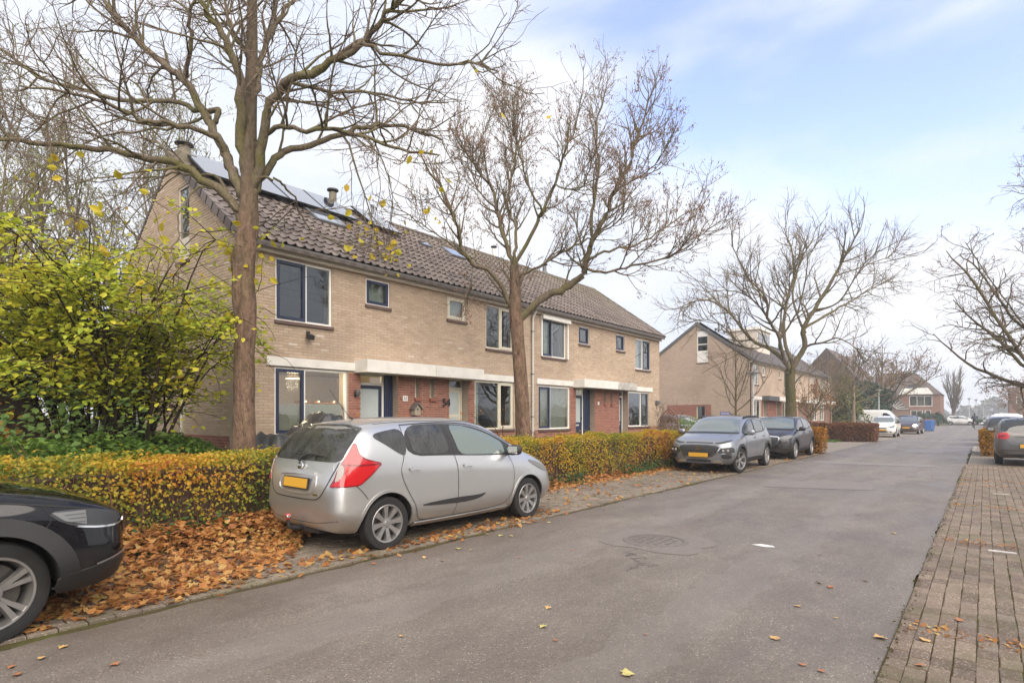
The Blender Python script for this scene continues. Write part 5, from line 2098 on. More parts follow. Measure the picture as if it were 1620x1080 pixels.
def hang_clusters(root, tips, n, size, mat, name='seed_clusters', up=False, per=3):
    idx = rng.integers(0, len(tips), n)
    pos, sc = [], []
    for i in idx:
        q = tips[i]
        k = rng.integers(1, len(q))
        for _ in range(per):
            pos.append(q[k] + rng.normal(size=3) * np.array([.03, .03, .02]) - np.array([0, 0, .035]))
    pos = np.array(pos)
    tv = np.array([[0, 0, .6], [.3, 0, 0], [0, .3, 0], [-.3, 0, 0], [0, -.3, 0], [0, 0, -.7]])
    tf = np.array([[0, 1, 2], [0, 2, 3], [0, 3, 4], [0, 4, 1], [5, 2, 1], [5, 3, 2], [5, 4, 3], [5, 1, 4]])
    up_ = np.tile(np.array([[0, 0, 1.0]]), (len(pos), 1))
    v, f = scatter(tv, tf, pos, rand_rot(len(pos), up_, .35), size * (.6 + .7 * rng.random(len(pos))))
    return np_mesh(name, v, f, mat, root, kind='stuff')


hang_clusters(T2, tips2, 4200, .034, M['catkin'], per=3)
SPEC3 = [dict(n=2.1, ang=38, len=2.2, seg=6, wander=.11, trop=.07, rmax=.06, rmin=.022, sides=5, bin='branch', pow=.75),
         dict(n=2.6, ang=40, len=1.3, seg=4, wander=.13, trop=.06, rmax=.026, rmin=.013, sides=3, bin='twig'),
         dict(n=2.3, ang=40, len=.75, seg=3, wander=.16, trop=.02, rmax=.014, rmin=.0085, sides=3, bin='twig')]
T3, tips3, off3 = bare_tree('elm_tree', 'spreading bare tree with a mossy green trunk behind the two dark cars', ELM_TREE_TRUNK, ELM_TREE_RADII, ELM_TREE_LIMBS, SPEC3, 'bark_green', 'bark_limb', 'twig_light')


def free_tree(name, label, x, y, h, spread, r, spec, nl=9, fork=.35, upness=.6, bark='bark_grey', limb='bark_limb', twig='twig', group=None, lean=(0, 0), crown=1.0, cat='tree'):
    """a bare tree without measured limbs"""
    z0 = float(ground_h(x, y))
    th = h * fork
    trunk = [(x, y, z0 + .5), (x + lean[0] * .3, y + lean[1] * .3, z0 + th * .6), (x + lean[0] * .6, y + lean[1] * .6, z0 + th), (x + lean[0], y + lean[1], z0 + th * 1.6), (x + lean[0] * 1.2, y + lean[1] * 1.2, z0 + h * .92)]
    radii = [r, r * .85, r * .75, r * .42, r * .08]
    limbs = []
    for i in range(nl):
        a = i * 2.4 + rng.random() * .7
        t = i / nl
        zs = z0 + th * (.85 + 1.0 * t * (1 - fork))
        L = spread * (1.0 - .35 * t) * (.8 + .4 * rng.random())
        d = np.array([math.cos(a), math.sin(a), 0])
        p0 = np.array([x + lean[0] * .6, y + lean[1] * .6, zs])
        top = min(h * (.55 + .45 * rng.random()), h)
        p3 = np.array([x, y, z0]) + d * L + np.array([0, 0, th + (top - th) * upness + (h - th) * .2 * t])
        p1 = p0 + (p3 - p0) * .35 + np.array([0, 0, -.06 * h * (1 - upness)]) + rng.normal(size=3) * .05 * spread
        p2 = p0 + (p3 - p0) * .7 + rng.normal(size=3) * .08 * spread
        limbs.append(([tuple(p0), tuple(p1), tuple(p2), tuple(p3)], r * (.5 - .2 * t), max(.012, r * .06)))
    return bare_tree(name, label, trunk, radii, limbs, spec, bark, limb, twig, group, cat=cat)


# right-hand tree by the parking bays: its crown hangs in from the edge of the picture
SPEC4 = [dict(n=1.9, ang=46, len=1.7, seg=6, wander=.17, trop=.0, droop=.10, rmax=.04, rmin=.015, sides=5, bin='branch', pow=.75),
         dict(n=3.0, ang=45, len=.85, seg=4, wander=.2, droop=.12, rmax=.018, rmin=.010, sides=3, bin='twig'),
         dict(n=3.0, ang=42, len=.5, seg=3, wander=.2, droop=.12, rmax=.011, rmin=.0065, sides=3, bin='twig')]
free_tree('street_tree', 'bare tree on the right-hand pavement behind the camera, seen only in reflections', 7.2, -3.0, 9.5, 3.8, .22, SPEC4, nl=13, fork=.24, upness=.6)
T4, tips4, off4 = free_tree('street_tree', 'bare tree at the right edge, behind the grey hatchback', 2.0, 29.2, 12.6, 4.3, .23, SPEC4, nl=18, fork=.2, upness=.55)
hang_clusters(T4, tips4, 900, .05, M['catkin'], 'dry_leaves', per=2)
SPECF = [dict(n=1.4, ang=40, len=2.2, seg=5, wander=.14, trop=.06, rmax=.06, rmin=.03, sides=4, bin='branch', pow=.8),
         dict(n=1.9, ang=40, len=1.2, seg=3, wander=.15, trop=.03, rmax=.03, rmin=.018, sides=3, bin='twig'),
         dict(n=1.6, ang=40, len=.7, seg=2, wander=.15, rmax=.018, rmin=.012, sides=3, bin='twig')]
ft1 = free_tree('lime_tree', 'bare tree with some dry orange leaves beside the dark evergreen', -9.0, 58.5, 8.4, 3.2, .17, SPECF, nl=10, fork=.3, upness=.65)
ft2 = free_tree('lime_tree', 'round crowned bare tree with orange leaves behind the white van', -8.3, 71.0, 9.8, 4.2, .26, SPECF, nl=12, fork=.3, upness=.6)
M['leaf_dry'] = leafmat('dry_orange_leaves', [(0, (.16, .07, .03)), (.5, (.30, .14, .05)), (1, (.38, .22, .10))], .8, .7)


def leaf_on(root, tips, n, size, mat, name='leaves', tmpl=LEAF4, spread=.06):
    idx = rng.integers(0, len(tips), n)
    pos = np.array([tips[i][rng.integers(1, len(tips[i]))] for i in idx]) + rng.normal(size=(n, 3)) * spread
    v, f = scatter(*tmpl, pos, rand_rot(n), size * (.6 + .7 * rng.random(n)))
    return np_mesh(name, v, f, mat, root, kind='stuff')


leaf_on(ft1[0], ft1[1], 420, .14, M['leaf_dry'], spread=.1)
leaf_on(ft2[0], ft2[1], 900, .16, M['leaf_dry'], spread=.15)
SPECP = [dict(n=1.8, ang=24, len=2.2, seg=5, wander=.08, trop=.25, rmax=.07, rmin=.035, sides=4, bin='branch', pow=.8),
         dict(n=1.6, ang=24, len=1.2, seg=3, wander=.08, trop=.2, rmax=.04, rmin=.022, sides=3, bin='twig')]
free_tree('poplar_tree', 'slim upright bare poplar standing alone beyond the end of the street', -4.6, 138, 9.4, 1.5, .30, SPECP, nl=14, fork=.18, upness=.95)
SPECG = [dict(n=1.0, ang=45, len=2.6, seg=4, wander=.16, rmax=.08, rmin=.04, sides=3, bin='branch', pow=.8),
         dict(n=1.4, ang=42, len=1.4, seg=3, wander=.16, rmax=.04, rmin=.022, sides=3, bin='twig')]
for i, (x, y, h, s, lab) in enumerate(((5.6, 98, 9.5, 4.2, 'bare tree with pinkish twigs in front of the right end house'), (3.6, 104, 7.0, 2.6, 'smaller pinkish bare tree beside the road end'))):
    g = free_tree('ash_tree', lab, x, y, h, s, .22, SPECG, nl=10, fork=.28, upness=.6, twig='twig_red', limb='bark_grey')
    leaf_on(g[0], g[1], 420, .22, M['catkin'], 'dry_leaves', spread=.15)
# young trees between the rows
SPECS = [dict(n=2.0, ang=55, len=1.1, seg=5, wander=.10, trop=.10, rmax=.018, rmin=.010, sides=4, bin='branch', pow=.8),
         dict(n=2.2, ang=45, len=.5, seg=3, wander=.12, trop=.05, rmax=.011, rmin=.007, sides=3, bin='twig')]
free_tree('young_tree', 'slender young bare tree with upswept branches in front of the second gable', -10.2, 30.9, 6.9, 2.0, .075, SPECS, nl=9, fork=.28, upness=.75, bark='bark_green')
free_tree('young_tree', 'small bare tree beside the mossy trunk, in front of the second row', -9.2, 42.6, 4.6, 2.0, .09, SPECS, nl=10, fork=.2, upness=.75)
free_tree('young_tree', 'thin bare tree by the far end of the second row', -9.6, 52.0, 5.6, 1.8, .09, SPECS, nl=9, fork=.25, upness=.75)


# ------------------------------------------------------------------ hedges
HEDGE_STOPS = [(0, (.045, .095, .018)), (.25, (.13, .19, .025)), (.40, (.32, .29, .035)), (.58, (.52, .36, .035)), (.76, (.50, .215, .03)), (.89, (.29, .105, .035)), (1, (.13, .055, .03))]
M['hedge_leaf'] = leafmat('field_maple_leaves', HEDGE_STOPS, .9, .36)
M['beech_leaf'] = leafmat('brown_beech_leaves', [(0, (.09, .06, .025)), (.35, (.16, .065, .035)), (.7, (.24, .10, .045)), (1, (.33, .17, .05))], 1.2, .6)
M['gold_leaf'] = leafmat('golden_beech_leaves', [(0, (.13, .12, .02)), (.35, (.36, .20, .025)), (.7, (.42, .17, .025)), (1, (.22, .09, .03))], 1.6, .55)
M['ivy_leaf'] = leafmat('ivy_leaves', [(0, (.018, .05, .016)), (.5, (.035, .09, .022)), (1, (.07, .13, .035))], 2.0, .6, .4)
M['hedge_core'] = simple('hedge_inner_twigs', (.060, .036, .022), .95, 0, .5, 14, .03, 25)  # dark brown twig mass filling the inside of the hedges


def hedge(name, label, x0, x1, y0, y1, h, mat, n_per_m2, size, group=None, ivy=0, brown=None, base=0.0, seed_amp=.07, core='hedge_core'):
    root = empty(name, ((x0 + x1) / 2, (y0 + y1) / 2, base), 0, label, 'hedge', group)
    a, b = (x1 - x0) / 2, (y1 - y0) / 2

    def wob(p, q):
        return seed_amp * (np.sin(p * 1.7 + 1.3 * q) * .5 + np.sin(p * 4.1 + q * 3.3) * .35 + np.sin(p * 9.7 + q * 7.7) * .25)
    # dark twiggy inside
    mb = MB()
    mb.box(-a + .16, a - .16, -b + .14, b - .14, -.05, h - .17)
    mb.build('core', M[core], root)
    # upright stems and cross twigs
    T = Tubes()
    nst = int((y1 - y0) * (x1 - x0) * 26)
    for _ in range(nst):
        p = np.array([rng.uniform(-a + .06, a - .06), rng.uniform(-b + .06, b - .06), 0])
        T.add(path(p, (rng.normal() * .25, rng.normal() * .25, 1), h * rng.uniform(.75, 1.02), 4, .12, .1), np.linspace(.011, .004, 5), 3)
    for _ in range(int(nst * 2.2)):
        s = rng.integers(0, 4)
        u, z = rng.uniform(-1, 1), rng.uniform(.1, h)
        p = [(-a + .12, u * b, z), (a - .12, u * b, z), (u * a, -b + .12, z), (u * a, b - .12, z)][s]
        d = [(-1, 0, .6), (1, 0, .6), (0, -1, .6), (0, 1, .6)][s]
        T.add(path(p, d, rng.uniform(.15, .34), 3, .4, .1), (.006, .005, .004, .0025), 3)
    T.build('twigs', M['twig_red' if mat != 'ivy_leaf' else 'twig'], root, 'stuff')
    # leaves over sides and top, thin in places
    P, N = [], []
    for face, area in (('x-', 2 * b * h), ('x+', 2 * b * h), ('y-', 2 * a * h), ('y+', 2 * a * h), ('z', 4 * a * b)):
        n = int(area * n_per_m2)
        u, w = rng.uniform(-1, 1, n), rng.random(n)
        dep = np.abs(rng.normal(size=n)) * .075 - .03
        if face[0] == 'x':
            s = -1 if face[1] == '-' else 1
            y, z = u * b, w ** .85 * h
            dens = .5 + .5 * np.sin(y * 1.9 + 2 * z) * np.sin(y * .83 - z * 3.1) + .35 * np.sin(y * 6.1) * np.sin(z * 7.3)
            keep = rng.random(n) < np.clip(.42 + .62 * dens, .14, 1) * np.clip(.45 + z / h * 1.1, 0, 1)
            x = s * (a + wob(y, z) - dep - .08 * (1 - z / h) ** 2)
            q, m = np.stack([x, y, z], -1), np.tile([[s, 0, .35]], (n, 1))
        elif face[0] == 'y':
            s = -1 if face[1] == '-' else 1
            x, z = u * a, w ** .85 * h
            keep = rng.random(n) < np.clip(.45 + z / h, 0, 1)
            y = s * (b + wob(x * 2, z) - dep)
            q, m = np.stack([x, y, z], -1), np.tile([[0, s, .35]], (n, 1))
        else:
            x, y = u * a, rng.uniform(-b, b, n)
            z = h + wob(y, x * 2) - dep + (rng.random(n) < .03) * rng.random(n) * .12
            keep = np.ones(n, bool)
            q, m = np.stack([x, y, z], -1), np.tile([[0, 0, 1.0]], (n, 1))
        P.append(q[keep])
        N.append(m[keep].astype(float))
    P, N = np.concatenate(P), np.concatenate(N)
    n = len(P)
    v, f = scatter(*LEAF4, P, rand_rot(n, N, .55), size * (.55 + .75 * rng.random(n)))
    np_mesh('leaves', v, f, M[mat], root, kind='stuff')
    if ivy:
        n = int((y1 - y0) * ivy)
        y = rng.uniform(-b, b, n)
        ks = np.sin(y * 2.3) + np.sin(y * .9 + 1) + rng.normal(size=n) * .4
        keep = ks > -.1
        y = y[keep]
        n = len(y)
        z = np.abs(rng.normal(size=n)) * .13
        x = a + .04 - z * .1 + np.abs(rng.normal(size=n)) * .12 * (1 - z)
        v, f = scatter(*LEAF6, np.stack([x, y, np.clip(z, .02, None)], -1), rand_rot(n, np.tile([[.8, 0, .7]], (n, 1)), .5), .06 * (.7 + .6 * rng.random(n)))
        np_mesh('ivy', v, f, M['ivy_leaf'], root, kind='stuff')
    return root


hedge('hedge', 'long yellow and orange maple hedge in front of the terrace gardens', -8.1, -7.22, -3.5, 18.6, 1.05, 'hedge_leaf', 1500, .047, ivy=260)
hedge('hedge', 'short golden hedge end sticking out behind the black car', -8.0, -5.0, 25.55, 26.35, 1.02, 'gold_leaf', 620, .085)
hedge('hedge', 'brown beech hedge across the far side of the side lane', -9.2, -4.85, 39.0, 39.9, 1.08, 'beech_leaf', 560, .09)
hedge('hedge', 'narrow yellow hedge end beside the parked grey hatchback', -.12, .30, 28.0, 28.7, 1.0, 'gold_leaf', 900, .08)
hedge('hedge', 'low brownish hedge along the far left kerb past the blue bins', -9.5, -5.6, 84, 104, .95, 'beech_leaf', 90, .2)
hedge('hedge', 'low green hedge along the meadow at the end of the street', -4.0, 6.0, 119, 120.2, .9, 'ivy_leaf', 90, .22)

# ------------------------------------------------------------------ ivy ground cover, shrubs
M['cover_leaf'] = leafmat('ground_cover_leaves', [(0, (.05, .10, .02)), (.5, (.10, .185, .03)), (.85, (.17, .25, .04)), (1, (.30, .27, .04))], 1.6, .6)


def ground_cover():
    n = 44000
    x = -8.2 - 4.6 * rng.random(n) ** 1.25
    y = rng.uniform(-3.0, 5.15, n)
    x2 = -8.2 - 3.1 * rng.random(9000)
    y2 = rng.uniform(5.1, 24.5, 9000)
    keep = rng.random(9000) < .55
    X, Y = np.concatenate([x, x2[keep]]), np.concatenate([y, y2[keep]])
    n = len(X)
    lump = .16 + .10 * np.sin(X * 2.1 + Y * 1.3) + .07 * np.sin(X * 5.3 - Y * 4.1)
    lump = np.where(Y > 5.1, lump * .7, lump * 1.5)
    Z = ground_h(X, Y) + lump * rng.random(n) ** .35
    P = np.stack([X, Y, Z], -1)
    v, f = scatter(*LEAF4, P, rand_rot(n, np.tile([[.1, -.1, 1.0]], (n, 1)), .55), .075 * (.6 + .8 * rng.random(n)))
    np_mesh('ground_cover', v, f, M['cover_leaf'], kind='stuff')


ground_cover()
HAZEL = [(0, (.16, .235, .02)), (.25, (.29, .36, .03)), (.5, (.43, .46, .04)), (.78, (.57, .50, .045)), (.93, (.56, .42, .04)), (1, (.45, .22, .06))]
M['hazel_leaf'] = leafmat('hazel_leaves', HAZEL, .75, .5)
M['yellow_leaf'] = leafmat('yellow_leaves', [(0, (.33, .33, .03)), (.5, (.52, .42, .03)), (.85, (.55, .36, .03)), (1, (.42, .17, .05))], .8, .7)
M['dogwood_leaf'] = leafmat('dogwood_leaves', [(0, (.09, .16, .05)), (.5, (.16, .26, .07)), (1, (.28, .36, .10))], 1.2, .6)


def hazel():
    bx, by = -10.95, 3.05
    gz = float(ground_h(bx, by))
    root = empty('hazel_shrub', (bx, by, gz), 0, 'large yellow-green leafy shrub with many stems left of the thick tree', 'shrub')
    T = Tubes()
    L = []
    side = np.array([.77, .64, 0])             # across the view, roughly along the house gable's corner
    fwd = np.array([.64, -.77, 0])             # towards the street corner
    for i in range(74):
        u = rng.uniform(-.95, .72)
        base = side * (u * .75 + rng.normal() * .15) + fwd * rng.normal() * .35
        base[2] = -.05
        out = side * (u * .75 + rng.normal() * .30) + fwd * (rng.normal() * .40 + .18)
        h = rng.uniform(2.3, 4.0)
        d = np.array([0, 0, 1.0]) + out * .60
        q = path(base, d, h, 9, .07, .02, .20)
        q[:, 2] = np.minimum(q[:, 2], 3.6 + .15 * rng.normal())
        r = np.linspace(rng.uniform(.018, .034), .006, 10)
        T.add(q, r, 6)
        for k in range(13):
            j = rng.integers(3, 10)
            dd = norm(side * rng.normal() + fwd * (rng.normal() + .25) + np.array([0, 0, rng.normal() * .22 + .02]))
            w = path(q[j], dd, rng.uniform(.55, 1.25), 5, .16, .0, .12)
            T.add(w, np.linspace(.008, .003, 6), 4)
            for m in range(rng.integers(28, 44)):
                t = rng.random() ** .7 * 4.99
                a, b = int(t), t - int(t)
                p = w[a] + (w[min(a + 1, 5)] - w[a]) * b
                L.append(p + rng.normal(size=3) * np.array([.09, .09, .045]))
    T.build('stems', M['bark_dark'], root)
    P = np.array(L)
    gap = np.sin(P[:, 0] * 3.1 + P[:, 2] * 4.3) + np.sin(P[:, 1] * 3.7 - P[:, 2] * 3.1) + rng.normal(size=len(P)) * .6
    low = np.clip((P[:, 2] - .35) / 1.3, 0.05, 1)
    keep = (gap > -1.1) & (rng.random(len(P)) < low) & (P[:, 2] > .25) & (P[:, 1] + by < 5.1)
    P = P[keep]
    n = len(P)
    v, f = scatter(*LEAF6, P, rand_rot(n, np.tile([[.25, -.2, 1.0]], (n, 1)), .42), .080 * (.5 + .85 * rng.random(n)))
    np_mesh('leaves', v, f, M['hazel_leaf'], root, kind='stuff')
    return root


hazel()


def sprays():
    """yellow leaves still hanging on the thick tree's low branches"""
    P = []
    tp = [t for t in tips1 if -2.6 < t[-1][0] + 1.2 and t[-1][2] < 5.3]
    for _ in range(420):
        q = tp[rng.integers(0, len(tp))]
        P.append(q[-1] - np.array([0, 0, .04]))
    P = np.array(P)
    n = len(P)
    keep = (P[:, 2] < 4.3) | (rng.random(n) < .02)
    P = P[keep]
    n = len(P)
    v, f = scatter(*LEAF6, P, rand_rot(n), .11 * (.5 + .7 * rng.random(n)))
    np_mesh('leaves', v, f, M['yellow_leaf'], T1, kind='stuff')
    # drooping leafy twigs on the shrub side
    T = Tubes()
    P = []
    for _ in range(34):
        a = np.array([rng.uniform(-3.6, .2), 0, 0])
        s = np.array([a[0] * .77, a[0] * .64 - .15, rng.uniform(2.6, 4.3)])
        s[2] = min(s[2], 4.4 + a[0] * .12)
        q = path(s, (rng.normal() * .5, rng.normal() * .5, -.55), rng.uniform(.5, 1.0), 6, .2, -.04)
        T.add(q, np.linspace(.006, .003, 7), 3)
        for _ in range(rng.integers(4, 10)):
            P.append(q[rng.integers(2, 7)] + rng.normal(size=3) * .06)
    T.build('twigs', M['twig'], T1, 'stuff')
    P = np.array(P)
    n = len(P)
    v, f = scatter(*LEAF6, P, rand_rot(n), .125 * (.65 + .6 * rng.random(n)))
    np_mesh('leaves', v, f, M['yellow_leaf'], T1, kind='stuff')


sprays()


def leafy_bush(name, label, x, y, r, h, n, size, mat, stems=14, z=None, cat='shrub', group=None, flat=.6, gapf=.4):
    z = float(ground_h(x, y)) if z is None else z
    root = empty(name, (x, y, z), 0, label, cat, group)
    T = Tubes()
    P = []
    for i in range(stems):
        a = rng.uniform(0, 6.283)
        d = np.array([math.cos(a) * rng.random(), math.sin(a) * rng.random(), rng.uniform(.7, 1.5)])
        q = path((rng.normal() * r * .12, rng.normal() * r * .12, -.03), d, h * rng.uniform(.8, 1.1), 6, .14, .0, .1)
        T.add(q, np.linspace(.012 * max(1, h / 1.5), .004, 7), 5)
        k = n // stems
        for _ in range(k):
            j = 1 + int(rng.random() ** .6 * 5.99)
            P.append(q[j] + rng.normal(size=3) * np.array([r * .3, r * .3, h * .13]))
    T.build('stems', M['bark_dark'], root)
    P = np.array(P)
    P[:, 2] = np.abs(P[:, 2]) + .03
    m = len(P)
    keep = np.sin(P[:, 0] * 6 / r) + np.sin(P[:, 1] * 5 / r + 1) + np.sin(P[:, 2] * 7 / h) + rng.normal(size=m) * .6 > -1 + gapf - .6
    P = P[keep]
    m = len(P)
    v, f = scatter(*LEAF6, P, rand_rot(m, np.tile([[.2, -.3, .9]], (m, 1)), flat), size * (.6 + .75 * rng.random(m)))
    np_mesh('leaves', v, f, M[mat], root, kind='stuff')
    return root


leafy_bush('dogwood_shrub', 'low pale green shrub in front of the dark leaning stump', -10.25, 2.2, .42, 1.25, 800, .10, 'dogwood_leaf', 14, flat=.35)
leafy_bush('hazel_bush', 'tall yellow-green bush at the far left edge behind the leaning stump', -14.2, 1.6, 1.3, 2.9, 2600, .10, 'hazel_leaf', 20)
leafy_bush('dogwood_shrub', 'yellowing low shrub at the left edge of the picture behind the hedge', -11.6, 1.3, .8, 1.5, 1100, .08, 'gold_leaf', 14)
leafy_bush('laurel_shrub', 'dark green low bush behind the golden hedge end', -8.9, 27.6, .8, 1.25, 900, .10, 'ivy_leaf', 12)
leafy_bush('laurel_shrub', 'green bush beneath the wooden trellis', -10.4, 25.2, .75, .95, 700, .09, 'cover_leaf', 12)
leafy_bush('rose_bush', 'thin leafy garden plant in front of the cream framed ground floor window', -10.9, 12.9, .22, 1.75, 120, .06, 'gold_leaf', 5)


def bare_shrub(name, label, x, y, h, r, n, mat):
    z = float(ground_h(x, y))
    root = empty(name, (x, y, z), 0, label, 'shrub')
    T = Tubes()
    for i in range(n):
        a = rng.uniform(0, 6.283)
        q = path((rng.normal() * .12, rng.normal() * .12, -.03), (math.cos(a) * .5 * r, math.sin(a) * .5 * r, 1), h * rng.uniform(.6, 1), 6, .1, .02)
        T.add(q, np.linspace(.014, .006, 7), 4)
        for _ in range(5):
            j = rng.integers(2, 6)
            T.add(path(q[j], side_dir(norm(q[j] - q[j - 1]), .7), h * .25, 3, .15, .03), (.007, .006, .005, .004), 3)
    T.build('stems', M[mat], root)


bare_shrub('red_twig_shrub', 'bare reddish shrub in front of the red brick gable foot', -12.4, 27.4, 2.6, .9, 26, 'twig_red')
bare_shrub('red_twig_shrub', 'small bare twiggy shrub under the blue street sign', -11.6, 33.4, 1.9, .8, 14, 'twig_red')
bare_shrub('garden_shrub', 'bare garden twigs against the wall of the last house in the row', -10.9, 23.2, 1.9, .5, 12, 'twig')
orange = free_tree('acer_tree', 'small tree with rusty orange leaves in front of the second row', -9.9, 46.6, 3.4, 1.4, .06, SPECS, nl=8, fork=.3, upness=.7)
leaf_on(orange[0], orange[1], 900, .13, M['leaf_dry'], spread=.10)


def evergreen(name, label, x, y, h, r, n, size, mat, cone=True):
    z = float(ground_h(x, y))
    root = empty(name, (x, y, z), 0, label, 'tree')
    MB().tube([(0, 0, -.1), (0, 0, h * .5), (0, 0, h * .92)], [.16, .11, .03], 8).build('trunk', M['bark_dark'], root, smooth=True)
    t = rng.random(n) ** .8
    zz = .25 + t * (h - .25)
    prof = (1 - t) ** .65 if cone else np.sqrt(np.clip(1 - (2 * t - .9) ** 2 / 1.25, .05, 1))
    a = rng.uniform(0, 6.283, n)
    k = .55 + .45 * rng.random(n) ** .5
    lump = 1 + .20 * np.sin(a * 3 + zz * 2.2) + .14 * np.sin(a * 5 - zz * 4.3)
    rad = r * prof * k * lump + .05
    P = np.stack([np.cos(a) * rad, np.sin(a) * rad, zz], -1)
    N = np.stack([np.cos(a), np.sin(a), np.full(n, .6)], -1)
    v, f = scatter(*LEAF4, P, rand_rot(n, N, .7), size * (.6 + .8 * rng.random(n)))
    np_mesh('crown', v, f, M[mat], root, kind=None)
    T = Tubes()
    for _ in range(40):
        a_, zz_ = rng.uniform(0, 6.28), rng.uniform(.3, h * .85)
        rr = r * (1 - zz_ / h) ** .65 * .8 if cone else r * .7
        T.add(path((0, 0, zz_), (math.cos(a_), math.sin(a_), .35), rr, 3, .1), (.03, .025, .02, .01), 3)
    T.build('branches', M['bark_dark'], root)


M['conifer_green'] = leafmat('conifer_olive', [(0, (.045, .06, .018)), (.5, (.085, .095, .024)), (1, (.15, .14, .035))], .9, .6, sss=False)
M['conifer_blue'] = leafmat('conifer_dark', [(0, (.014, .034, .022)), (.5, (.028, .058, .036)), (1, (.05, .085, .05))], .9, .6, sss=False)
evergreen('cypress_tree', 'olive green conifer at the end of the second row', -10.6, 64.6, 5.2, 1.9, 5200, .20, 'conifer_green')
evergreen('holly_tree', 'dark blue-green evergreen right of the olive conifer', -9.9, 70.2, 5.0, 2.5, 6200, .22, 'conifer_blue', False)
evergreen('yew_tree', 'small dark round evergreen at the end of the far left hedge', -5.4, 107, 2.0, 1.3, 900, .25, 'conifer_blue')
evergreen('yew_tree', 'low dark bush before the wide brick house with dormers', -7.4, 112, 1.9, 1.8, 900, .25, 'conifer_blue', False)


# thin-leaved willows and scrub far behind the shrub on the left
M['willow_leaf'] = leafmat('willow_leaves', [(0, (.15, .18, .06)), (.5, (.25, .26, .10)), (1, (.36, .30, .13))], .5, .6)
SPECW = [dict(n=1.5, ang=34, len=2.4, seg=6, wander=.10, trop=.14, rmax=.04, rmin=.02, sides=4, bin='branch', pow=.7),
         dict(n=2.0, ang=36, len=1.2, seg=4, wander=.14, trop=.06, rmax=.018, rmin=.011, sides=3, bin='twig'),
         dict(n=1.9, ang=36, len=.7, seg=3, wander=.16, trop=.02, rmax=.011, rmin=.007, sides=3, bin='twig')]
for i, (x, y, h, s, lab) in enumerate(((-25.5, 3.2, 13.2, 3.4, 'tall thin-leaved willow far behind the shrub at the left edge'), (-24.6, 8.2, 12.6, 3.4, 'thin-leaved willow rising left of the mossy chimney'), (-17.6, 2.3, 5.6, 2.2, 'lower scrubby willow between the shrub and the gable wall'))):
    g = free_tree('willow_tree', lab, x, y, h, s, .2, SPECW, nl=12, fork=.14, upness=.88, bark='bark_grey', limb='twig_light', twig='twig_light')
    tv = (LEAF4[0] * np.array([.45, 1.3, 1]), LEAF4[1])
    leaf_on(g[0], g[1], (9500, 9000, 2200)[i], .12, M['willow_leaf'], tmpl=tv, spread=.12)


def stump():
    """dark rotten trunk leaning at the left edge"""
    bx, by = -11.15, 2.0
    gz = float(ground_h(bx, by))
    root = empty('leaning_stump', (bx, by, gz), 0, 'dark rotten tree stump leaning behind the low pale green shrub', 'tree stump')
    pts = smooth_poly([(.12, .10, -.2), (.05, .06, .3), (-.12, -.10, .75), (-.38, -.30, 1.15), (-.75, -.55, 1.42)], 4)
    k = len(pts)
    rr = np.interp(np.linspace(0, 1, k), [0, .2, .5, .8, 1], [.26, .20, .22, .36, .30])
    v, f = tube_np(pts, rr, 20)
    vv = v.reshape(k, 20, 3)
    a = np.arange(20) / 20 * 6.283
    for i in range(k):
        s = 1 + .12 * np.sin(3 * a + i * .7) + .10 * np.sin(7 * a - i) + rng.normal(size=20) * .05
        vv[i] = pts[i] + (vv[i] - pts[i]) * s[:, None]
    vl = vv.reshape(-1, 3)
    n = len(vl)
    vl = np.vstack([vl, pts[-1] + np.array([.05, .05, -.02])])
    o = np_mesh('trunk', vl, f, M['bark_dark'], root, True)
    cap = MB()
    cap.add([tuple(p) for p in vv[-1]], [tuple(range(20))])
    cap.build('broken_end', M['bark_dark'], root)
    T = Tubes()
    for _ in range(16):
        p = pts[rng.integers(k // 2, k)]
        T.add(path(p, (rng.normal(), rng.normal(), rng.normal() * .6), rng.uniform(.3, .7), 4, .25), (.03, .022, .016, .01, .005), 5)
    T.build('roots', M['bark_dark'], root)


stump()

# ------------------------------------------------------------------ fallen leaves
LITTER = [(0, (.15, .06, .03)), (.22, (.29, .125, .05)), (.5, (.47, .205, .06)), (.72, (.54, .29, .10)), (.88, (.54, .38, .14)), (1, (.56, .42, .07))]
M['litter'] = leafmat('fallen_leaves', LITTER, 1.3, .72, .6)
M['litter_single'] = leafmat('fallen_leaf', LITTER, 1.3, .2, .6)


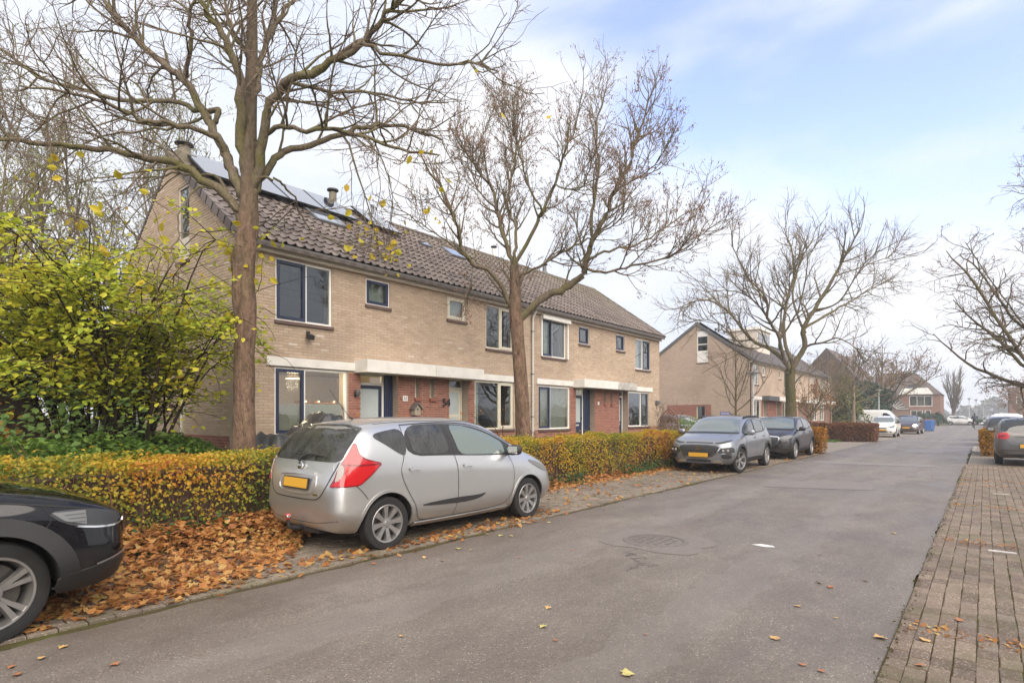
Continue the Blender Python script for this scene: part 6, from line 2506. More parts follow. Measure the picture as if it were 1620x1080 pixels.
def litter():
    P, S = [], []
    # carpet between the black car and the silver car, heaped against the hedge
    n = 11500
    y = rng.uniform(-.5, 6.2, n)
    u = rng.random(n)
    edge = -4.95 - .35 * np.sin(y * 1.6) - np.clip(y - 1.6, 0, 2.2) * .72
    x = -7.25 + (edge + 7.25) * u ** 1.6 + rng.normal(size=n) * .07
    heap = np.clip((-6.1 - x) / 1.1, 0, 1) ** 1.3 * .26
    z = .035 + heap * rng.random(n) ** .4 + rng.random(n) * .03
    P.append(np.stack([x, y, z], -1))
    S.append(.040 + .06 * rng.random(n) ** 1.3)
    # sparse spill towards the road
    n = 420
    y = rng.uniform(.5, 7.5, n)
    x = -5.25 + np.abs(rng.normal(size=n)) * .16 - .35 * rng.random(n)
    P.append(np.stack([x, y, np.full(n, .035)], -1))
    S.append(.06 + .04 * rng.random(n))
    # along the hedge foot farther on
    n = 3600
    y = rng.uniform(6.0, 25.4, n)
    x = -7.28 + np.abs(rng.normal(size=n)) * .30
    z = .04 + np.clip(.12 - (x + 7.28) * .4, 0, .12) * rng.random(n)
    P.append(np.stack([x, y, z], -1))
    S.append(.06 + .05 * rng.random(n))
    n = 520
    y = rng.uniform(6.5, 25, n)
    x = rng.uniform(-7.2, -5.0, n)
    P.append(np.stack([x, y, np.full(n, .045)], -1))
    S.append(.05 + .04 * rng.random(n))
    # mulched bits in the paver joints on the right
    n = 700
    yy = rng.choice([3.55, 5.0, 8.8, 12.4, 16.0, 17.2], n) + rng.normal(size=n) * .09
    x = rng.uniform(-.45, 1.2, n)
    P.append(np.stack([x, yy, np.full(n, .034)], -1))
    S.append(.018 + .025 * rng.random(n))
    P, S = np.concatenate(P), np.concatenate(S)
    n = len(P)
    v, f = scatter(*LOBED, P, rand_rot(n, np.tile([[0, 0, 1.0]], (n, 1)), .38), S)
    np_mesh('fallen_leaves', v, f, M['litter'], kind='stuff')


litter()


def single_leaves():
    tv, tf = LOBED
    tones = [simple('leaf_ochre', (.42, .26, .10), .6, 0, .2, 30), simple('leaf_yellow', (.40, .35, .12), .6, 0, .2, 30), simple('leaf_rust', (.30, .12, .05), .6, 0, .2, 30), simple('leaf_brown', (.17, .08, .045), .6, 0, .2, 30)]
    names = ['ochre', 'yellow', 'rust coloured', 'dark brown']
    meshes = []
    spots = LEAF_SPOTS
    for k, (x, y, s, c, z) in enumerate(spots):
        o = None
        if len(meshes) <= c or meshes[c] is None:
            while len(meshes) <= c:
                meshes.append(None)
            o = np_mesh('fallen_leaf', tv, tf, tones[c])
            meshes[c] = o.data
        else:
            o = bpy.data.objects.new('fallen_leaf', meshes[c])
            link(o)
        o.location = (x, y, z)
        s *= .62
        o.scale = (s, s, s * 1.2)
        o.rotation_euler = (rng.normal() * .12, rng.normal() * .12, rng.uniform(0, 6.28))
        where = 'on the bare asphalt' if x > -4.8 and x < -.5 else 'on the clay pavers' if x >= -.5 else 'near the parked cars'
        tag(o, f'{names[c]} fallen leaf lying singly {where}', 'leaf', f'{names[c]} leaves lying {where}')


single_leaves()
# ------------------------------------------------------------------ vehicles
def paint(name, c, metal=.7, rough=.32, flake=.06, coat=.8, spec=.4):
    t = NT(name)
    p = t.coord('Object')
    n = t.noise(p, 900, 1)
    col = t.mix(n, tuple(x * (1 - flake) for x in c), tuple(x * (1 + flake) for x in c))
    d = t.noise(p, 2.2, 5, .6)
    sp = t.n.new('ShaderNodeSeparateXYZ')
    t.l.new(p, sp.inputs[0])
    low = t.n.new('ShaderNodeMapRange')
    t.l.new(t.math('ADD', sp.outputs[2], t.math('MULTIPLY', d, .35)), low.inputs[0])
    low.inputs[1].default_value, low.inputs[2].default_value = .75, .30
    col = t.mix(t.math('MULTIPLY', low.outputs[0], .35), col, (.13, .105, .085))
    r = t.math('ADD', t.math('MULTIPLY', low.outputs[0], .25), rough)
    t.set(color=col, rough=r, metal=metal, coat=coat, coatr=.04, spec=spec)
    # water beads and dust keep the lacquer from being perfect
    b = t.n.new('ShaderNodeBump')
    b.inputs['Distance'].default_value = .002
    b.inputs['Strength'].default_value = .25
    v = t.voro(p, 55)
    t.l.new(t.math('LESS_THAN', v, .28), b.inputs['Height'])
    t.l.new(b.outputs[0], t.b.inputs['Coat Normal'])
    return t.m


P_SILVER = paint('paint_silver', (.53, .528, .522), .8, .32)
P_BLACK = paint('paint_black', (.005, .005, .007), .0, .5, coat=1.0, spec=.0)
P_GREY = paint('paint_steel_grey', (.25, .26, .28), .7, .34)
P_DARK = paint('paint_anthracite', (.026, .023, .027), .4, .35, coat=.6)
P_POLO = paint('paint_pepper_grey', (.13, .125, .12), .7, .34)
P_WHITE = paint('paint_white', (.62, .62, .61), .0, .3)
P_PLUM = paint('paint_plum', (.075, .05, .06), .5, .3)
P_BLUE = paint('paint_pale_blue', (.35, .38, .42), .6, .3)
C_GLASS = NT('car_glass').set(color=(.012, .014, .015), rough=.03, spec=.7, coat=.5, coatr=.02).m


def dusty_glass():
    t = NT('car_glass_wet')
    p = t.coord('Object')
    n = t.noise(t.mapping(p, (1, 1, .5)), 7, 5, .7, .6)
    c = t.ramp(n, [(.3, (.014, .015, .015)), (.62, (.05, .05, .048)), (.8, (.10, .098, .092))])
    d = t.voro(p, 70)
    c = t.mix(t.math('MULTIPLY', t.math('LESS_THAN', d, .2), .35), c, (.25, .25, .25))
    t.set(color=c, rough=t.ramp(n, [(.3, (.05, .05, .05)), (.8, (.28, .28, .28))]), spec=.6)
    return t.m


C_WET = dusty_glass()
C_FRONT = NT('car_glass_clear').set(color=(.115, .145, .135), rough=.05, spec=.7, coat=.6, coatr=.03).m
C_SCREEN = NT('windscreen_glass').set(color=(.10, .12, .12), rough=.05, spec=.8, coat=.8, coatr=.03).m
C_PLASTIC = simple('black_plastic', (.022, .022, .023), .6, 0, .25, 20, .001, 200)
C_CLAD = simple('grey_cladding', (.021, .021, .022), .55, 0, .15, 20, .001, 250)
C_TYRE = simple('tyre_rubber', (.013, .0125, .0125), .75, 0, .4, 9, .002, 120)
C_RIM = simple('alloy_rim', (.42, .41, .40), .32, .85, .12, 12)
C_RIMD = simple('alloy_rim_dark', (.15, .15, .15), .35, .8, .12, 12)
C_DISC = simple('brake_disc', (.13, .12, .11), .45, .7, .2, 20)
C_WELL = simple('wheel_well', (.012, .011, .010), .9, 0, .3, 10)
C_CHROME = simple('chrome', (.70, .70, .70), .12, 1.0, .05, 10)
C_RED = NT('tail_lamp_red').set(color=(.42, .008, .012), rough=.12, coat=1, coatr=.03).m
C_REDD = NT('tail_lamp_dark').set(color=(.17, .006, .010), rough=.15, coat=1, coatr=.03).m
C_CLEAR = NT('lamp_clear').set(color=(.36, .33, .31), rough=.4, metal=.0, spec=.2, coat=.15, coatr=.2).m
C_LAMP = NT('headlamp_glass').set(color=(.16, .165, .17), rough=.5, metal=.0, spec=.12).m
C_LAMPD = NT('headlamp_dark').set(color=(.045, .047, .05), rough=.3, metal=.0, spec=.25, coat=.15, coatr=.15).m
C_PLATE = simple('plate_yellow', (.55, .30, .03), .45, 0, .06, 10)
C_SEAM = NT('panel_gap').set(color=(.012, .012, .012), rough=.8).m


def pchip(x, y, xi):
    """monotone cubic through (x, y); y may be 2-D (n, k)"""
    x = np.asarray(x, float)
    y = np.asarray(y, float)
    if y.ndim == 1:
        y = y[:, None]
    h = np.diff(x)[:, None]
    d = np.diff(y, axis=0) / h
    m = np.zeros_like(y)
    if len(x) > 2:
        w1 = 2 * h[1:] + h[:-1]
        w2 = h[1:] + 2 * h[:-1]
        with np.errstate(divide='ignore', invalid='ignore'):
            hm = (w1 + w2) / (w1 / d[:-1] + w2 / d[1:])
        m[1:-1] = np.where(d[:-1] * d[1:] > 0, hm, 0)
    m[0], m[-1] = d[0], d[-1]
    xi = np.asarray(xi, float)
    i = np.clip(np.searchsorted(x, xi, 'right') - 1, 0, len(x) - 2)
    t = ((xi - x[i]) / h[i, 0])[:, None]
    hh = h[i]
    return (2 * t ** 3 - 3 * t ** 2 + 1) * y[i] + (t ** 3 - 2 * t ** 2 + t) * hh * m[i] + (-2 * t ** 3 + 3 * t ** 2) * y[i + 1] + (t ** 3 - t ** 2) * hh * m[i + 1]


def chaikin(p, n=2, closed=True, r=.25):
    p = [tuple(q) for q in p]
    for _ in range(n):
        o = []
        m = len(p)
        rng_ = range(m) if closed else range(m - 1)
        if not closed:
            o.append(p[0])
        for i in rng_:
            a, b = p[i], p[(i + 1) % m]
            o.append((a[0] * (1 - r) + b[0] * r, a[1] * (1 - r) + b[1] * r))
            o.append((a[0] * r + b[0] * (1 - r), a[1] * r + b[1] * (1 - r)))
        if not closed:
            o.append(p[-1])
        p = o
    return p


def inside(pt, poly):
    x, y = pt
    c = False
    n = len(poly)
    for i in range(n):
        a, b = poly[i], poly[i - 1]
        if (a[1] > y) != (b[1] > y) and x < (b[0] - a[0]) * (y - a[1]) / (b[1] - a[1]) + a[0]:
            c = not c
    return c


def resample(p, step, closed=True):
    p = list(p)
    if closed:
        p = p + [p[0]]
    out = []
    for a, b in zip(p, p[1:]):
        L = math.hypot(b[0] - a[0], b[1] - a[1])
        k = max(1, int(round(L / step)))
        for i in range(k):
            out.append((a[0] + (b[0] - a[0]) * i / k, a[1] + (b[1] - a[1]) * i / k))
    if not closed:
        out.append(p[-1])
    return out


class Car:
    def __init__(s, name, label, rows, front, rear, wr, loc, rz, body, group=None, cat='car', steer=0, arch=.06, well=True, res=.05):
        s.root = empty(name, loc, rz, label, cat, group)
        rows = np.array(rows, float)
        s.rows = rows
        s.body_m = body
        ts = []
        for i in range(len(rows) - 1):
            k = int(np.clip(math.ceil(abs(rows[i + 1, 0] - rows[i, 0]) / res), 3, 14))
            ts += [i + j / k for j in range(k)]
        ts.append(len(rows) - 1)
        S = pchip(np.arange(len(rows)), rows, ts)
        sub = [2, 2, 7, 6, 4, 6, 3, 4]
        rings = []
        for q in S:
            x, zb, wb, zm, wm, zs, ws, zl, wl, zr, wr_, zt = q
            cp = np.array([(0, zb), (wb * .88, zb), (wb, zb + min(.06, (zm - zb) * .4)), (wm, zm), (ws, zs), (wl, zl), (wr_, zr), (wr_ * .72, zr + (zt - zr) * .62), (0, zt)])
            ch = np.concatenate([[0], np.cumsum(np.maximum(np.linalg.norm(np.diff(cp, axis=0), axis=1), 1e-4))])
            u = np.concatenate([np.linspace(ch[j], ch[j + 1], sub[j], endpoint=False) for j in range(8)] + [[ch[-1]]])
            c = pchip(ch, cp, u)
            half = np.column_stack([np.full(len(c), x), c])
            other = half[1:-1][::-1] * np.array([1, -1, 1])
            rings.append(np.vstack([half, other]))
        V = np.array(rings)
        n, m = V.shape[:2]
        V = V.reshape(-1, 3)
        i = np.arange(n - 1)[:, None] * m
        j = np.arange(m)[None]
        j2 = (j + 1) % m
        F = np.stack([i + j, i + j2, i + m + j2, i + m + j], -1).reshape(-1, 4)
        c0, c1 = len(V), len(V) + 1
        V = np.vstack([V, V[:m].mean(0), V[(n - 1) * m:n * m].mean(0)])
        faces = [tuple(f) for f in F.tolist()]
        caps = [(c0, (q + 1) % m, q) for q in range(m)] + [(c1, (n - 1) * m + q, (n - 1) * m + (q + 1) % m) for q in range(m)]
        s.bvh = BVHTree.FromPolygons([tuple(v) for v in V.tolist()], faces + caps)
        s.xf, s.xr, s.R = front, rear, wr
        s.hw = rows[:, 4].max()
        # wheel openings
        Ra = wr + arch
        W = V.copy()
        kill = np.zeros(len(F), bool)
        for wx in (front, rear):
            d = np.hypot(W[:, 0] - wx, W[:, 2] - wr)
            side = np.abs(W[:, 1]) > s.hw * .45
            near = side & (np.abs(d - Ra) < .030)
            dx = (W[:, 0] - wx) / np.maximum(d, 1e-6)
            dz = (W[:, 2] - wr) / np.maximum(d, 1e-6)
            s.to_arch(W, near, wx, wr, Ra, dx, dz)
            d = np.where(near, Ra, d)
            ins = side & (d <= Ra + 1e-4)
            kill |= ins[F].all(1)
        # pull vertices whose faces straddle the circle onto it
        for wx in (front, rear):
            d = np.hypot(W[:, 0] - wx, W[:, 2] - wr)
            side = np.abs(W[:, 1]) > s.hw * .45
            keepv = np.zeros(len(W), bool)
            keepv[F[~kill].ravel()] = True
            bad = keepv & side & (d < Ra - 1e-3)
            dx = (W[:, 0] - wx) / np.maximum(d, 1e-6)
            dz = (W[:, 2] - wr) / np.maximum(d, 1e-6)
            s.to_arch(W, bad, wx, wr, Ra, dx, dz)
        faces = [tuple(f) for f in F[~kill].tolist()] + caps
        me = bpy.data.meshes.new('body')
        me.from_pydata(W.tolist(), [], faces)
        bm = bmesh.new()
        bm.from_mesh(me)
        bmesh.ops.recalc_face_normals(bm, faces=bm.faces)
        bmesh.ops.delete(bm, geom=[v for v in bm.verts if not v.link_faces], context='VERTS')
        for f in bm.faces:
            f.smooth = True
        bm.to_mesh(me)
        bm.free()
        me.materials.append(body)
        s.body = bpy.data.objects.new('body', me)
        link(s.body, s.root)
        if well:
            for wx in (front, rear):
                for sg in (1, -1):
                    mb = MB()
                    vs, fs = [], []
                    kk = 30
                    for q in range(kk + 1):
                        a = -.06 + (math.pi + .12) * q / kk
                        x, z = wx + math.cos(a) * (Ra - .003), wr + math.sin(a) * (Ra - .003)
                        h = s.cast((x, 3 * sg, z), (0, -sg, 0))
                        yo = abs(h[0].y) - .012 if h else s.hw - .1
                        yo = max(yo, s.hw - .25)
                        vs += [(x, sg * yo, z), (x, sg * .42, z)]
                    fs = [(2 * q, 2 * q + 2, 2 * q + 3, 2 * q + 1) for q in range(kk)]
                    mb.add(vs, fs)
                    mb.add([vs[2 * q + 1] for q in range(kk + 1)], [tuple(range(kk + 1))])
                    mb.build('wheel_well', C_WELL, s.root)

    @staticmethod
    def to_arch(W, m, wx, wr, Ra, dx, dz):
        # above the axle move radially; below it only sideways, so nothing hangs down
        up = m & (W[:, 2] >= wr)
        lo = m & (W[:, 2] < wr)
        W[up, 0] = wx + dx[up] * Ra
        W[up, 2] = wr + dz[up] * Ra
        W[lo, 0] = wx + np.sign(dx[lo]) * np.sqrt(np.maximum(Ra ** 2 - (W[lo, 2] - wr) ** 2, 1e-6))

    def cast(s, o, d):
        h = s.bvh.ray_cast(Vector(o), Vector(d))
        return h if h[0] is not None else None

    def hit(s, axis, u, v):
        if axis in ('left', 'right'):
            sg = 1 if axis == 'left' else -1
            o, d, q = (u, 3 * sg, v), (0, -sg, 0), (u, s.hw * sg, v)
        elif axis == 'front':
            o, d, q = (6, u, v), (-1, 0, 0), (s.rows[-1, 0], u, v)
        elif axis == 'rear':
            o, d, q = (-6, u, v), (1, 0, 0), (s.rows[0, 0], u, v)
        elif axis[:6] == 'corner':
            # across the rear corner at 45 degrees: u runs from the tailgate round to the flank
            sg, k = (1 if axis[6:] == 'left' else -1), .7071
            px, py = s.rows[0, 0] + .085 + k * u, sg * (s.hw - .045 + k * u)
            o, d, q = (px - 3 * k, py + 3 * k * sg, v), (k, -k * sg, 0), (px, py, v)
        else:
            o, d, q = (u, v, 4), (0, 0, -1), (u, v, 1.5)
        h = s.cast(o, d)
        if h is None:
            h = s.bvh.find_nearest(Vector(q))
        n = h[1]
        if n.dot(Vector(d)) > 0:
            n = -n
        return h[0], n

    def decal(s, name, axis, poly, mat, off=.004, step=.05, rnd=2, skirt=.012, parent=None, rr=.25):
        pl = chaikin(poly, rnd, True, rr) if rnd else list(poly)
        pl = resample(pl, step)
        # drop doubled points
        out = [pl[0]]
        for p in pl[1:]:
            if math.hypot(p[0] - out[-1][0], p[1] - out[-1][1]) > 1e-3:
                out.append(p)
        pl = out
        n = len(pl)
        us = [p[0] for p in pl]
        vs = [p[1] for p in pl]
        pts = list(pl)
        st = step
        u = min(us) + st / 2
        while u < max(us):
            v = min(vs) + st / 2
            while v < max(vs):
                if inside((u, v), pl) and min((u - a) ** 2 + (v - b) ** 2 for a, b in pl) > (st * .45) ** 2:
                    pts.append((u, v))
                v += st
            u += st
        r = delaunay_2d_cdt([Vector(p) for p in pts], [], [list(range(n))], 1, 1e-6)
        v2, f2 = r[0], r[2]
        co, no = [], []
        for p in v2:
            a, b = s.hit(axis, p.x, p.y)
            co.append(a + b * off)
            no.append(b)
        bm = bmesh.new()
        bv = [bm.verts.new(c) for c in co]
        for f in f2:
            try:
                bm.faces.new([bv[i] for i in f])
            except ValueError:
                pass
        bmesh.ops.recalc_face_normals(bm, faces=bm.faces)
        bm.verts.ensure_lookup_table()
        bm.faces.ensure_lookup_table()
        # face outwards
        k = sum(1 if f.normal.dot(no[f.verts[0].index] if f.verts[0].index < len(no) else f.normal) > 0 else -1 for f in bm.faces)
        bm.verts.index_update()
        k = sum(1 if f.normal.dot(no[f.verts[0].index]) > 0 else -1 for f in bm.faces)
        if k < 0:
            bmesh.ops.reverse_faces(bm, faces=bm.faces)
        for f in bm.faces:
            f.smooth = True
        if skirt:
            be = [e for e in bm.edges if e.is_boundary]
            low = {}
            for e in be:
                for w in e.verts:
                    if w not in low:
                        low[w] = bm.verts.new(w.co - no[w.index] * skirt)
            for e in be:
                a, b = e.verts
                e.smooth = False
                f = bm.faces.new([a, b, low[b], low[a]])
                f.smooth = False
        me = bpy.data.meshes.new(name)
        bm.to_mesh(me)
        bm.free()
        me.materials.append(mat)
        o = bpy.data.objects.new(name, me)
        link(o, parent or s.root)
        return o

    def strip(s, name, axis, line, w, mat, off=.002, closed=False, step=.04, parent=None, rnd=2, taper=False, thick=0):
        pl = chaikin(line, rnd, closed) if rnd else list(line)
        pl = resample(pl, step, closed)
        if closed:
            pl = pl + [pl[0]]
        P = np.array(pl)
        T = np.gradient(P, axis=0)
        T /= np.linalg.norm(T, axis=1, keepdims=True) + 1e-9
        N = np.column_stack([-T[:, 1], T[:, 0]])
        k = len(P)
        ww = np.full(k, w / 2)
        if taper:
            ww = ww * np.sin(np.linspace(.06, math.pi - .06, k)) ** .5
        vs = []
        for p, nn, q in zip(P, N, ww):
            for sg in (-1, 1):
                a, b = s.hit(axis, *(p + nn * q * sg))
                vs.append(a + b * off)
                if thick:
                    vs.append(a + b * (off + thick) - b * 0)
        mb = MB()
        if thick:
            # raised bead: (low-, high-, low+, high+)
            fs = []
            for i in range(k - 1):
                a, b = 4 * i, 4 * i + 4
                fs += [(a, b, b + 1, a + 1), (a + 1, b + 1, b + 3, a + 3), (a + 3, b + 3, b + 2, a + 2)]
            fs += [(0, 1, 3, 2), (4 * k - 4, 4 * k - 2, 4 * k - 1, 4 * k - 3)]
        else:
            fs = [(2 * i, 2 * i + 2, 2 * i + 3, 2 * i + 1) for i in range(k - 1)]
        mb.add(vs, fs)
        return mb.build(name, mat, parent or s.root, smooth=bool(thick), sharp=.7 if thick else None)

    def arch_trim(s, wx, sg, r0, r1, mat, off=.012, a0=-.35, a1=math.pi + .35, name='arch_trim', skirt=.02):
        ax = 'left' if sg > 0 else 'right'
        k = 34
        P = [(wx + math.cos(a0 + (a1 - a0) * i / k) * r1, s.R + math.sin(a0 + (a1 - a0) * i / k) * r1) for i in range(k + 1)]
        Q = [(wx + math.cos(a0 + (a1 - a0) * i / k) * r0, s.R + math.sin(a0 + (a1 - a0) * i / k) * r0) for i in range(k + 1)]
        vs = []
        zmin = s.rows[:, 1].min() + .01
        for p, q in zip(P, Q):
            a, n = s.hit(ax, p[0], max(p[1], zmin))
            b, n2 = s.hit(ax, q[0], max(q[1], zmin))
            vs += [a - n * .004, a + n * off, b + n2 * off, Vector((b.x, b.y - sg * skirt, b.z))]
        mb = MB()
        mb.add(vs, [(4 * i + j, 4 * i + 4 + j, 4 * i + 5 + j, 4 * i + 1 + j) for i in range(k) for j in range(3)])
        return mb.build(name, mat, s.root, smooth=True, sharp=.8)

    def wheels(s, w=.195, y=None, spokes=8, style='single', rim=None, rimr=.66, steer=0.0):
        rim = rim or C_RIM
        Rr = s.R
        rr = Rr * rimr
        y = y or s.hw - w / 2 - .025
        pr = [(rr - .01, -w * .36), (rr, -w * .46), (Rr * .86, -w / 2), (Rr * .95, -w * .48), (Rr * .99, -w * .40), (Rr, -w * .30), (Rr, w * .30), (Rr * .99, w * .40), (Rr * .95, w * .48), (Rr * .86, w / 2), (rr, w * .46), (rr - .01, w * .36)]
        mb = MB().lathe(pr, 48, 1)
        for yy in (-.16, 0, .16):      # grooves
            mb.lathe([(Rr + .0004, (yy - .025) * w), (Rr + .0004, (yy + .025) * w)], 48, 1)
        tyre = mb
        rm = MB()
        rm.lathe([(rr + .004, w * .44), (rr - .004, w * .475), (rr - .018, w * .46), (rr - .026, w * .30), (rr - .03, -w * .3)], 48, 1)
        # spokes: tapered, dished towards the hub
        def spoke(a, w0, w1, lean=0.0):
            ca, sa = math.cos(a), math.sin(a)

            def P(r, t, h):
                tt = t + lean * (r - .04)
                return (ca * r - sa * tt, h, sa * r + ca * tt)
            yo, yh = w * .43, w * .33
            vs = [P(.035, -w0, yh), P(.035, w0, yh), P(rr * .55, w0 * .85 + w1 * .15, yh + .012), P(rr * .55, -w0 * .85 - w1 * .15, yh + .012), P(rr - .014, w1, yo), P(rr - .014, -w1, yo),
                  P(.035, -w0 - .006, yh - .035), P(.035, w0 + .006, yh - .035), P(rr * .55, w0 + .006, yh - .030), P(rr * .55, -w0 - .006, yh - .030), P(rr - .014, w1 + .008, yo - .05), P(rr - .014, -w1 - .008, yo - .05)]
            rm.add(vs, [(0, 1, 2, 3), (3, 2, 4, 5), (0, 3, 9, 6), (3, 5, 11, 9), (1, 7, 8, 2), (2, 8, 10, 4)])
        for i in range(spokes):
            a = 2 * math.pi * i / spokes + math.pi / 2
            if style == 'single':
                spoke(a, .022, .036)
            elif style == 'v':
                spoke(a, .014, .020, .20)
                spoke(a, .014, .020, -.20)
            else:
                spoke(a, .030, .036)
        rm.lathe([(0, w * .40), (.028, w * .40), (.032, w * .36), (.062, w * .34), (.066, w * .2)], 24, 1)
        for i in range(5):
            a = 2 * math.pi * i / 5 + .3
            rm.lathe([(0, w * .36), (.008, w * .36), (.009, w * .33)], 8, 1, (math.cos(a) * .045, 0, math.sin(a) * .045))
        dk = MB().lathe([(.03, w * .05), (rr * .78, w * .05), (rr * .78, w * .0), (.03, 0)], 32, 1)
        bk = MB().lathe([(0, -w * .1), (rr - .028, -w * .1)], 32, 1)
        first = None
        for wx, st in ((s.xf, steer), (s.xr, 0)):
            for sg in (1, -1):
                if first is None:
                    t = tyre.build('wheel', C_TYRE, s.root, smooth=True, sharp=.7)
                    r = rm.build('rim', rim, t, smooth=True, sharp=.5)
                    d = dk.build('brake_disc', C_DISC, t, smooth=True, sharp=.6)
                    b = bk.build('rim_back', C_WELL, t)
                    first = [t, r, d, b]
                else:
                    t = bpy.data.objects.new('wheel', first[0].data)
                    link(t, s.root)
                    for q in first[1:]:
                        c = bpy.data.objects.new(q.name.split('.')[0], q.data)
                        link(c, t)
                t.location = (wx, sg * y, Rr)
                t.rotation_euler = (0, rng.uniform(0, 6.28) * 0 + (.35 if sg > 0 else .1), (0 if sg > 0 else math.pi) + st)

    def mirror(s, x, z, sg, mat, size=1.0, y=None):
        a, n = s.hit('left' if sg > 0 else 'right', x, z)
        mb = MB()
        y0 = abs(a.y)
        # housing: squashed superellipsoid
        nu, nv = 14, 9
        vs, fs = [], []
        for i in range(nv + 1):
            ph = -math.pi / 2 + math.pi * i / nv
            for j in range(nu):
                th = 2 * math.pi * j / nu
                f = lambda q, e: math.copysign(abs(q) ** e, q)
                vs.append((x + .02 + .058 * size * f(math.cos(ph), .7) * f(math.cos(th), .7), sg * (y0 + .155 * size + .105 * size * f(math.cos(ph), .6) * f(math.sin(th), .8)), z + .07 + .072 * size * f(math.sin(ph), .75)))
        for i in range(nv):
            for j in range(nu):
                fs.append((i * nu + j, i * nu + (j + 1) % nu, (i + 1) * nu + (j + 1) % nu, (i + 1) * nu + j))
        mb.add(vs, fs)
        o = mb.build('mirror', mat, s.root, smooth=True)
        mb = MB()
        mb.tube([(x, sg * (y0 - .02), z + .01), (x + .01, sg * (y0 + .06), z + .015), (x + .02, sg * (y0 + .13), z + .02)], [.03, .024, .03], 8)
        mb.build('mirror_arm', C_PLASTIC, o, smooth=True)
        mb = MB()
        mb.box(x - .042 * size, x - .036 * size, *(sorted((sg * (y0 + .075 * size), sg * (y0 + .235 * size)))), z + .02, z + .12)
        mb.build('mirror_glass', C_CHROME, o)
        return o

    def handle(s, x, z, ax, mat, parent, L=.16, rec=True):
        if rec:
            k = []
            for i in range(14):
                a = i / 14 * 6.283
                k.append((x + .075 * math.cos(a), z + .034 * math.sin(a)))
            s.decal('handle_recess', ax, k, s.body_m, .0055, .03, 0, 0, parent)
        return s.strip('handle', ax, [(x - L / 2, z + .004), (x, z + .010), (x + L / 2, z + .002)], .032, mat or s.body_m, .014, thick=.020, parent=parent, rnd=1)

    def plate(s, axis, y, z, w=.52, h=.11, tilt=0, parent=None, lift=.012):
        a, n = s.hit(axis, y, z)
        sg = 1 if axis == 'front' else -1
        mb = MB()
        mb.box(-.006, .006, -w / 2 - .012, w / 2 + .012, -h / 2 - .016, h / 2 + .012)
        o = mb.build('plate_holder', C_PLASTIC, parent or s.root)
        o.location = a + n * lift
        o.rotation_euler = (0, tilt, 0)
        k = MB().box(.0065 * sg if sg > 0 else -.0095, .0095 if sg > 0 else -.0065, -w / 2, w / 2, -h / 2, h / 2).build('number_plate', C_PLATE, o, bevel=.002)
        return o


def both(f):
    for sg, ax in ((1, 'left'), (-1, 'right')):
        f(sg, ax)


# rows: x, zb,wb, zm,wm, zs,ws, zbelt,wbelt, zroof,wroof, ztop  (half widths), rear to front
MPV = [
    (-1.985, .43, .30, .50, .42, .56, .42, .60, .40, .62, .36, .635),
    (-1.970, .34, .50, .50, .62, .62, .60, .70, .56, .72, .50, .74),
    (-1.92, .28, .62, .50, .735, .68, .72, .84, .67, .90, .60, .93),
    (-1.84, .25, .70, .50, .80, .74, .785, .96, .74, 1.06, .68, 1.09),
    (-1.70, .23, .74, .50, .835, .80, .825, 1.03, .79, 1.25, .67, 1.29),
    (-1.52, .22, .76, .50, .847, .84, .838, 1.06, .81, 1.39, .64, 1.44),
    (-1.25, .21, .765, .50, .847, .85, .84, 1.06, .815, 1.43, .625, 1.495),
    (-.70, .20, .765, .50, .845, .86, .838, 1.04, .81, 1.455, .62, 1.525),
    (0.0, .19, .765, .50, .845, .85, .838, 1.00, .805, 1.45, .615, 1.525),
    (.45, .19, .765, .50, .845, .83, .836, .97, .80, 1.385, .625, 1.465),
    (.85, .19, .765, .50, .845, .81, .832, .945, .79, 1.22, .655, 1.295),
    (1.20, .19, .765, .50, .845, .79, .825, .93, .775, 1.035, .695, 1.09),
    (1.45, .20, .76, .50, .842, .76, .815, .90, .755, .955, .67, .995),
    (1.72, .21, .74, .48, .82, .71, .785, .83, .71, .87, .62, .905),
    (1.92, .23, .68, .46, .75, .65, .71, .75, .63, .78, .54, .805),
    (2.04, .25, .58, .44, .64, .58, .60, .66, .53, .68, .45, .70),
    (2.09, .29, .46, .43, .50, .53, .47, .58, .42, .60, .36, .61),
    (2.105, .36, .30, .43, .34, .48, .32, .51, .28, .52, .24, .53),
]
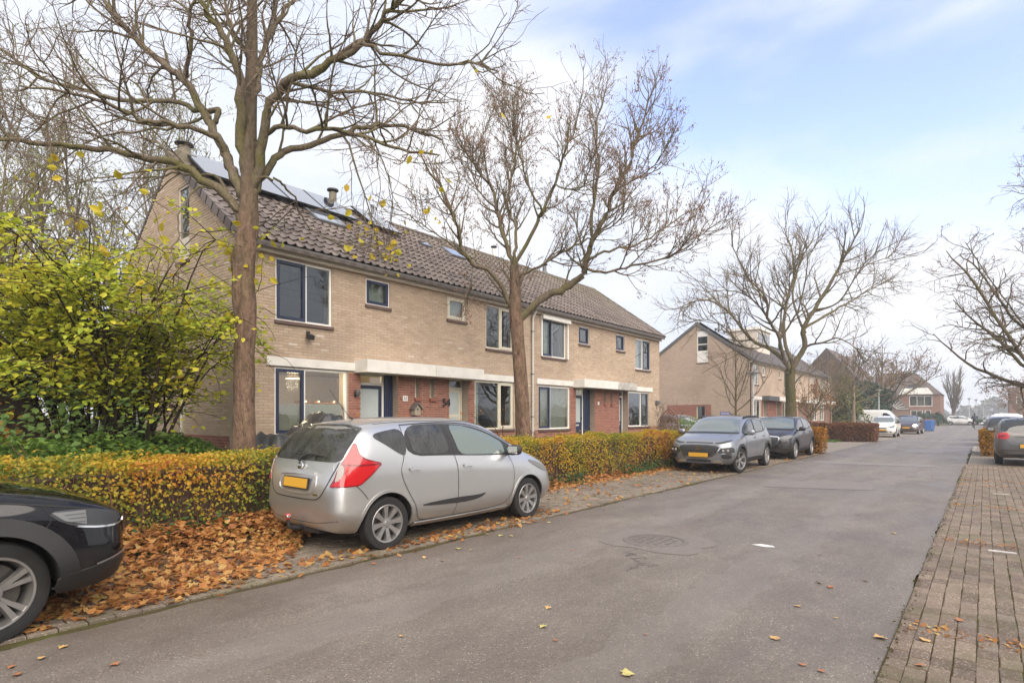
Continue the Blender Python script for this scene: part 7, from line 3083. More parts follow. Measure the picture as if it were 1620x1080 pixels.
SUV = [
    (-2.03, .46, .35, .55, .45, .62, .45, .68, .42, .70, .38, .72),
    (-2.00, .37, .55, .55, .66, .68, .66, .80, .60, .83, .54, .86),
    (-1.93, .31, .68, .55, .80, .74, .78, .93, .70, .98, .62, 1.01),
    (-1.82, .28, .74, .56, .86, .80, .84, 1.02, .75, 1.14, .66, 1.18),
    (-1.62, .25, .78, .56, .885, .84, .875, 1.06, .80, 1.34, .63, 1.39),
    (-1.35, .23, .80, .56, .895, .86, .885, 1.06, .83, 1.44, .62, 1.50),
    (-.9, .22, .81, .56, .895, .86, .885, 1.04, .84, 1.475, .63, 1.535),
    (-.2, .22, .81, .56, .895, .85, .88, 1.00, .84, 1.475, .635, 1.545),
    (.3, .22, .81, .56, .895, .85, .88, .985, .84, 1.43, .64, 1.51),
    (.75, .22, .81, .56, .895, .85, .88, .98, .83, 1.24, .67, 1.32),
    (1.08, .23, .81, .56, .895, .85, .875, .97, .82, 1.06, .72, 1.10),
    (1.40, .23, .80, .56, .89, .83, .865, .945, .80, .99, .70, 1.03),
    (1.75, .24, .77, .54, .875, .79, .84, .895, .76, .935, .64, .965),
    (1.95, .26, .71, .52, .82, .74, .78, .84, .69, .87, .57, .895),
    (2.06, .28, .61, .50, .71, .68, .68, .77, .61, .80, .51, .815),
    (2.11, .32, .49, .50, .58, .62, .56, .70, .51, .72, .43, .735),
    (2.125, .40, .30, .50, .40, .56, .40, .60, .36, .62, .30, .63),
]


def morph(rows, front, rear, wb=(1.3, -1.3), fl=None, rl=None, w=1.0, h=1.0, zfun=None):
    """refit a body: new axle positions, overhangs, width and height factors"""
    out = []
    a = np.array(rows, float)
    x0, x1 = a[0, 0], a[-1, 0]
    for r in a:
        r = r.copy()
        x = r[0]
        if x > wb[0]:
            x = front + (x - wb[0]) / (x1 - wb[0]) * ((fl if fl else x1 - wb[0]))
        elif x < wb[1]:
            x = rear - (wb[1] - x) / (wb[1] - x0) * ((rl if rl else wb[1] - x0))
        else:
            x = rear + (x - wb[1]) / (wb[0] - wb[1]) * (front - rear)
        r[0] = x
        r[[2, 4, 6, 8, 10]] *= w
        r[[1, 3, 5, 7, 9, 11]] *= h
        out.append(r)
    return out


def mpv_features(c, glass_rear, glass_front, detail=True, lamp='boomerang'):
    """glass, doors, lamps of the compact people carrier"""
    q = [(-1.50, 1.315), (-1.30, 1.36), (-1.0, 1.395), (-1.03, 1.065), (-1.12, 1.085), (-1.30, 1.20)]
    def side(sg, ax):
        c.decal('window_surround', ax, [(-1.0, 1.415), (-.5, 1.438), (-.1, 1.43), (.22, 1.395), (.55, 1.30), (.95, 1.125), (1.20, .975), (.95, .975), (.2, 1.005), (-.4, 1.04), (-1.05, 1.06)], C_PLASTIC, .003, .05, 2, .01)
        c.decal('quarter_window', ax, q, glass_rear, .005, .05, 2, .012)
        rd = c.decal('door', ax, [(-1.06, 1.045), (-1.12, .92), (-1.10, .80), (-1.0, .62), (-.90, .47), (-.84, .29), (-.26, .275), (-.21, .50), (-.21, .85), (-.24, 1.02)], c.body_m, .0025, .05, 1, .006)
        fd = c.decal('door', ax, [(-.22, 1.015), (-.19, .85), (-.19, .5), (-.24, .275), (.70, .28), (.86, .40), (.92, .62), (.92, .80), (.86, .95)], c.body_m, .0025, .05, 1, .006)
        c.strip('door_gap', ax, [(-1.02, 1.42), (-1.07, 1.05), (-1.135, .92), (-1.115, .80), (-1.01, .61), (-.91, .46), (-.85, .275), (-.56, .265)], .007, C_SEAM, .003)
        c.strip('door_gap', ax, [(-.25, .27), (-.20, .50), (-.20, .85), (-.235, 1.03), (-.33, 1.42)], .007, C_SEAM, .0035)
        c.strip('door_gap', ax, [(-.84, .268), (-.2, .262), (.70, .268), (.87, .39), (.935, .62), (.935, .80), (.87, .97)], .006, C_SEAM, .003)
        c.decal('window', ax, [(-.97, 1.395), (-.62, 1.417), (-.39, 1.422), (-.31, 1.055), (-.93, 1.075)], glass_rear, .0065, .05, 2, .01, rd, .15)
        c.decal('window', ax, [(-.24, 1.415), (.0, 1.405), (.25, 1.355), (.50, 1.28), (.78, 1.16), (.80, 1.0), (.3, 1.015), (-.14, 1.035)], glass_front, .0065, .05, 2, .01, fd, .15)
        c.decal('quarter_window', ax, [(.87, 1.10), (1.10, .99), (.88, .99)], glass_front, .0065, .04, 1, .01)
        c.strip('door_gap', ax, [(-1.02, 1.425), (-.5, 1.452), (-.08, 1.447), (.26, 1.408), (.58, 1.315), (.98, 1.13)], .010, C_SEAM, .003)
        c.handle(-.93, .90, ax, None if detail else c.body_m, rd)
        c.handle(-.02, .885, ax, None if detail else c.body_m, fd)
        c.decal('side_moulding', ax, [(-.80, .475), (-.25, .495), (.18, .485), (.34, .505), (.22, .445), (.0, .42), (-.3, .425), (-.80, .45)], C_PLASTIC, .010, .04, 1, .012)
        c.strip('fuel_flap', ax, [(-1.25, .92), (-1.42, .92), (-1.42, .78), (-1.25, .78)], .006, C_SEAM, .002, True) if sg > 0 else None
        for wx in (c.xf, c.xr):
            c.arch_trim(wx, sg, c.R + .052, c.R + .085, c.body_m, .006, -.15, math.pi + .15, 'arch_lip')
        c.strip('sill_trim', ax, [(-.88, .235), (0, .225), (.85, .235)], .045, c.body_m, .004, thick=.012, rnd=1)
        c.mirror(.83, .985, sg, C_PLASTIC)
        # boomerang tail lamp wrapping the corner
        if lamp == 'boomerang':
            t = c.decal('tail_lamp', 'corner' + ax, [(-.03, 1.03), (.03, 1.13), (.07, 1.235), (.105, 1.235), (.15, 1.115), (.215, 1.06), (.38, 1.005), (.27, .875), (.165, .775), (0, .765), (-.16, .762), (-.10, .86), (-.075, .94)], C_REDD, .008, .025, 1, .014, None, .14)
            c.decal('lamp_lens', 'corner' + ax, [(.0, 1.04), (.045, 1.14), (.085, 1.215), (.135, 1.11), (.20, 1.045), (.34, 1.005), (.16, 1.0), (.01, 1.005)], C_RED, .013, .025, 1, .005, t, .14)
            c.decal('lamp_lens', 'corner' + ax, [(.01, .985), (.16, .98), (.35, .988), (.258, .885), (.16, .787), (.01, .777), (-.135, .774), (-.06, .84), (.015, .91)], C_RED, .013, .025, 1, .005, t, .14)
            c.decal('reversing_lamp', 'corner' + ax, [(-.060, 1.0), (-.005, 1.0), (.005, .92), (-.035, .84), (-.095, .815), (-.070, .90)], C_CLEAR, .013, .03, 1, .006, t)
        c.decal('headlamp', ax, [(1.25, .90), (1.60, .83), (1.86, .70), (1.80, .66), (1.5, .76)], C_LAMP, .006, .04, 1, .012)
    both(side)
    c.decal('windscreen', 'front', [(-.70, 1.06), (.70, 1.06), (.58, 1.40), (.3, 1.455), (-.3, 1.455), (-.58, 1.40)], C_SCREEN, .004, .07, 2, .01, rr=.12)
    tg = c.decal('tailgate', 'rear', [(-.60, 1.02), (.60, 1.02), (.645, .93), (.58, .78), (.50, .665), (.40, .615), (-.40, .615), (-.50, .665), (-.58, .78), (-.645, .93)], c.body_m, .003, .06, 2, .008, rr=.15)
    c.strip('tailgate_gap', 'rear', [(-.68, 1.03), (-.655, .93), (-.585, .775), (-.505, .655), (-.40, .605), (.40, .605), (.505, .655), (.585, .775), (.655, .93), (.68, 1.03)], .010, C_SEAM, .004)
    gl = c.decal('rear_window', 'rear', [(-.70, 1.06), (-.60, 1.025), (.60, 1.025), (.70, 1.06), (.69, 1.25), (.635, 1.40), (.3, 1.435), (-.3, 1.435), (-.635, 1.40), (-.69, 1.25)], glass_rear, .006, .06, 2, .012, tg, .12)
    # plate recess with its raised surround
    c.decal('plate_recess', 'rear', [(-.33, .86), (.33, .86), (.36, .73), (.30, .685), (-.30, .685), (-.36, .73)], c.body_m, .0035, .05, 1, 0, tg)
    c.strip('recess_rim', 'rear', [(-.36, .865), (-.395, .74), (-.32, .665), (.32, .665), (.395, .74), (.36, .865)], .018, c.body_m, .002, thick=.009, parent=tg, rnd=2)
    c.strip('plate_garnish', 'rear', [(-.35, .885), (0, .90), (.35, .885)], .05, c.body_m, .002, thick=.03, parent=tg, rnd=1)
    return tg


def note_car():
    c = Car('silver_car', 'silver five-door hatchback with red boomerang tail lamps parked by the yellow hedge', MPV, 1.29, -1.31, .307, (-6.07, 5.41, .008), R(90), P_SILVER, arch=.05)
    tg = mpv_features(c, C_WET, C_FRONT)
    c.wheels(.185, spokes=8, style='single', rimr=.71)
    c.plate('rear', 0, .775, .50, .108, R(8), tg, .02)
    # emblem: ring with a bar
    a, n = c.hit('rear', 0, .965)
    mb = MB()
    mb.lathe([(.038, 0), (.052, .004), (.052, .012), (.038, .014)], 28, 0)
    mb.box(.002, .018, -.062, .062, -.010, .010)
    e = mb.build('badge', C_CHROME, tg, smooth=True, sharp=.5)
    e.location = a + n * .012
    e.rotation_euler = (0, math.pi + R(10), 0)
    # wiper
    mb = MB()
    pts = []
    for y, z in ((.03, 1.0), (.02, 1.05), (-.1, 1.085), (-.26, 1.085), (-.40, 1.075)):
        a, n = c.hit('rear', -y * -1, z)
        pts.append(a + n * .035)
    mb.tube(pts, [.022, .017, .012, .011, .006], 6)
    mb.build('wiper', C_PLASTIC, tg, smooth=True)
    c.strip('small_badge', 'rear', [(-.46, .672), (-.36, .668)], .018, C_CHROME, .004, thick=.004, parent=tg, rnd=0)
    # bumper step lines, fog lamp, tow hitch
    c.strip('bumper_crease', 'rear', [(-.72, .40), (-.4, .355), (0, .345), (.4, .355), (.72, .40)], .006, C_SEAM, .001)
    both(lambda sg, ax: c.strip('bumper_gap', ax, [(-1.74, .78), (-1.66, .70), (-1.60, .62)], .008, C_SEAM, .003))
    mb = MB()
    mb.tube([(-1.62, .0, .26), (-1.95, .0, .25), (-2.06, .0, .28), (-2.075, .0, .37)], [.03, .03, .026, .02], 10)
    mb.box(-1.9, -1.6, -.34, .34, .22, .27)
    th = mb.build('tow_bar', C_PLASTIC, c.root, smooth=True, sharp=.7)
    k = MB().lathe([(0, .035), (.03, .03), (.034, 0), (.03, -.03), (0, -.035)], 16, 2, (-2.075, .0, .40))
    k.build('tow_ball_cap', C_RED, th, smooth=True)
    k = MB().lathe([(.0345, .014), (.036, .006), (.036, -.006), (.0345, -.014)], 16, 2, (-2.075, .0, .40))
    k.build('cap_band', C_CHROME, th, smooth=True)
    # antenna at the back of the roof
    a, n = c.hit('top', -1.22, 0)
    mb = MB()
    mb.tube([a, a + Vector((-.05, 0, .03))], [.016, .009], 8)
    mb.tube([a + Vector((-.05, 0, .03)), a + Vector((-.20, .0, .20)), a + Vector((-.33, .0, .36))], [.004, .0035, .003], 5)
    mb.build('antenna', C_PLASTIC, c.root, smooth=True)
    both(lambda sg, ax: c.strip('roof_gap', 'top', [(-1.35, sg * .575), (-.6, sg * .585), (.2, sg * .57), (.5, sg * .575)], .012, C_SEAM, .002))
    return c


def suv_glass(c, screen, rearg, fx=0.0, surround=C_PLASTIC, chrome=None, up=0.0):
    """side windows, doors and screens of the compact crossovers; up lifts them for taller bodies"""
    def Z(p):
        return [(x, z + up) for x, z in p]

    def side(sg, ax):
        c.decal('window_surround', ax, Z([(-1.42, 1.22), (-1.30, 1.36), (-1.0, 1.42), (-.4, 1.445), (.1, 1.43), (.4, 1.36), (.75, 1.20), (1.02, 1.02), (.4, 1.02), (-.6, 1.055), (-1.15, 1.09)]), surround, .003, .05, 2, .01)
        rd = c.decal('door', ax, [(-1.0, 1.06), (-1.08, .92), (-1.0, .74), (-.86, .62), (-.80, .33), (-.14, .32), (-.10, .6), (-.12, 1.03)], c.body_m, .0025, .05, 1, .006)
        fd = c.decal('door', ax, [(-.10, 1.03), (-.08, .6), (-.12, .32), (.80, .33), (.88, .5), (.90, .75), (.84, 1.0)], c.body_m, .0025, .05, 1, .006)
        c.strip('door_gap', ax, [(-1.02, 1.07), (-1.095, .92), (-1.01, .73), (-.875, .61), (-.815, .315), (-.13, .305), (.81, .315), (.895, .5), (.915, .75), (.85, 1.02)], .010, C_SEAM, .003)
        c.strip('door_gap', ax, [(-.13, .31), (-.09, .6), (-.11, 1.03)], .010, C_SEAM, .0035)
        c.decal('window', ax, Z([(-1.02, 1.385), (-.6, 1.415), (-.22, 1.42), (-.17, 1.065), (-.6, 1.085), (-.96, 1.10)]), rearg, .006, .05, 2, .01, rd, .15)
        c.decal('window', ax, Z([(-.10, 1.415), (.15, 1.395), (.38, 1.335), (.66, 1.20), (.80, 1.11), (.78, 1.035), (.3, 1.04), (-.05, 1.055)]), C_GLASS, .006, .05, 2, .01, fd, .15)
        c.decal('quarter_window', ax, Z([(-1.37, 1.225), (-1.27, 1.335), (-1.08, 1.375), (-1.03, 1.12), (-1.18, 1.125)]), rearg, .006, .05, 2, .01)
        c.handle(-.92, .93, ax, c.body_m, rd, rec=False)
        c.handle(-.02, .91, ax, c.body_m, fd, rec=False)
        c.mirror(.80, 1.01 + up, sg, c.body_m if chrome is None else chrome, 1.05)
    both(side)
    c.decal('windscreen', 'front', Z([(-.74, 1.075), (.74, 1.075), (.59, 1.42), (.3, 1.462), (-.3, 1.462), (-.59, 1.42)]), screen, .004, .07, 2, .01, rr=.10)
    c.strip('cowl', 'front', Z([(-.74, 1.06), (0, 1.072), (.74, 1.06)]), .03, C_PLASTIC, .004, thick=.008, rnd=1)
    tg = c.decal('tailgate', 'rear', [(-.60, 1.05), (.60, 1.05), (.66, .9), (.55, .62), (-.55, .62), (-.66, .9)], c.body_m, .003, .07, 2, .008, rr=.15)
    c.decal('rear_window', 'rear', Z([(-.66, 1.08), (.66, 1.08), (.60, 1.36), (.3, 1.40), (-.3, 1.40), (-.60, 1.36)]), C_GLASS, .005, .07, 2, .01, tg, .12)
    return tg


def clad(c, mat, w=.075, off=.014):
    for wx in (c.xf, c.xr):
        for sg in (1, -1):
            c.arch_trim(wx, sg, c.R + .048, c.R + .048 + w, mat, off, -.42, math.pi + .42)
    both(lambda sg, ax: c.decal('sill_cladding', ax, [(-.92, .26), (-.90, .38), (.90, .38), (.94, .26)], mat, .010, .06, 1, .014))


def kona():
    c = Car('grey_crossover', 'grey crossover with slim upper lamps and a wide mesh grille facing down the street', SUV, 1.3, -1.3, .333, (-5.93, 16.98, .008), R(-88.5), P_GREY)
    suv_glass(c, C_SCREEN, C_GLASS)
    clad(c, C_CLAD, .07, .012)
    c.wheels(.215, spokes=5, style='v', rim=C_RIM, rimr=.70, steer=R(-16))
    # hexagonal mesh grille
    g = c.decal('grille', 'front', [(-.42, .76), (.42, .76), (.56, .70), (.42, .50), (.34, .44), (-.34, .44), (-.42, .50), (-.56, .70)], C_PLASTIC, .006, .05, 1, .012)
    for i in range(7):
        z = .47 + i * .042
        hw = .34 + (z - .44) * .62
        c.strip('grille_bar', 'front', [(-hw + .02 * k, z + (.012 if k % 2 else -.012)) for k in range(int((2 * hw) / .02) + 1)], .010, C_RIMD, .008, parent=g, rnd=0, step=.03)
    for sg in (1, -1):
        c.strip('grille_rim', 'front', [(sg * .58, .71), (sg * .47, .56), (sg * .40, .46), (sg * .34, .425)], .03, C_CHROME, .008, thick=.008, rnd=1)
    c.strip('hood_slot', 'front', [(-.36, .815), (0, .822), (.36, .815)], .022, C_PLASTIC, .004)
    c.plate('front', 0, .50, .52, .11, 0, g, .03)
    a, n = c.hit('front', 0, .665)
    mb = MB()
    el = [(math.cos(t) * .085, math.sin(t) * .045) for t in np.linspace(0, 2 * math.pi, 28, endpoint=False)]
    mb.add([(0, y * 1.0, z) for y, z in el] + [(0, y * .84, z * .78) for y, z in el], [(i, (i + 1) % 28, 28 + (i + 1) % 28, 28 + i) for i in range(28)])
    mb.prism([(-.045, -.03), (-.028, -.032), (-.018, .032), (-.035, .034)], 0, -.004, .004)
    mb.prism([(.018, -.032), (.035, -.034), (.045, .03), (.028, .032)], 0, -.004, .004)
    mb.prism([(-.026, -.008), (.026, -.002), (.026, .010), (-.026, .004)], 0, -.004, .004)
    b = mb.build('badge', C_CHROME, g)
    b.location = a + n * .022

    def fr(sg, ax):
        s = lambda p: [(sg * u, v) for u, v in p]
        d = c.decal('day_lamp', 'front', s([(.40, .82), (.58, .845), (.76, .90), (.78, .87), (.62, .80), (.42, .80)]), C_LAMPD, .006, .03, 1, .008)
        c.decal('lamp_housing', 'front', s([(.52, .665), (.70, .70), (.84, .715), (.86, .52), (.66, .50), (.52, .53)]), C_CLAD, .008, .04, 1, .012)
        h = c.decal('headlamp', 'front', s([(.56, .645), (.72, .675), (.81, .68), (.82, .575), (.58, .565)]), C_LAMPD, .014, .03, 1, .006)
        for u in (.63, .73):
            a, n = c.hit('front', sg * u, .62)
            k = MB().lathe([(0, .010), (.02, .008), (.032, 0)], 14, 0)
            e = k.build('lamp_lens', C_CLEAR, h, smooth=True)
            e.location = a + n * .018
        c.strip('lamp_trim', 'front', s([(.54, .548), (.70, .545), (.84, .555)]), .018, C_CHROME, .014, thick=.006)
        c.decal('air_slot', 'front', s([(.56, .51), (.82, .51), (.80, .42), (.62, .40)]), C_PLASTIC, .006, .04, 1, .01)
        f = c.decal('fog_lamp', 'front', s([(.34, .345), (.55, .37), (.62, .33), (.5, .295), (.36, .30)]), C_CHROME, .010, .03, 1, .01)
        c.strip('roof_rail', 'top', [(-1.15, sg * .60), (-.4, sg * .615), (.25, sg * .60)], .03, C_CLAD, .01, thick=.045, rnd=1)
        c.strip('sill_strip', ax, [(-.72, .40), (0, .425), (.72, .40)], .022, C_CHROME, .012, thick=.008, rnd=1)
        c.decal('tail_lamp', ax, [(-1.95, .98), (-1.70, 1.02), (-1.55, 1.0), (-1.72, .93), (-1.95, .90)], C_RED, .006, .04, 1, .01)
    both(fr)
    c.decal('lower_grille', 'front', [(-.34, .385), (.34, .385), (.32, .315), (-.32, .315)], C_PLASTIC, .006, .05, 1, .01)
    c.strip('skid_plate', 'front', [(-.60, .29), (-.35, .272), (.35, .272), (.60, .29)], .035, C_CHROME, .004, thick=.008, rnd=1)
    return c


def q2():
    rows = morph(SUV, 1.3, -1.3, fl=.83, rl=.74, w=.995, h=.985)
    c = Car('black_crossover', 'black crossover with a silver rimmed shield grille parked behind the grey crossover', rows, 1.3, -1.3, .335, (-5.98, 23.0, .008), R(-89), P_DARK)
    suv_glass(c, C_SCREEN, C_GLASS, up=-.01)
    clad(c, C_CLAD, .06, .010)
    c.wheels(.215, spokes=5, style='v', rim=C_RIM, rimr=.72)
    g = c.decal('grille', 'front', [(-.40, .80), (.40, .80), (.50, .74), (.34, .40), (-.34, .40), (-.50, .74)], C_PLASTIC, .006, .05, 1, .012)
    c.strip('grille_rim', 'front', [(-.42, .81), (-.53, .745), (-.36, .39), (.36, .39), (.53, .745), (.42, .81)], .04, C_CHROME, .008, True, thick=.010, rnd=1)
    for i in range(6):
        z = .45 + i * .055
        hw = .32 + (z - .4) * .40
        c.strip('grille_bar', 'front', [(-hw, z), (hw, z)], .012, C_RIMD, .010, parent=g, rnd=0)
    c.plate('front', 0, .52, .52, .11, 0, g, .03)

    def fr(sg, ax):
        s = lambda p: [(sg * u, v) for u, v in p]
        c.decal('headlamp', 'front', s([(.52, .80), (.66, .85), (.82, .87), (.84, .76), (.66, .72), (.53, .73)]), C_LAMP, .007, .03, 1, .01)
        c.decal('air_intake', 'front', s([(.48, .60), (.80, .62), (.82, .45), (.58, .40), (.44, .45)]), C_PLASTIC, .006, .04, 1, .01)
        c.strip('intake_rim', 'front', s([(.46, .62), (.56, .43), (.80, .44)]), .02, C_RIMD, .009, thick=.008, rnd=1)
        c.strip('roof_rail', 'top', [(-1.15, sg * .60), (-.4, sg * .615), (.25, sg * .60)], .025, C_CHROME, .006, thick=.03, rnd=1)
        c.decal('tail_lamp', ax, [(-1.95, .98), (-1.70, 1.02), (-1.62, .98), (-1.70, .85), (-1.95, .84)], C_RED, .006, .04, 1, .01)
    both(fr)
    c.decal('lower_lip', 'front', [(-.66, .36), (.66, .36), (.60, .30), (-.60, .30)], C_CLAD, .008, .05, 1, .012)
    return c


def cx30():
    rows = np.array(SUV, float)
    rows = morph(SUV, 1.32, -1.33, fl=.86, rl=.86, w=.995, h=.985)
    rows = np.array(rows)
    # longer, lower bonnet that stays wide up to a sharp nose
    for i, (zt, zr, wr_, zl, wl) in {10: (1.10, 1.055, .71, .99, .815), 11: (1.045, 1.005, .72, .96, .80), 12: (.965, .93, .71, .895, .79), 13: (.885, .86, .66, .83, .75), 14: (.82, .80, .60, .775, .67), 15: (.755, .745, .50, .72, .56), 16: (.65, .64, .34, .61, .40)}.items():
        rows[i, 11], rows[i, 9], rows[i, 10], rows[i, 7], rows[i, 8] = zt, zr, wr_, zl, wl
    c = Car('black_car', 'black car at the left edge, only its front wheel, headlamp and bumper in view', rows, 1.32, -1.33, .345, (-5.93, -.64, .008), R(90), P_BLACK, arch=.055)
    suv_glass(c, C_SCREEN, C_GLASS, up=-.015)
    clad(c, C_CLAD, .115, .012)
    c.wheels(.215, spokes=5, style='v', rim=C_RIM, rimr=.715, steer=R(16))

    def fr(sg, ax):
        h = c.decal('headlamp', ax, [(1.62, .86), (1.85, .855), (2.05, .815), (2.13, .75), (2.06, .70), (1.90, .705), (1.72, .765)], C_LAMPD, .005, .03, 1, .012)
        c.decal('lamp_lens', ax, [(1.655, .848), (1.86, .842), (1.862, .742), (1.73, .783)], C_LAMP, .009, .03, 0, .004, h)
        for k in range(3):
            c.strip('lamp_rib', ax, [(1.73 + .02 * k, .822 - .026 * k), (1.855, .82 - .028 * k)], .003, C_LAMPD, .0125, parent=h, rnd=0)
        c.strip('lamp_trim', ax, [(1.80, .735), (1.95, .705), (2.08, .70), (2.14, .74)], .014, C_CHROME, .008, thick=.006, rnd=1)
        c.strip('bumper_gap', ax, [(1.62, .88), (1.66, .80), (1.60, .73), (1.56, .68)], .006, C_SEAM, .003)
        c.strip('bonnet_gap', ax, [(.9, .985), (1.3, .965), (1.7, .89), (2.0, .825), (2.10, .79)], .010, C_SEAM, .003)
        # dark lower apron and the scooped corner above it
        c.decal('lower_apron', ax, [(1.70, .40), (1.86, .415), (2.02, .45), (2.16, .46), (2.15, .36), (2.05, .27), (1.75, .255), (1.68, .27)], C_CLAD, .014, .04, 1, .02)
        c.strip('apron_trim', ax, [(1.92, .445), (2.05, .475), (2.14, .49)], .010, C_RIM, .016, thick=.005, rnd=1)
    both(fr)
    c.decal('grille', 'front', [(-.48, .73), (.48, .73), (.52, .62), (.36, .45), (-.36, .45), (-.52, .62)], C_PLASTIC, .006, .05, 1, .012)
    c.strip('grille_rim', 'front', [(-.66, .73), (-.50, .60), (-.34, .43), (.34, .43), (.50, .60), (.66, .73)], .025, C_CHROME, .008, thick=.010)
    c.plate('front', 0, .52, .52, .11, 0, None, .03)
    return c


def hatch_features(c, tail=True, front=True, lights=None):
    tg = mpv_features(c, C_GLASS, C_FRONT, False, lamp='none')

    def f(sg, ax):
        s = lambda p: [(sg * u, v) for u, v in p]
        if tail:
            t = c.decal('tail_lamp', 'rear', s([(.50, .985), (.62, 1.0), (.76, .98), (.79, .86), (.72, .80), (.54, .80), (.50, .84)]), C_RED, .012, .03, 1, .016)
            c.decal('tail_lamp', ax, [(-1.93, .99), (-1.80, 1.0), (-1.70, .96), (-1.74, .85), (-1.92, .80)], C_RED, .010, .03, 1, .014)
            c.decal('lamp_rib', 'rear', s([(.56, .93), (.70, .935), (.72, .87), (.58, .85)]), C_REDD, .016, .03, 1, .004, t)
        if front:
            hl = lights or C_LAMP
            c.decal('headlamp', 'front', s([(.44, .74), (.58, .80), (.70, .78), (.72, .70), (.60, .64), (.46, .66)]), hl, .008, .03, 1, .012)
            c.decal('fog_lamp', 'front', s([(.44, .42), (.60, .43), (.60, .36), (.46, .35)]), C_PLASTIC, .006, .04, 1, .01)
    both(f)
    if front:
        c.decal('grille', 'front', [(-.34, .69), (.34, .69), (.32, .62), (-.32, .62)], C_PLASTIC, .007, .05, 1, .012)
        c.decal('lower_grille', 'front', [(-.40, .45), (.40, .45), (.36, .34), (-.36, .34)], C_PLASTIC, .007, .05, 1, .012)
        c.plate('front', 0, .52, .52, .11, 0, None, .02)
    return tg


def polo():
    rows = morph(MPV, 1.235, -1.235, fl=.80, rl=.68, w=1.0, h=.965)
    c = Car('grey_hatchback', 'dark grey hatchback seen from behind on the right-hand pavers', rows, 1.235, -1.235, .305, (1.07, 24.72, .034), R(90), P_POLO, arch=.05)
    tg = hatch_features(c)
    c.wheels(.19, spokes=5, style='wide', rim=C_RIMD)
    c.plate('rear', 0, .60, .52, .11, R(6), None, .02)
    c.decal('lower_apron', 'rear', [(-.62, .36), (.62, .36), (.56, .29), (-.56, .29)], C_PLASTIC, .008, .05, 1, .012)
    c.strip('bumper_crease', 'rear', [(-.70, .47), (0, .45), (.70, .47)], .016, C_SEAM, .001)
    return c


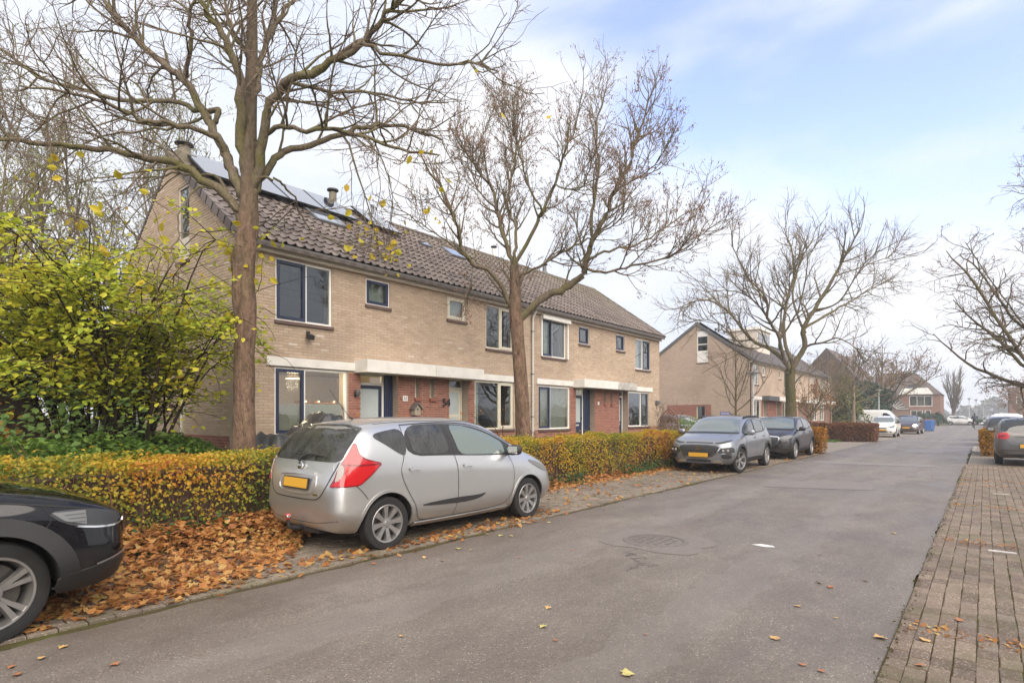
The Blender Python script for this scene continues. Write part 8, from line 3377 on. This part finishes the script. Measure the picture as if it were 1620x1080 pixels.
def other_cars():
    def hatch(name, label, paint_, x, y, rz, w=1.0, h=1.0, fl=.80, rl=.66, wb=1.22, lights=None, z=.008, wheel=.30, group=None):
        rows = morph(MPV, wb, -wb, fl=fl, rl=rl, w=w, h=h)
        c = Car(name, label, rows, wb, -wb, wheel, (x, y, z), rz, paint_, group, arch=.045, res=.09)
        hatch_features(c, lights=lights)
        c.wheels(.18, spokes=6, style='single')
        return c
    hatch('white_hatchback', 'small white hatchback parked right of the brown hedge, facing this way', P_WHITE, -5.62, 49.6, R(-90), .95, 1.0, .72, .62, 1.15)
    lit = NT('headlamp_lit').set(color=(1, .9, .7), emis=(1, .74, .42), emis_s=6).m
    hatch('dark_hatchback', 'dark hatchback with both headlamps lit, beside the small white hatchback', P_PLUM, -4.95, 59.2, R(-92), 1.0, .97, .82, .66, 1.26, lit)
    hatch('parked_hatchback', 'black hatchback just behind the car with lit headlamps', P_BLACK, -5.75, 66.0, R(-90), .98, 1.04)
    hatch('garden_car', 'grey hatchback parked crosswise before the red brick gable foot', P_BLUE, -12.9, 30.3, R(8), 1.0, .98, z=.10)
    c = Car('black_estate', 'black car parked beyond the narrow hedge end, with a silver mirror', morph(SUV, 1.35, -1.35, fl=.85, rl=.85, w=1.0, h=.98), 1.35, -1.35, .33, (.82, 38.9, .01), R(90), P_DARK, res=.08)
    suv_glass(c, C_SCREEN, C_GLASS, chrome=C_CHROME)
    c.wheels(.21, spokes=5, style='v')
    both(lambda sg, ax: c.decal('tail_lamp', ax, [(-1.95, .98), (-1.70, 1.02), (-1.62, .98), (-1.70, .85), (-1.95, .84)], C_RED, .006, .04, 1, .01))
    c.plate('rear', 0, .72, .52, .11, 0, None, .02)
    c = Car('white_crossover', 'white car parked ahead of the black one on the right', morph(SUV, 1.38, -1.38, fl=.86, rl=.9, w=1.03, h=1.09), 1.38, -1.38, .35, (1.0, 46.2, .01), R(90), P_WHITE, res=.08)
    suv_glass(c, C_SCREEN, C_GLASS, up=.09)
    c.wheels(.21, spokes=5, style='v')
    both(lambda sg, ax: c.strip('roof_rail', 'top', [(-1.3, sg * .60), (-.4, sg * .615), (.25, sg * .60)], .04, C_PLASTIC, .01, thick=.05, rnd=1))
    both(lambda sg, ax: c.decal('tail_lamp', ax, [(-1.95, 1.08), (-1.72, 1.10), (-1.66, 1.06), (-1.72, .95), (-1.95, .94)], C_RED, .006, .04, 1, .01))
    for i, (x, y, rz, p, lab) in enumerate(((-3.0, 115.6, 0, P_WHITE, 'pale car crossing the end of the street left of the cyclist'), (1.6, 121.8, R(10), P_GREY, 'grey car at the meadow edge right of the cyclist'))):
        hatch('distant_car', lab, p, x, y, rz)
    # white panel van behind the hedge
    V = [(-2.45, .40, .80, .6, .93, 1.0, .93, 1.2, .90, 1.86, .84, 1.90), (-2.40, .28, .84, .6, .97, 1.0, .96, 1.25, .94, 2.02, .82, 2.06), (-2.2, .25, .86, .6, .98, 1.0, .97, 1.25, .95, 2.05, .82, 2.12), (0, .25, .86, .6, .98, 1.0, .97, 1.25, .95, 2.05, .82, 2.12),
         (.9, .25, .86, .6, .98, 1.0, .97, 1.22, .94, 2.0, .80, 2.08), (1.3, .25, .86, .6, .97, 1.0, .96, 1.2, .92, 1.72, .78, 1.80), (1.75, .25, .86, .6, .97, .98, .94, 1.12, .88, 1.25, .78, 1.30), (2.15, .26, .82, .6, .93, .9, .88, 1.0, .80, 1.06, .70, 1.10), (2.35, .3, .68, .55, .78, .75, .74, .84, .66, .88, .56, .90), (2.42, .4, .4, .5, .5, .62, .46, .68, .4, .70, .34, .72)]
    c = Car('white_van', 'white panel van parked crosswise before the wide brick house, half hidden by a hedge', V, 1.5, -1.5, .34, (-8.3, 66.8, .02), 0.0, P_WHITE, cat='van', res=.1)
    both(lambda sg, ax: c.decal('window', ax, [(.62, 1.30), (.62, 1.80), (1.05, 1.76), (1.55, 1.32)], C_GLASS, .006, .08, 1, .01))
    both(lambda sg, ax: c.strip('door_gap', ax, [(.55, 1.95), (.55, .3)], .012, C_SEAM, .003, rnd=0))
    both(lambda sg, ax: c.strip('side_moulding', ax, [(-2.2, .62), (1.0, .62)], .07, C_PLASTIC, .004, thick=.01, rnd=0))
    c.decal('windscreen', 'front', [(-.78, 1.32), (.78, 1.32), (.68, 1.85), (-.68, 1.85)], C_SCREEN, .006, .1, 1, .01)
    c.wheels(.2, spokes=6)


note_car()
cx30()
kona()
q2()
polo()
other_cars()
# ------------------------------------------------------------------ street furniture and small things
M['lamp_post'] = simple('lamp_post_paint', (.36, .37, .38), .5, .3, .1, 3)


def street_lamp(x, y, h, label, group=None):
    z = float(ground_h(x, y))
    root = empty('street_lamp', (x, y, z), 0, label, 'street lamp', group)
    MB().tube([(0, 0, -.1), (0, 0, .8), (0, 0, .82), (0, 0, h - .25)], [.068, .066, .05, .042], 12).build('pole', M['lamp_post'], root, smooth=True, sharp=.7)
    MB().lathe([(0, h + .10), (.06, h + .08), (.33, h - .02), (.36, h - .05), (.35, h - .06), (.10, h - .04)], 24).build('lamp_shade', M['gutter'], root, smooth=True, sharp=.7)
    MB().lathe([(.13, h - .045), (.12, h - .14), (.07, h - .26), (.05, h - .30), (0, h - .30)], 18).build('lamp_glass', M['frosted'], root, smooth=True)
    MB().box(-.045, .045, -.072, -.058, .35, .65).build('hatch', M['gutter'], root)


street_lamp(-9.35, 31.1, 3.75, 'grey street lamp with a flat hat shade before the second gable')
street_lamp(-8.0, 66.0, 4.0, 'grey street lamp beside the white van, under the orange leaved tree')
for i, (x, y) in enumerate(((-2.0, 121.5), (-1.2, 130.5), (-.2, 141.0))):
    street_lamp(x, y, 4.4, ('nearest of three small lamps', 'middle one of three small lamps', 'farthest of three small lamps')[i] + ' beyond the cyclist', 'lamps at the end of the street')


def street_sign():
    x, y = -11.0, 31.6
    z = float(ground_h(x, y))
    root = empty('street_sign', (x, y, z), R(24), 'blue street name sign on a low post before the second gable', 'sign')
    for u in (0,):
        MB().tube([(u, 0, -.1), (u, 0, 1.62)], .025, 8).build('post', M['lamp_post'], root, smooth=True, sharp=.7)
    blue = simple('sign_blue', (.035, .05, .24), .4, 0, .1, 8)
    b = MB().box(-.27, .27, -.035, -.02, 1.52, 1.68).build('sign_board', blue, root, bevel=.004)
    # the name is too small to read in the picture: only a pale line of lettering shows
    wm = M['white']
    mb = MB()
    for k in range(9):
        u = -.22 + k * .05
        mb.box(u, u + (.030 if k % 3 else .036), -.0375, -.0355, 1.575, 1.615 if k % 2 else 1.625)
    mb.build('lettering', wm, b)


street_sign()


def trellis():
    root = empty('trellis', (-11.3, 25.05, .35), R(-8), 'brown wooden diamond trellis with a peaked top at the corner of the row', 'trellis')
    wd = simple('trellis_wood', (.16, .075, .05), .8, 0, .2, 10)
    w, h, pk = .46, 1.15, 1.55
    mb = MB()
    for a, b in (((-w, 0), (-w, h)), ((w, 0), (w, h)), ((-w, .02), (w, .02))):
        mb.tube([(a[0], 0, a[1]), (b[0], 0, b[1])], .03, 4)
    mb.tube([(-w, 0, h), (0, 0, pk), (w, 0, h)], .03, 4)
    mb.build('frame', wd, root)
    top = lambda x: h + (pk - h) * (1 - abs(x) / w)
    for sg in (1, -1):
        for k in range(-3, 12):
            pts = []
            for t in np.linspace(0, 1, 40):
                x = -w + 2 * w * t
                z = k * .22 + sg * (x + (w if sg > 0 else -w)) * 1.15
                if .03 < z < top(x):
                    pts.append((x, .012 * sg, z))
            if len(pts) > 3:
                q = MB()
                q.tube([pts[0], pts[-1]], .014, 4)
                q.build('slat', wd, root)


trellis()


def bin_(x, y, label, mat, rz=0):
    root = empty('wheelie_bin', (x, y, .012), rz, label, 'bin', 'blue bins by the kerb')
    mb = MB()
    v = [(-.24, -.26, .06), (.24, -.26, .06), (.24, .26, .06), (-.24, .26, .06), (-.30, -.34, .98), (.30, -.34, .98), (.30, .36, .98), (-.30, .36, .98)]
    mb.add(v, [(0, 3, 2, 1), (0, 1, 5, 4), (1, 2, 6, 5), (2, 3, 7, 6), (3, 0, 4, 7), (4, 5, 6, 7)])
    mb.build('body', mat, root, bevel=.02)
    MB().prism([(-.37, .985), (.40, .985), (.38, 1.05), (0, 1.09), (-.36, 1.03)], 0, -.32, .32).build('lid', mat, root, bevel=.015)
    for s in (-1, 1):
        MB().lathe([(0, -.03), (.10, -.03), (.10, .03), (0, .03)], 14, 0, (s * .27, .27, .10)).build('wheel', C_TYRE, root)
    MB().tube([(-.22, .42, .98), (.22, .42, .98)], .018, 6).build('handle', mat, root)


bm_ = simple('bin_blue', (.04, .12, .33), .5, 0, .15, 4)
bin_(-4.28, 69.0, 'blue wheeled bin by the kerb right of the lit car, the front one', bm_)
bin_(-4.15, 70.2, 'blue wheeled bin standing just behind the other blue bin', bm_, .3)


def tarp():
    """dark sheet draped over garden things under the front window"""
    root = empty('covered_furniture', (-10.5, 6.02, .40), R(90), 'garden furniture under a wrinkled black tarpaulin before the front window', 'tarpaulin')
    n = 46
    xs = np.linspace(-1.15, 1.0, n)
    ys = np.linspace(-.65, .65, 34)
    X, Y = np.meshgrid(xs, ys)
    H = np.zeros_like(X)
    prof = np.interp(xs, [-1.15, -1.02, -.88, -.45, -.2, .25, .5, .85, .93, 1.0], [.0, .60, .82, .74, .78, 1.0, 1.20, 1.17, 1.1, .0])
    ed = 1 - np.clip((np.abs(Y) - .34) / .28, 0, 1) ** 2
    H = prof[None, :] * (.10 + .90 * ed)
    wr = .035 * np.sin(X * 9 + Y * 5) * np.sin(Y * 7 - X * 3) + .03 * np.abs(np.sin(X * 16 + Y * 2)) * (1 - ed) + .018 * np.sin(X * 23 - Y * 17)
    H = np.maximum(H + wr * (prof[None, :] > .1), .0)
    Xo = X * .8 + .04 * np.sin(Y * 14 + X * 3) * (1 - ed)
    v = np.stack([Xo, Y, H], -1).reshape(-1, 3)
    i = np.arange(len(ys) - 1)[:, None] * n + np.arange(n - 1)[None]
    f = np.stack([i, i + 1, i + n + 1, i + n], -1).reshape(-1, 4)
    tm = simple('black_tarpaulin', (.028, .029, .031), .38, 0, .3, 6, .004, 60)
    np_mesh('sheet', v, f, tm, root, True)
    T = Tubes()
    T.add([(-1.1, -.6, .30), (-.3, -.64, .28), (.5, -.62, .34), (.95, -.6, .3)], (.008,) * 4, 5)
    T.build('cord', M['pipe'], root)


tarp()
# rounded green lid half sunk in the ground cover by the gable
mb = MB()
mb.lathe([(0, .16), (.22, .15), (.33, .10), (.36, .04), (.36, -.12)], 24)
o = mb.build('water_butt', simple('green_plastic', (.05, .11, .07), .5, 0, .15, 6), smooth=True, sharp=.8, loc=(-12.2, 4.75, float(ground_h(-12.2, 4.75)) + .30))
tag(o, 'low round green plastic lid in the ground cover by the gable wall', 'garden container')
# wall foot planting: small stone planter in front of house four
mb = MB()
mb.lathe([(0, .0), (.12, .0), (.17, .28), (.18, .30), (.15, .30), (.14, .25), (0, .25)], 18)
o = mb.build('flower_pot', simple('terracotta', (.30, .13, .07), .8, 0, .2, 9), smooth=True, sharp=.6, loc=(-11.05, 18.95, float(ground_h(-11.05, 18.95))))
tag(o, 'terracotta flower pot before the navy door with a letterbox', 'flower pot')
# flowers by the navy door
leafy_bush('garden_plant', 'tall autumn garden plant with yellow leaves before the navy glazed door', -10.6, 9.1, .35, 1.35, 160, .07, 'gold_leaf', 7)
leafy_bush('garden_plant', 'low green climber at the foot of the forked tree', -8.5, 10.75, .22, .75, 240, .06, 'cover_leaf', 8)


def verge():
    n = 2600
    x = rng.uniform(-8.6, -6.6, n)
    y = 38.0 + rng.normal(size=n) * .45
    P = np.stack([x, y, ground_h(x, y) + .03 + rng.random(n) * .06], -1)
    v, f = scatter(LEAF4[0] * np.array([.25, 1.6, 1]), LEAF4[1], P, rand_rot(n, np.tile([[0, 0, 1.]], (n, 1)), 1.2), .12 * (.6 + .8 * rng.random(n)))
    np_mesh('grass', v, f, leafmat('verge_grass', [(0, (.05, .11, .015)), (1, (.12, .21, .03))], 1, .7), kind='stuff')


verge()


# moss and weeds along the seam between asphalt and pavers, and at bay ends
def weeds():
    P = []
    for (x0, y0, x1, y1, n, s) in ((-.47, 2.2, -.45, 22, 900, .02), (-5.0, 8, -5.0, 14, 260, .05), (-.35, 27.5, .4, 28.0, 160, .1), (-5.1, 25.2, -7.0, 25.4, 160, .1), (-6.0, 13.8, -5.4, 15.0, 300, .2)):
        t = rng.random(n)
        P.append(np.stack([x0 + (x1 - x0) * t + rng.normal(size=n) * s, y0 + (y1 - y0) * t + rng.normal(size=n) * s, .030 + rng.random(n) * .012], -1))
    P = np.concatenate(P)
    n = len(P)
    v, f = scatter(*LEAF4, P, rand_rot(n, np.tile([[0, 0, 1.]], (n, 1)), .8), .010 + .022 * rng.random(n) ** 2)
    np_mesh('weeds', v, f, leafmat('moss_tufts', [(0, (.06, .045, .02)), (.6, (.09, .085, .03)), (1, (.15, .13, .04))], 3, .6), kind='stuff')


weeds()


# ------------------------------------------------------------------ cyclist
def skin_figure(name, joints, bones, mat, parent):
    me = bpy.data.meshes.new(name)
    me.from_pydata([j[0] for j in joints], bones, [])
    o = bpy.data.objects.new(name, me)
    link(o, parent)
    sk = o.modifiers.new('skin', 'SKIN')
    for i, j in enumerate(joints):
        v = me.skin_vertices[0].data[i]
        v.radius = (j[1], j[1])
        v.use_root = i == 0
    ss = o.modifiers.new('sub', 'SUBSURF')
    ss.levels = ss.render_levels = 1
    dg = bpy.context.evaluated_depsgraph_get()
    m2 = bpy.data.meshes.new_from_object(o.evaluated_get(dg))
    o.modifiers.clear()
    o.data = m2
    m2.materials.clear()
    m2.materials.append(mat)
    m2.polygons.foreach_set('use_smooth', [True] * len(m2.polygons))
    return o


def cyclist():
    x, y = -.88, 82.0
    rz = R(90)
    bk = empty('bicycle', (x, y, .012), rz, 'dark bicycle ridden up the middle of the street far ahead', 'bicycle')
    for wx in (-.53, .55):
        mb = MB()
        mb.lathe([(.325, -.018), (.345, -.012), (.345, .012), (.325, .018), (.318, 0), (.325, -.018)], 28, 1)
        w = mb.build('wheel', C_TYRE, bk, smooth=True)
        w.location = (wx, 0, .345)
        sp = Tubes()
        for k in range(12):
            a = k / 12 * 6.283
            sp.add([(0, .01, 0), (math.cos(a) * .32, 0, math.sin(a) * .32)], (.004, .004), 3)
        sp.build('spokes', C_CHROME, w, 'stuff')
    fr = MB()
    for a, b, r in (((-.53, 0, .345), (-.12, 0, .30), .014), ((-.12, 0, .30), (-.24, 0, .86), .017), ((-.12, 0, .30), (.38, 0, .78), .018), ((-.22, 0, .78), (.36, 0, .84), .016), ((-.53, 0, .345), (-.22, 0, .78), .011), ((.36, 0, .90), (.55, 0, .345), .016), ((.36, 0, .78), (.33, 0, 1.06), .016)):
        fr.tube([a, b], r, 7)
    fr.build('frame', P_DARK, bk, smooth=True, sharp=.9)
    MB().tube([(.12, .29, 1.06), (.25, .24, 1.10), (.34, .1, 1.07), (.34, -.1, 1.07), (.25, -.24, 1.10), (.12, -.29, 1.06)], .014, 6).build('handlebar', C_CHROME, bk, smooth=True)
    MB().prism([(-.38, -.09), (-.36, .09), (-.12, .025), (-.12, -.025)], 2, .87, .93).build('saddle', C_PLASTIC, bk, bevel=.02)
    MB().box(-.78, -.30, -.06, .06, .76, .775).build('rack', C_PLASTIC, bk)
    MB().box(-.80, -.785, -.03, .03, .66, .72).build('rear_lamp', C_RED, bk)
    for s in (-1, 1):
        MB().box(-.20 if s < 0 else -.14, -.10 if s < 0 else -.04, *sorted((s * .10, s * .18)), .14 if s > 0 else .44, .165 if s > 0 else .465).build('pedal', C_PLASTIC, bk)
    coat = simple('dark_jacket', (.025, .03, .045), .85, 0, .2, 8)
    jeans = simple('dark_trousers', (.03, .035, .05), .9, 0, .2, 8)
    skin = simple('skin', (.42, .27, .20), .6, 0, .08, 9)
    hair = simple('dark_hair', (.02, .015, .012), .8, 0, .2, 30)
    J = [((-.22, 0, .98), .145), ((-.17, 0, 1.12), .150), ((-.11, 0, 1.27), .165), ((-.06, 0, 1.42), .150), ((-.03, 0, 1.51), .068), ((-.01, 0, 1.57), .060),
         ((-.06, .17, 1.42), .075), ((.07, .23, 1.24), .056), ((.20, .25, 1.12), .040), ((-.06, -.17, 1.42), .075), ((.07, -.23, 1.24), .056), ((.20, -.25, 1.12), .040),
         ((-.20, .09, .92), .105), ((.14, .11, .78), .078), ((-.06, .12, .38), .052), ((-.05, .12, .24), .045), ((.08, .125, .20), .040),
         ((-.20, -.09, .92), .105), ((.20, -.11, .92), .078), ((-.06, -.12, .64), .052), ((-.12, -.12, .53), .045), ((.02, -.125, .49), .040)]
    Bn = [(0, 1), (1, 2), (2, 3), (3, 4), (4, 5), (3, 6), (6, 7), (7, 8), (3, 9), (9, 10), (10, 11), (0, 12), (12, 13), (13, 14), (14, 15), (15, 16), (0, 17), (17, 18), (18, 19), (19, 20), (20, 21)]
    pr = empty('person', (x, y, .012), rz, 'person in a dark jacket cycling away in the middle of the street', 'person')
    skin_figure('body', J, Bn, jeans, pr)
    JJ = [((-.21, 0, 1.0), .165), ((-.17, 0, 1.12), .170), ((-.11, 0, 1.27), .185), ((-.06, 0, 1.43), .165), ((-.035, 0, 1.50), .075), ((-.06, .175, 1.42), .090), ((.07, .235, 1.24), .070), ((.17, .25, 1.14), .052), ((-.06, -.175, 1.42), .090), ((.07, -.235, 1.24), .070), ((.17, -.25, 1.14), .052)]
    skin_figure('jacket', JJ, [(0, 1), (1, 2), (2, 3), (3, 4), (3, 5), (5, 6), (6, 7), (3, 8), (8, 9), (9, 10)], coat, pr)
    mb = MB()
    vs, fs = [], []
    for i in range(9):
        ph = -math.pi / 2 + math.pi * i / 8
        for j in range(12):
            th = 2 * math.pi * j / 12
            vs.append((.02 + .098 * math.cos(ph) * math.cos(th), .078 * math.cos(ph) * math.sin(th), 1.67 + .118 * math.sin(ph)))
    for i in range(8):
        for j in range(12):
            fs.append((i * 12 + j, i * 12 + (j + 1) % 12, (i + 1) * 12 + (j + 1) % 12, (i + 1) * 12 + j))
    mb.add(vs, fs)
    mb.prism([(.10, 1.68), (.135, 1.65), (.10, 1.64)], 1, -.012, .012)
    hd = mb.build('head', skin, pr, smooth=True)
    mb = MB()
    mb.add([(v[0] * 1.0 - .012 if v[0] > .05 else (v[0] - .02) * 1.12 + .018, v[1] * 1.12, (v[2] - 1.67) * 1.1 + 1.675 + .006) for v in vs if True], [f for f in fs if sum(vs[k][0] for k in f) / 4 < .045 or sum(vs[k][2] for k in f) / 4 > 1.735])
    mb.build('hair', hair, pr, smooth=True)
    for s in (-1, 1):
        k = MB()
        k.box(.19, .27, *sorted((s * .225, s * .275)), 1.08, 1.115)
        for f in range(4):
            k.tube([(.255, s * (.230 + f * .013), 1.10), (.285, s * (.230 + f * .013), 1.09), (.285, s * (.230 + f * .013), 1.06)], .007, 5)
        k.tube([(.21, s * .222, 1.09), (.245, s * .205, 1.075)], .008, 5)
        k.build('hand', skin, pr, bevel=.004)


cyclist()


# ------------------------------------------------------------------ far woods and the air
M['far_wood'] = leafmat('far_wood', [(0, (.06, .065, .045)), (.5, (.09, .085, .06)), (1, (.12, .10, .075))], .05, .5, sss=False)


def woods():
    n = 9000
    t = rng.random(n)
    X = -260 + 620 * t
    Y = 420 + 60 * np.sin(X * .013) + rng.normal(size=n) * 12
    h = 7 + 2.5 * np.sin(X * .06) + 2 * np.sin(X * .19 + 1) + 1.5 * np.sin(X * .53)
    Z = np.abs(h * rng.random(n) ** .7)
    P = np.stack([X, Y, Z], -1)
    v, f = scatter(*LEAF4, P, rand_rot(n), 4.5 * (.5 + .8 * rng.random(n)))
    np_mesh('far_wood', v, f, M['far_wood'], kind='stuff')


woods()


def haze():
    mb = MB()
    mb.box(-420, 420, -60, 560, -1.5, 22)
    t = NT('haze_air')
    pv = t.n.new('ShaderNodeVolumePrincipled')
    pv.inputs['Color'].default_value = (.93, .95, 1.0, 1)
    pv.inputs['Density'].default_value = HAZE_D
    pv.inputs['Anisotropy'].default_value = .2
    t.n.remove(t.b)
    t.l.new(pv.outputs[0], t.n['Material Output'].inputs['Volume'])
    o = mb.build('haze', t.m)
    o['kind'] = 'stuff'


HAZE_D = 0.0014
if HAZE_D:
    haze()
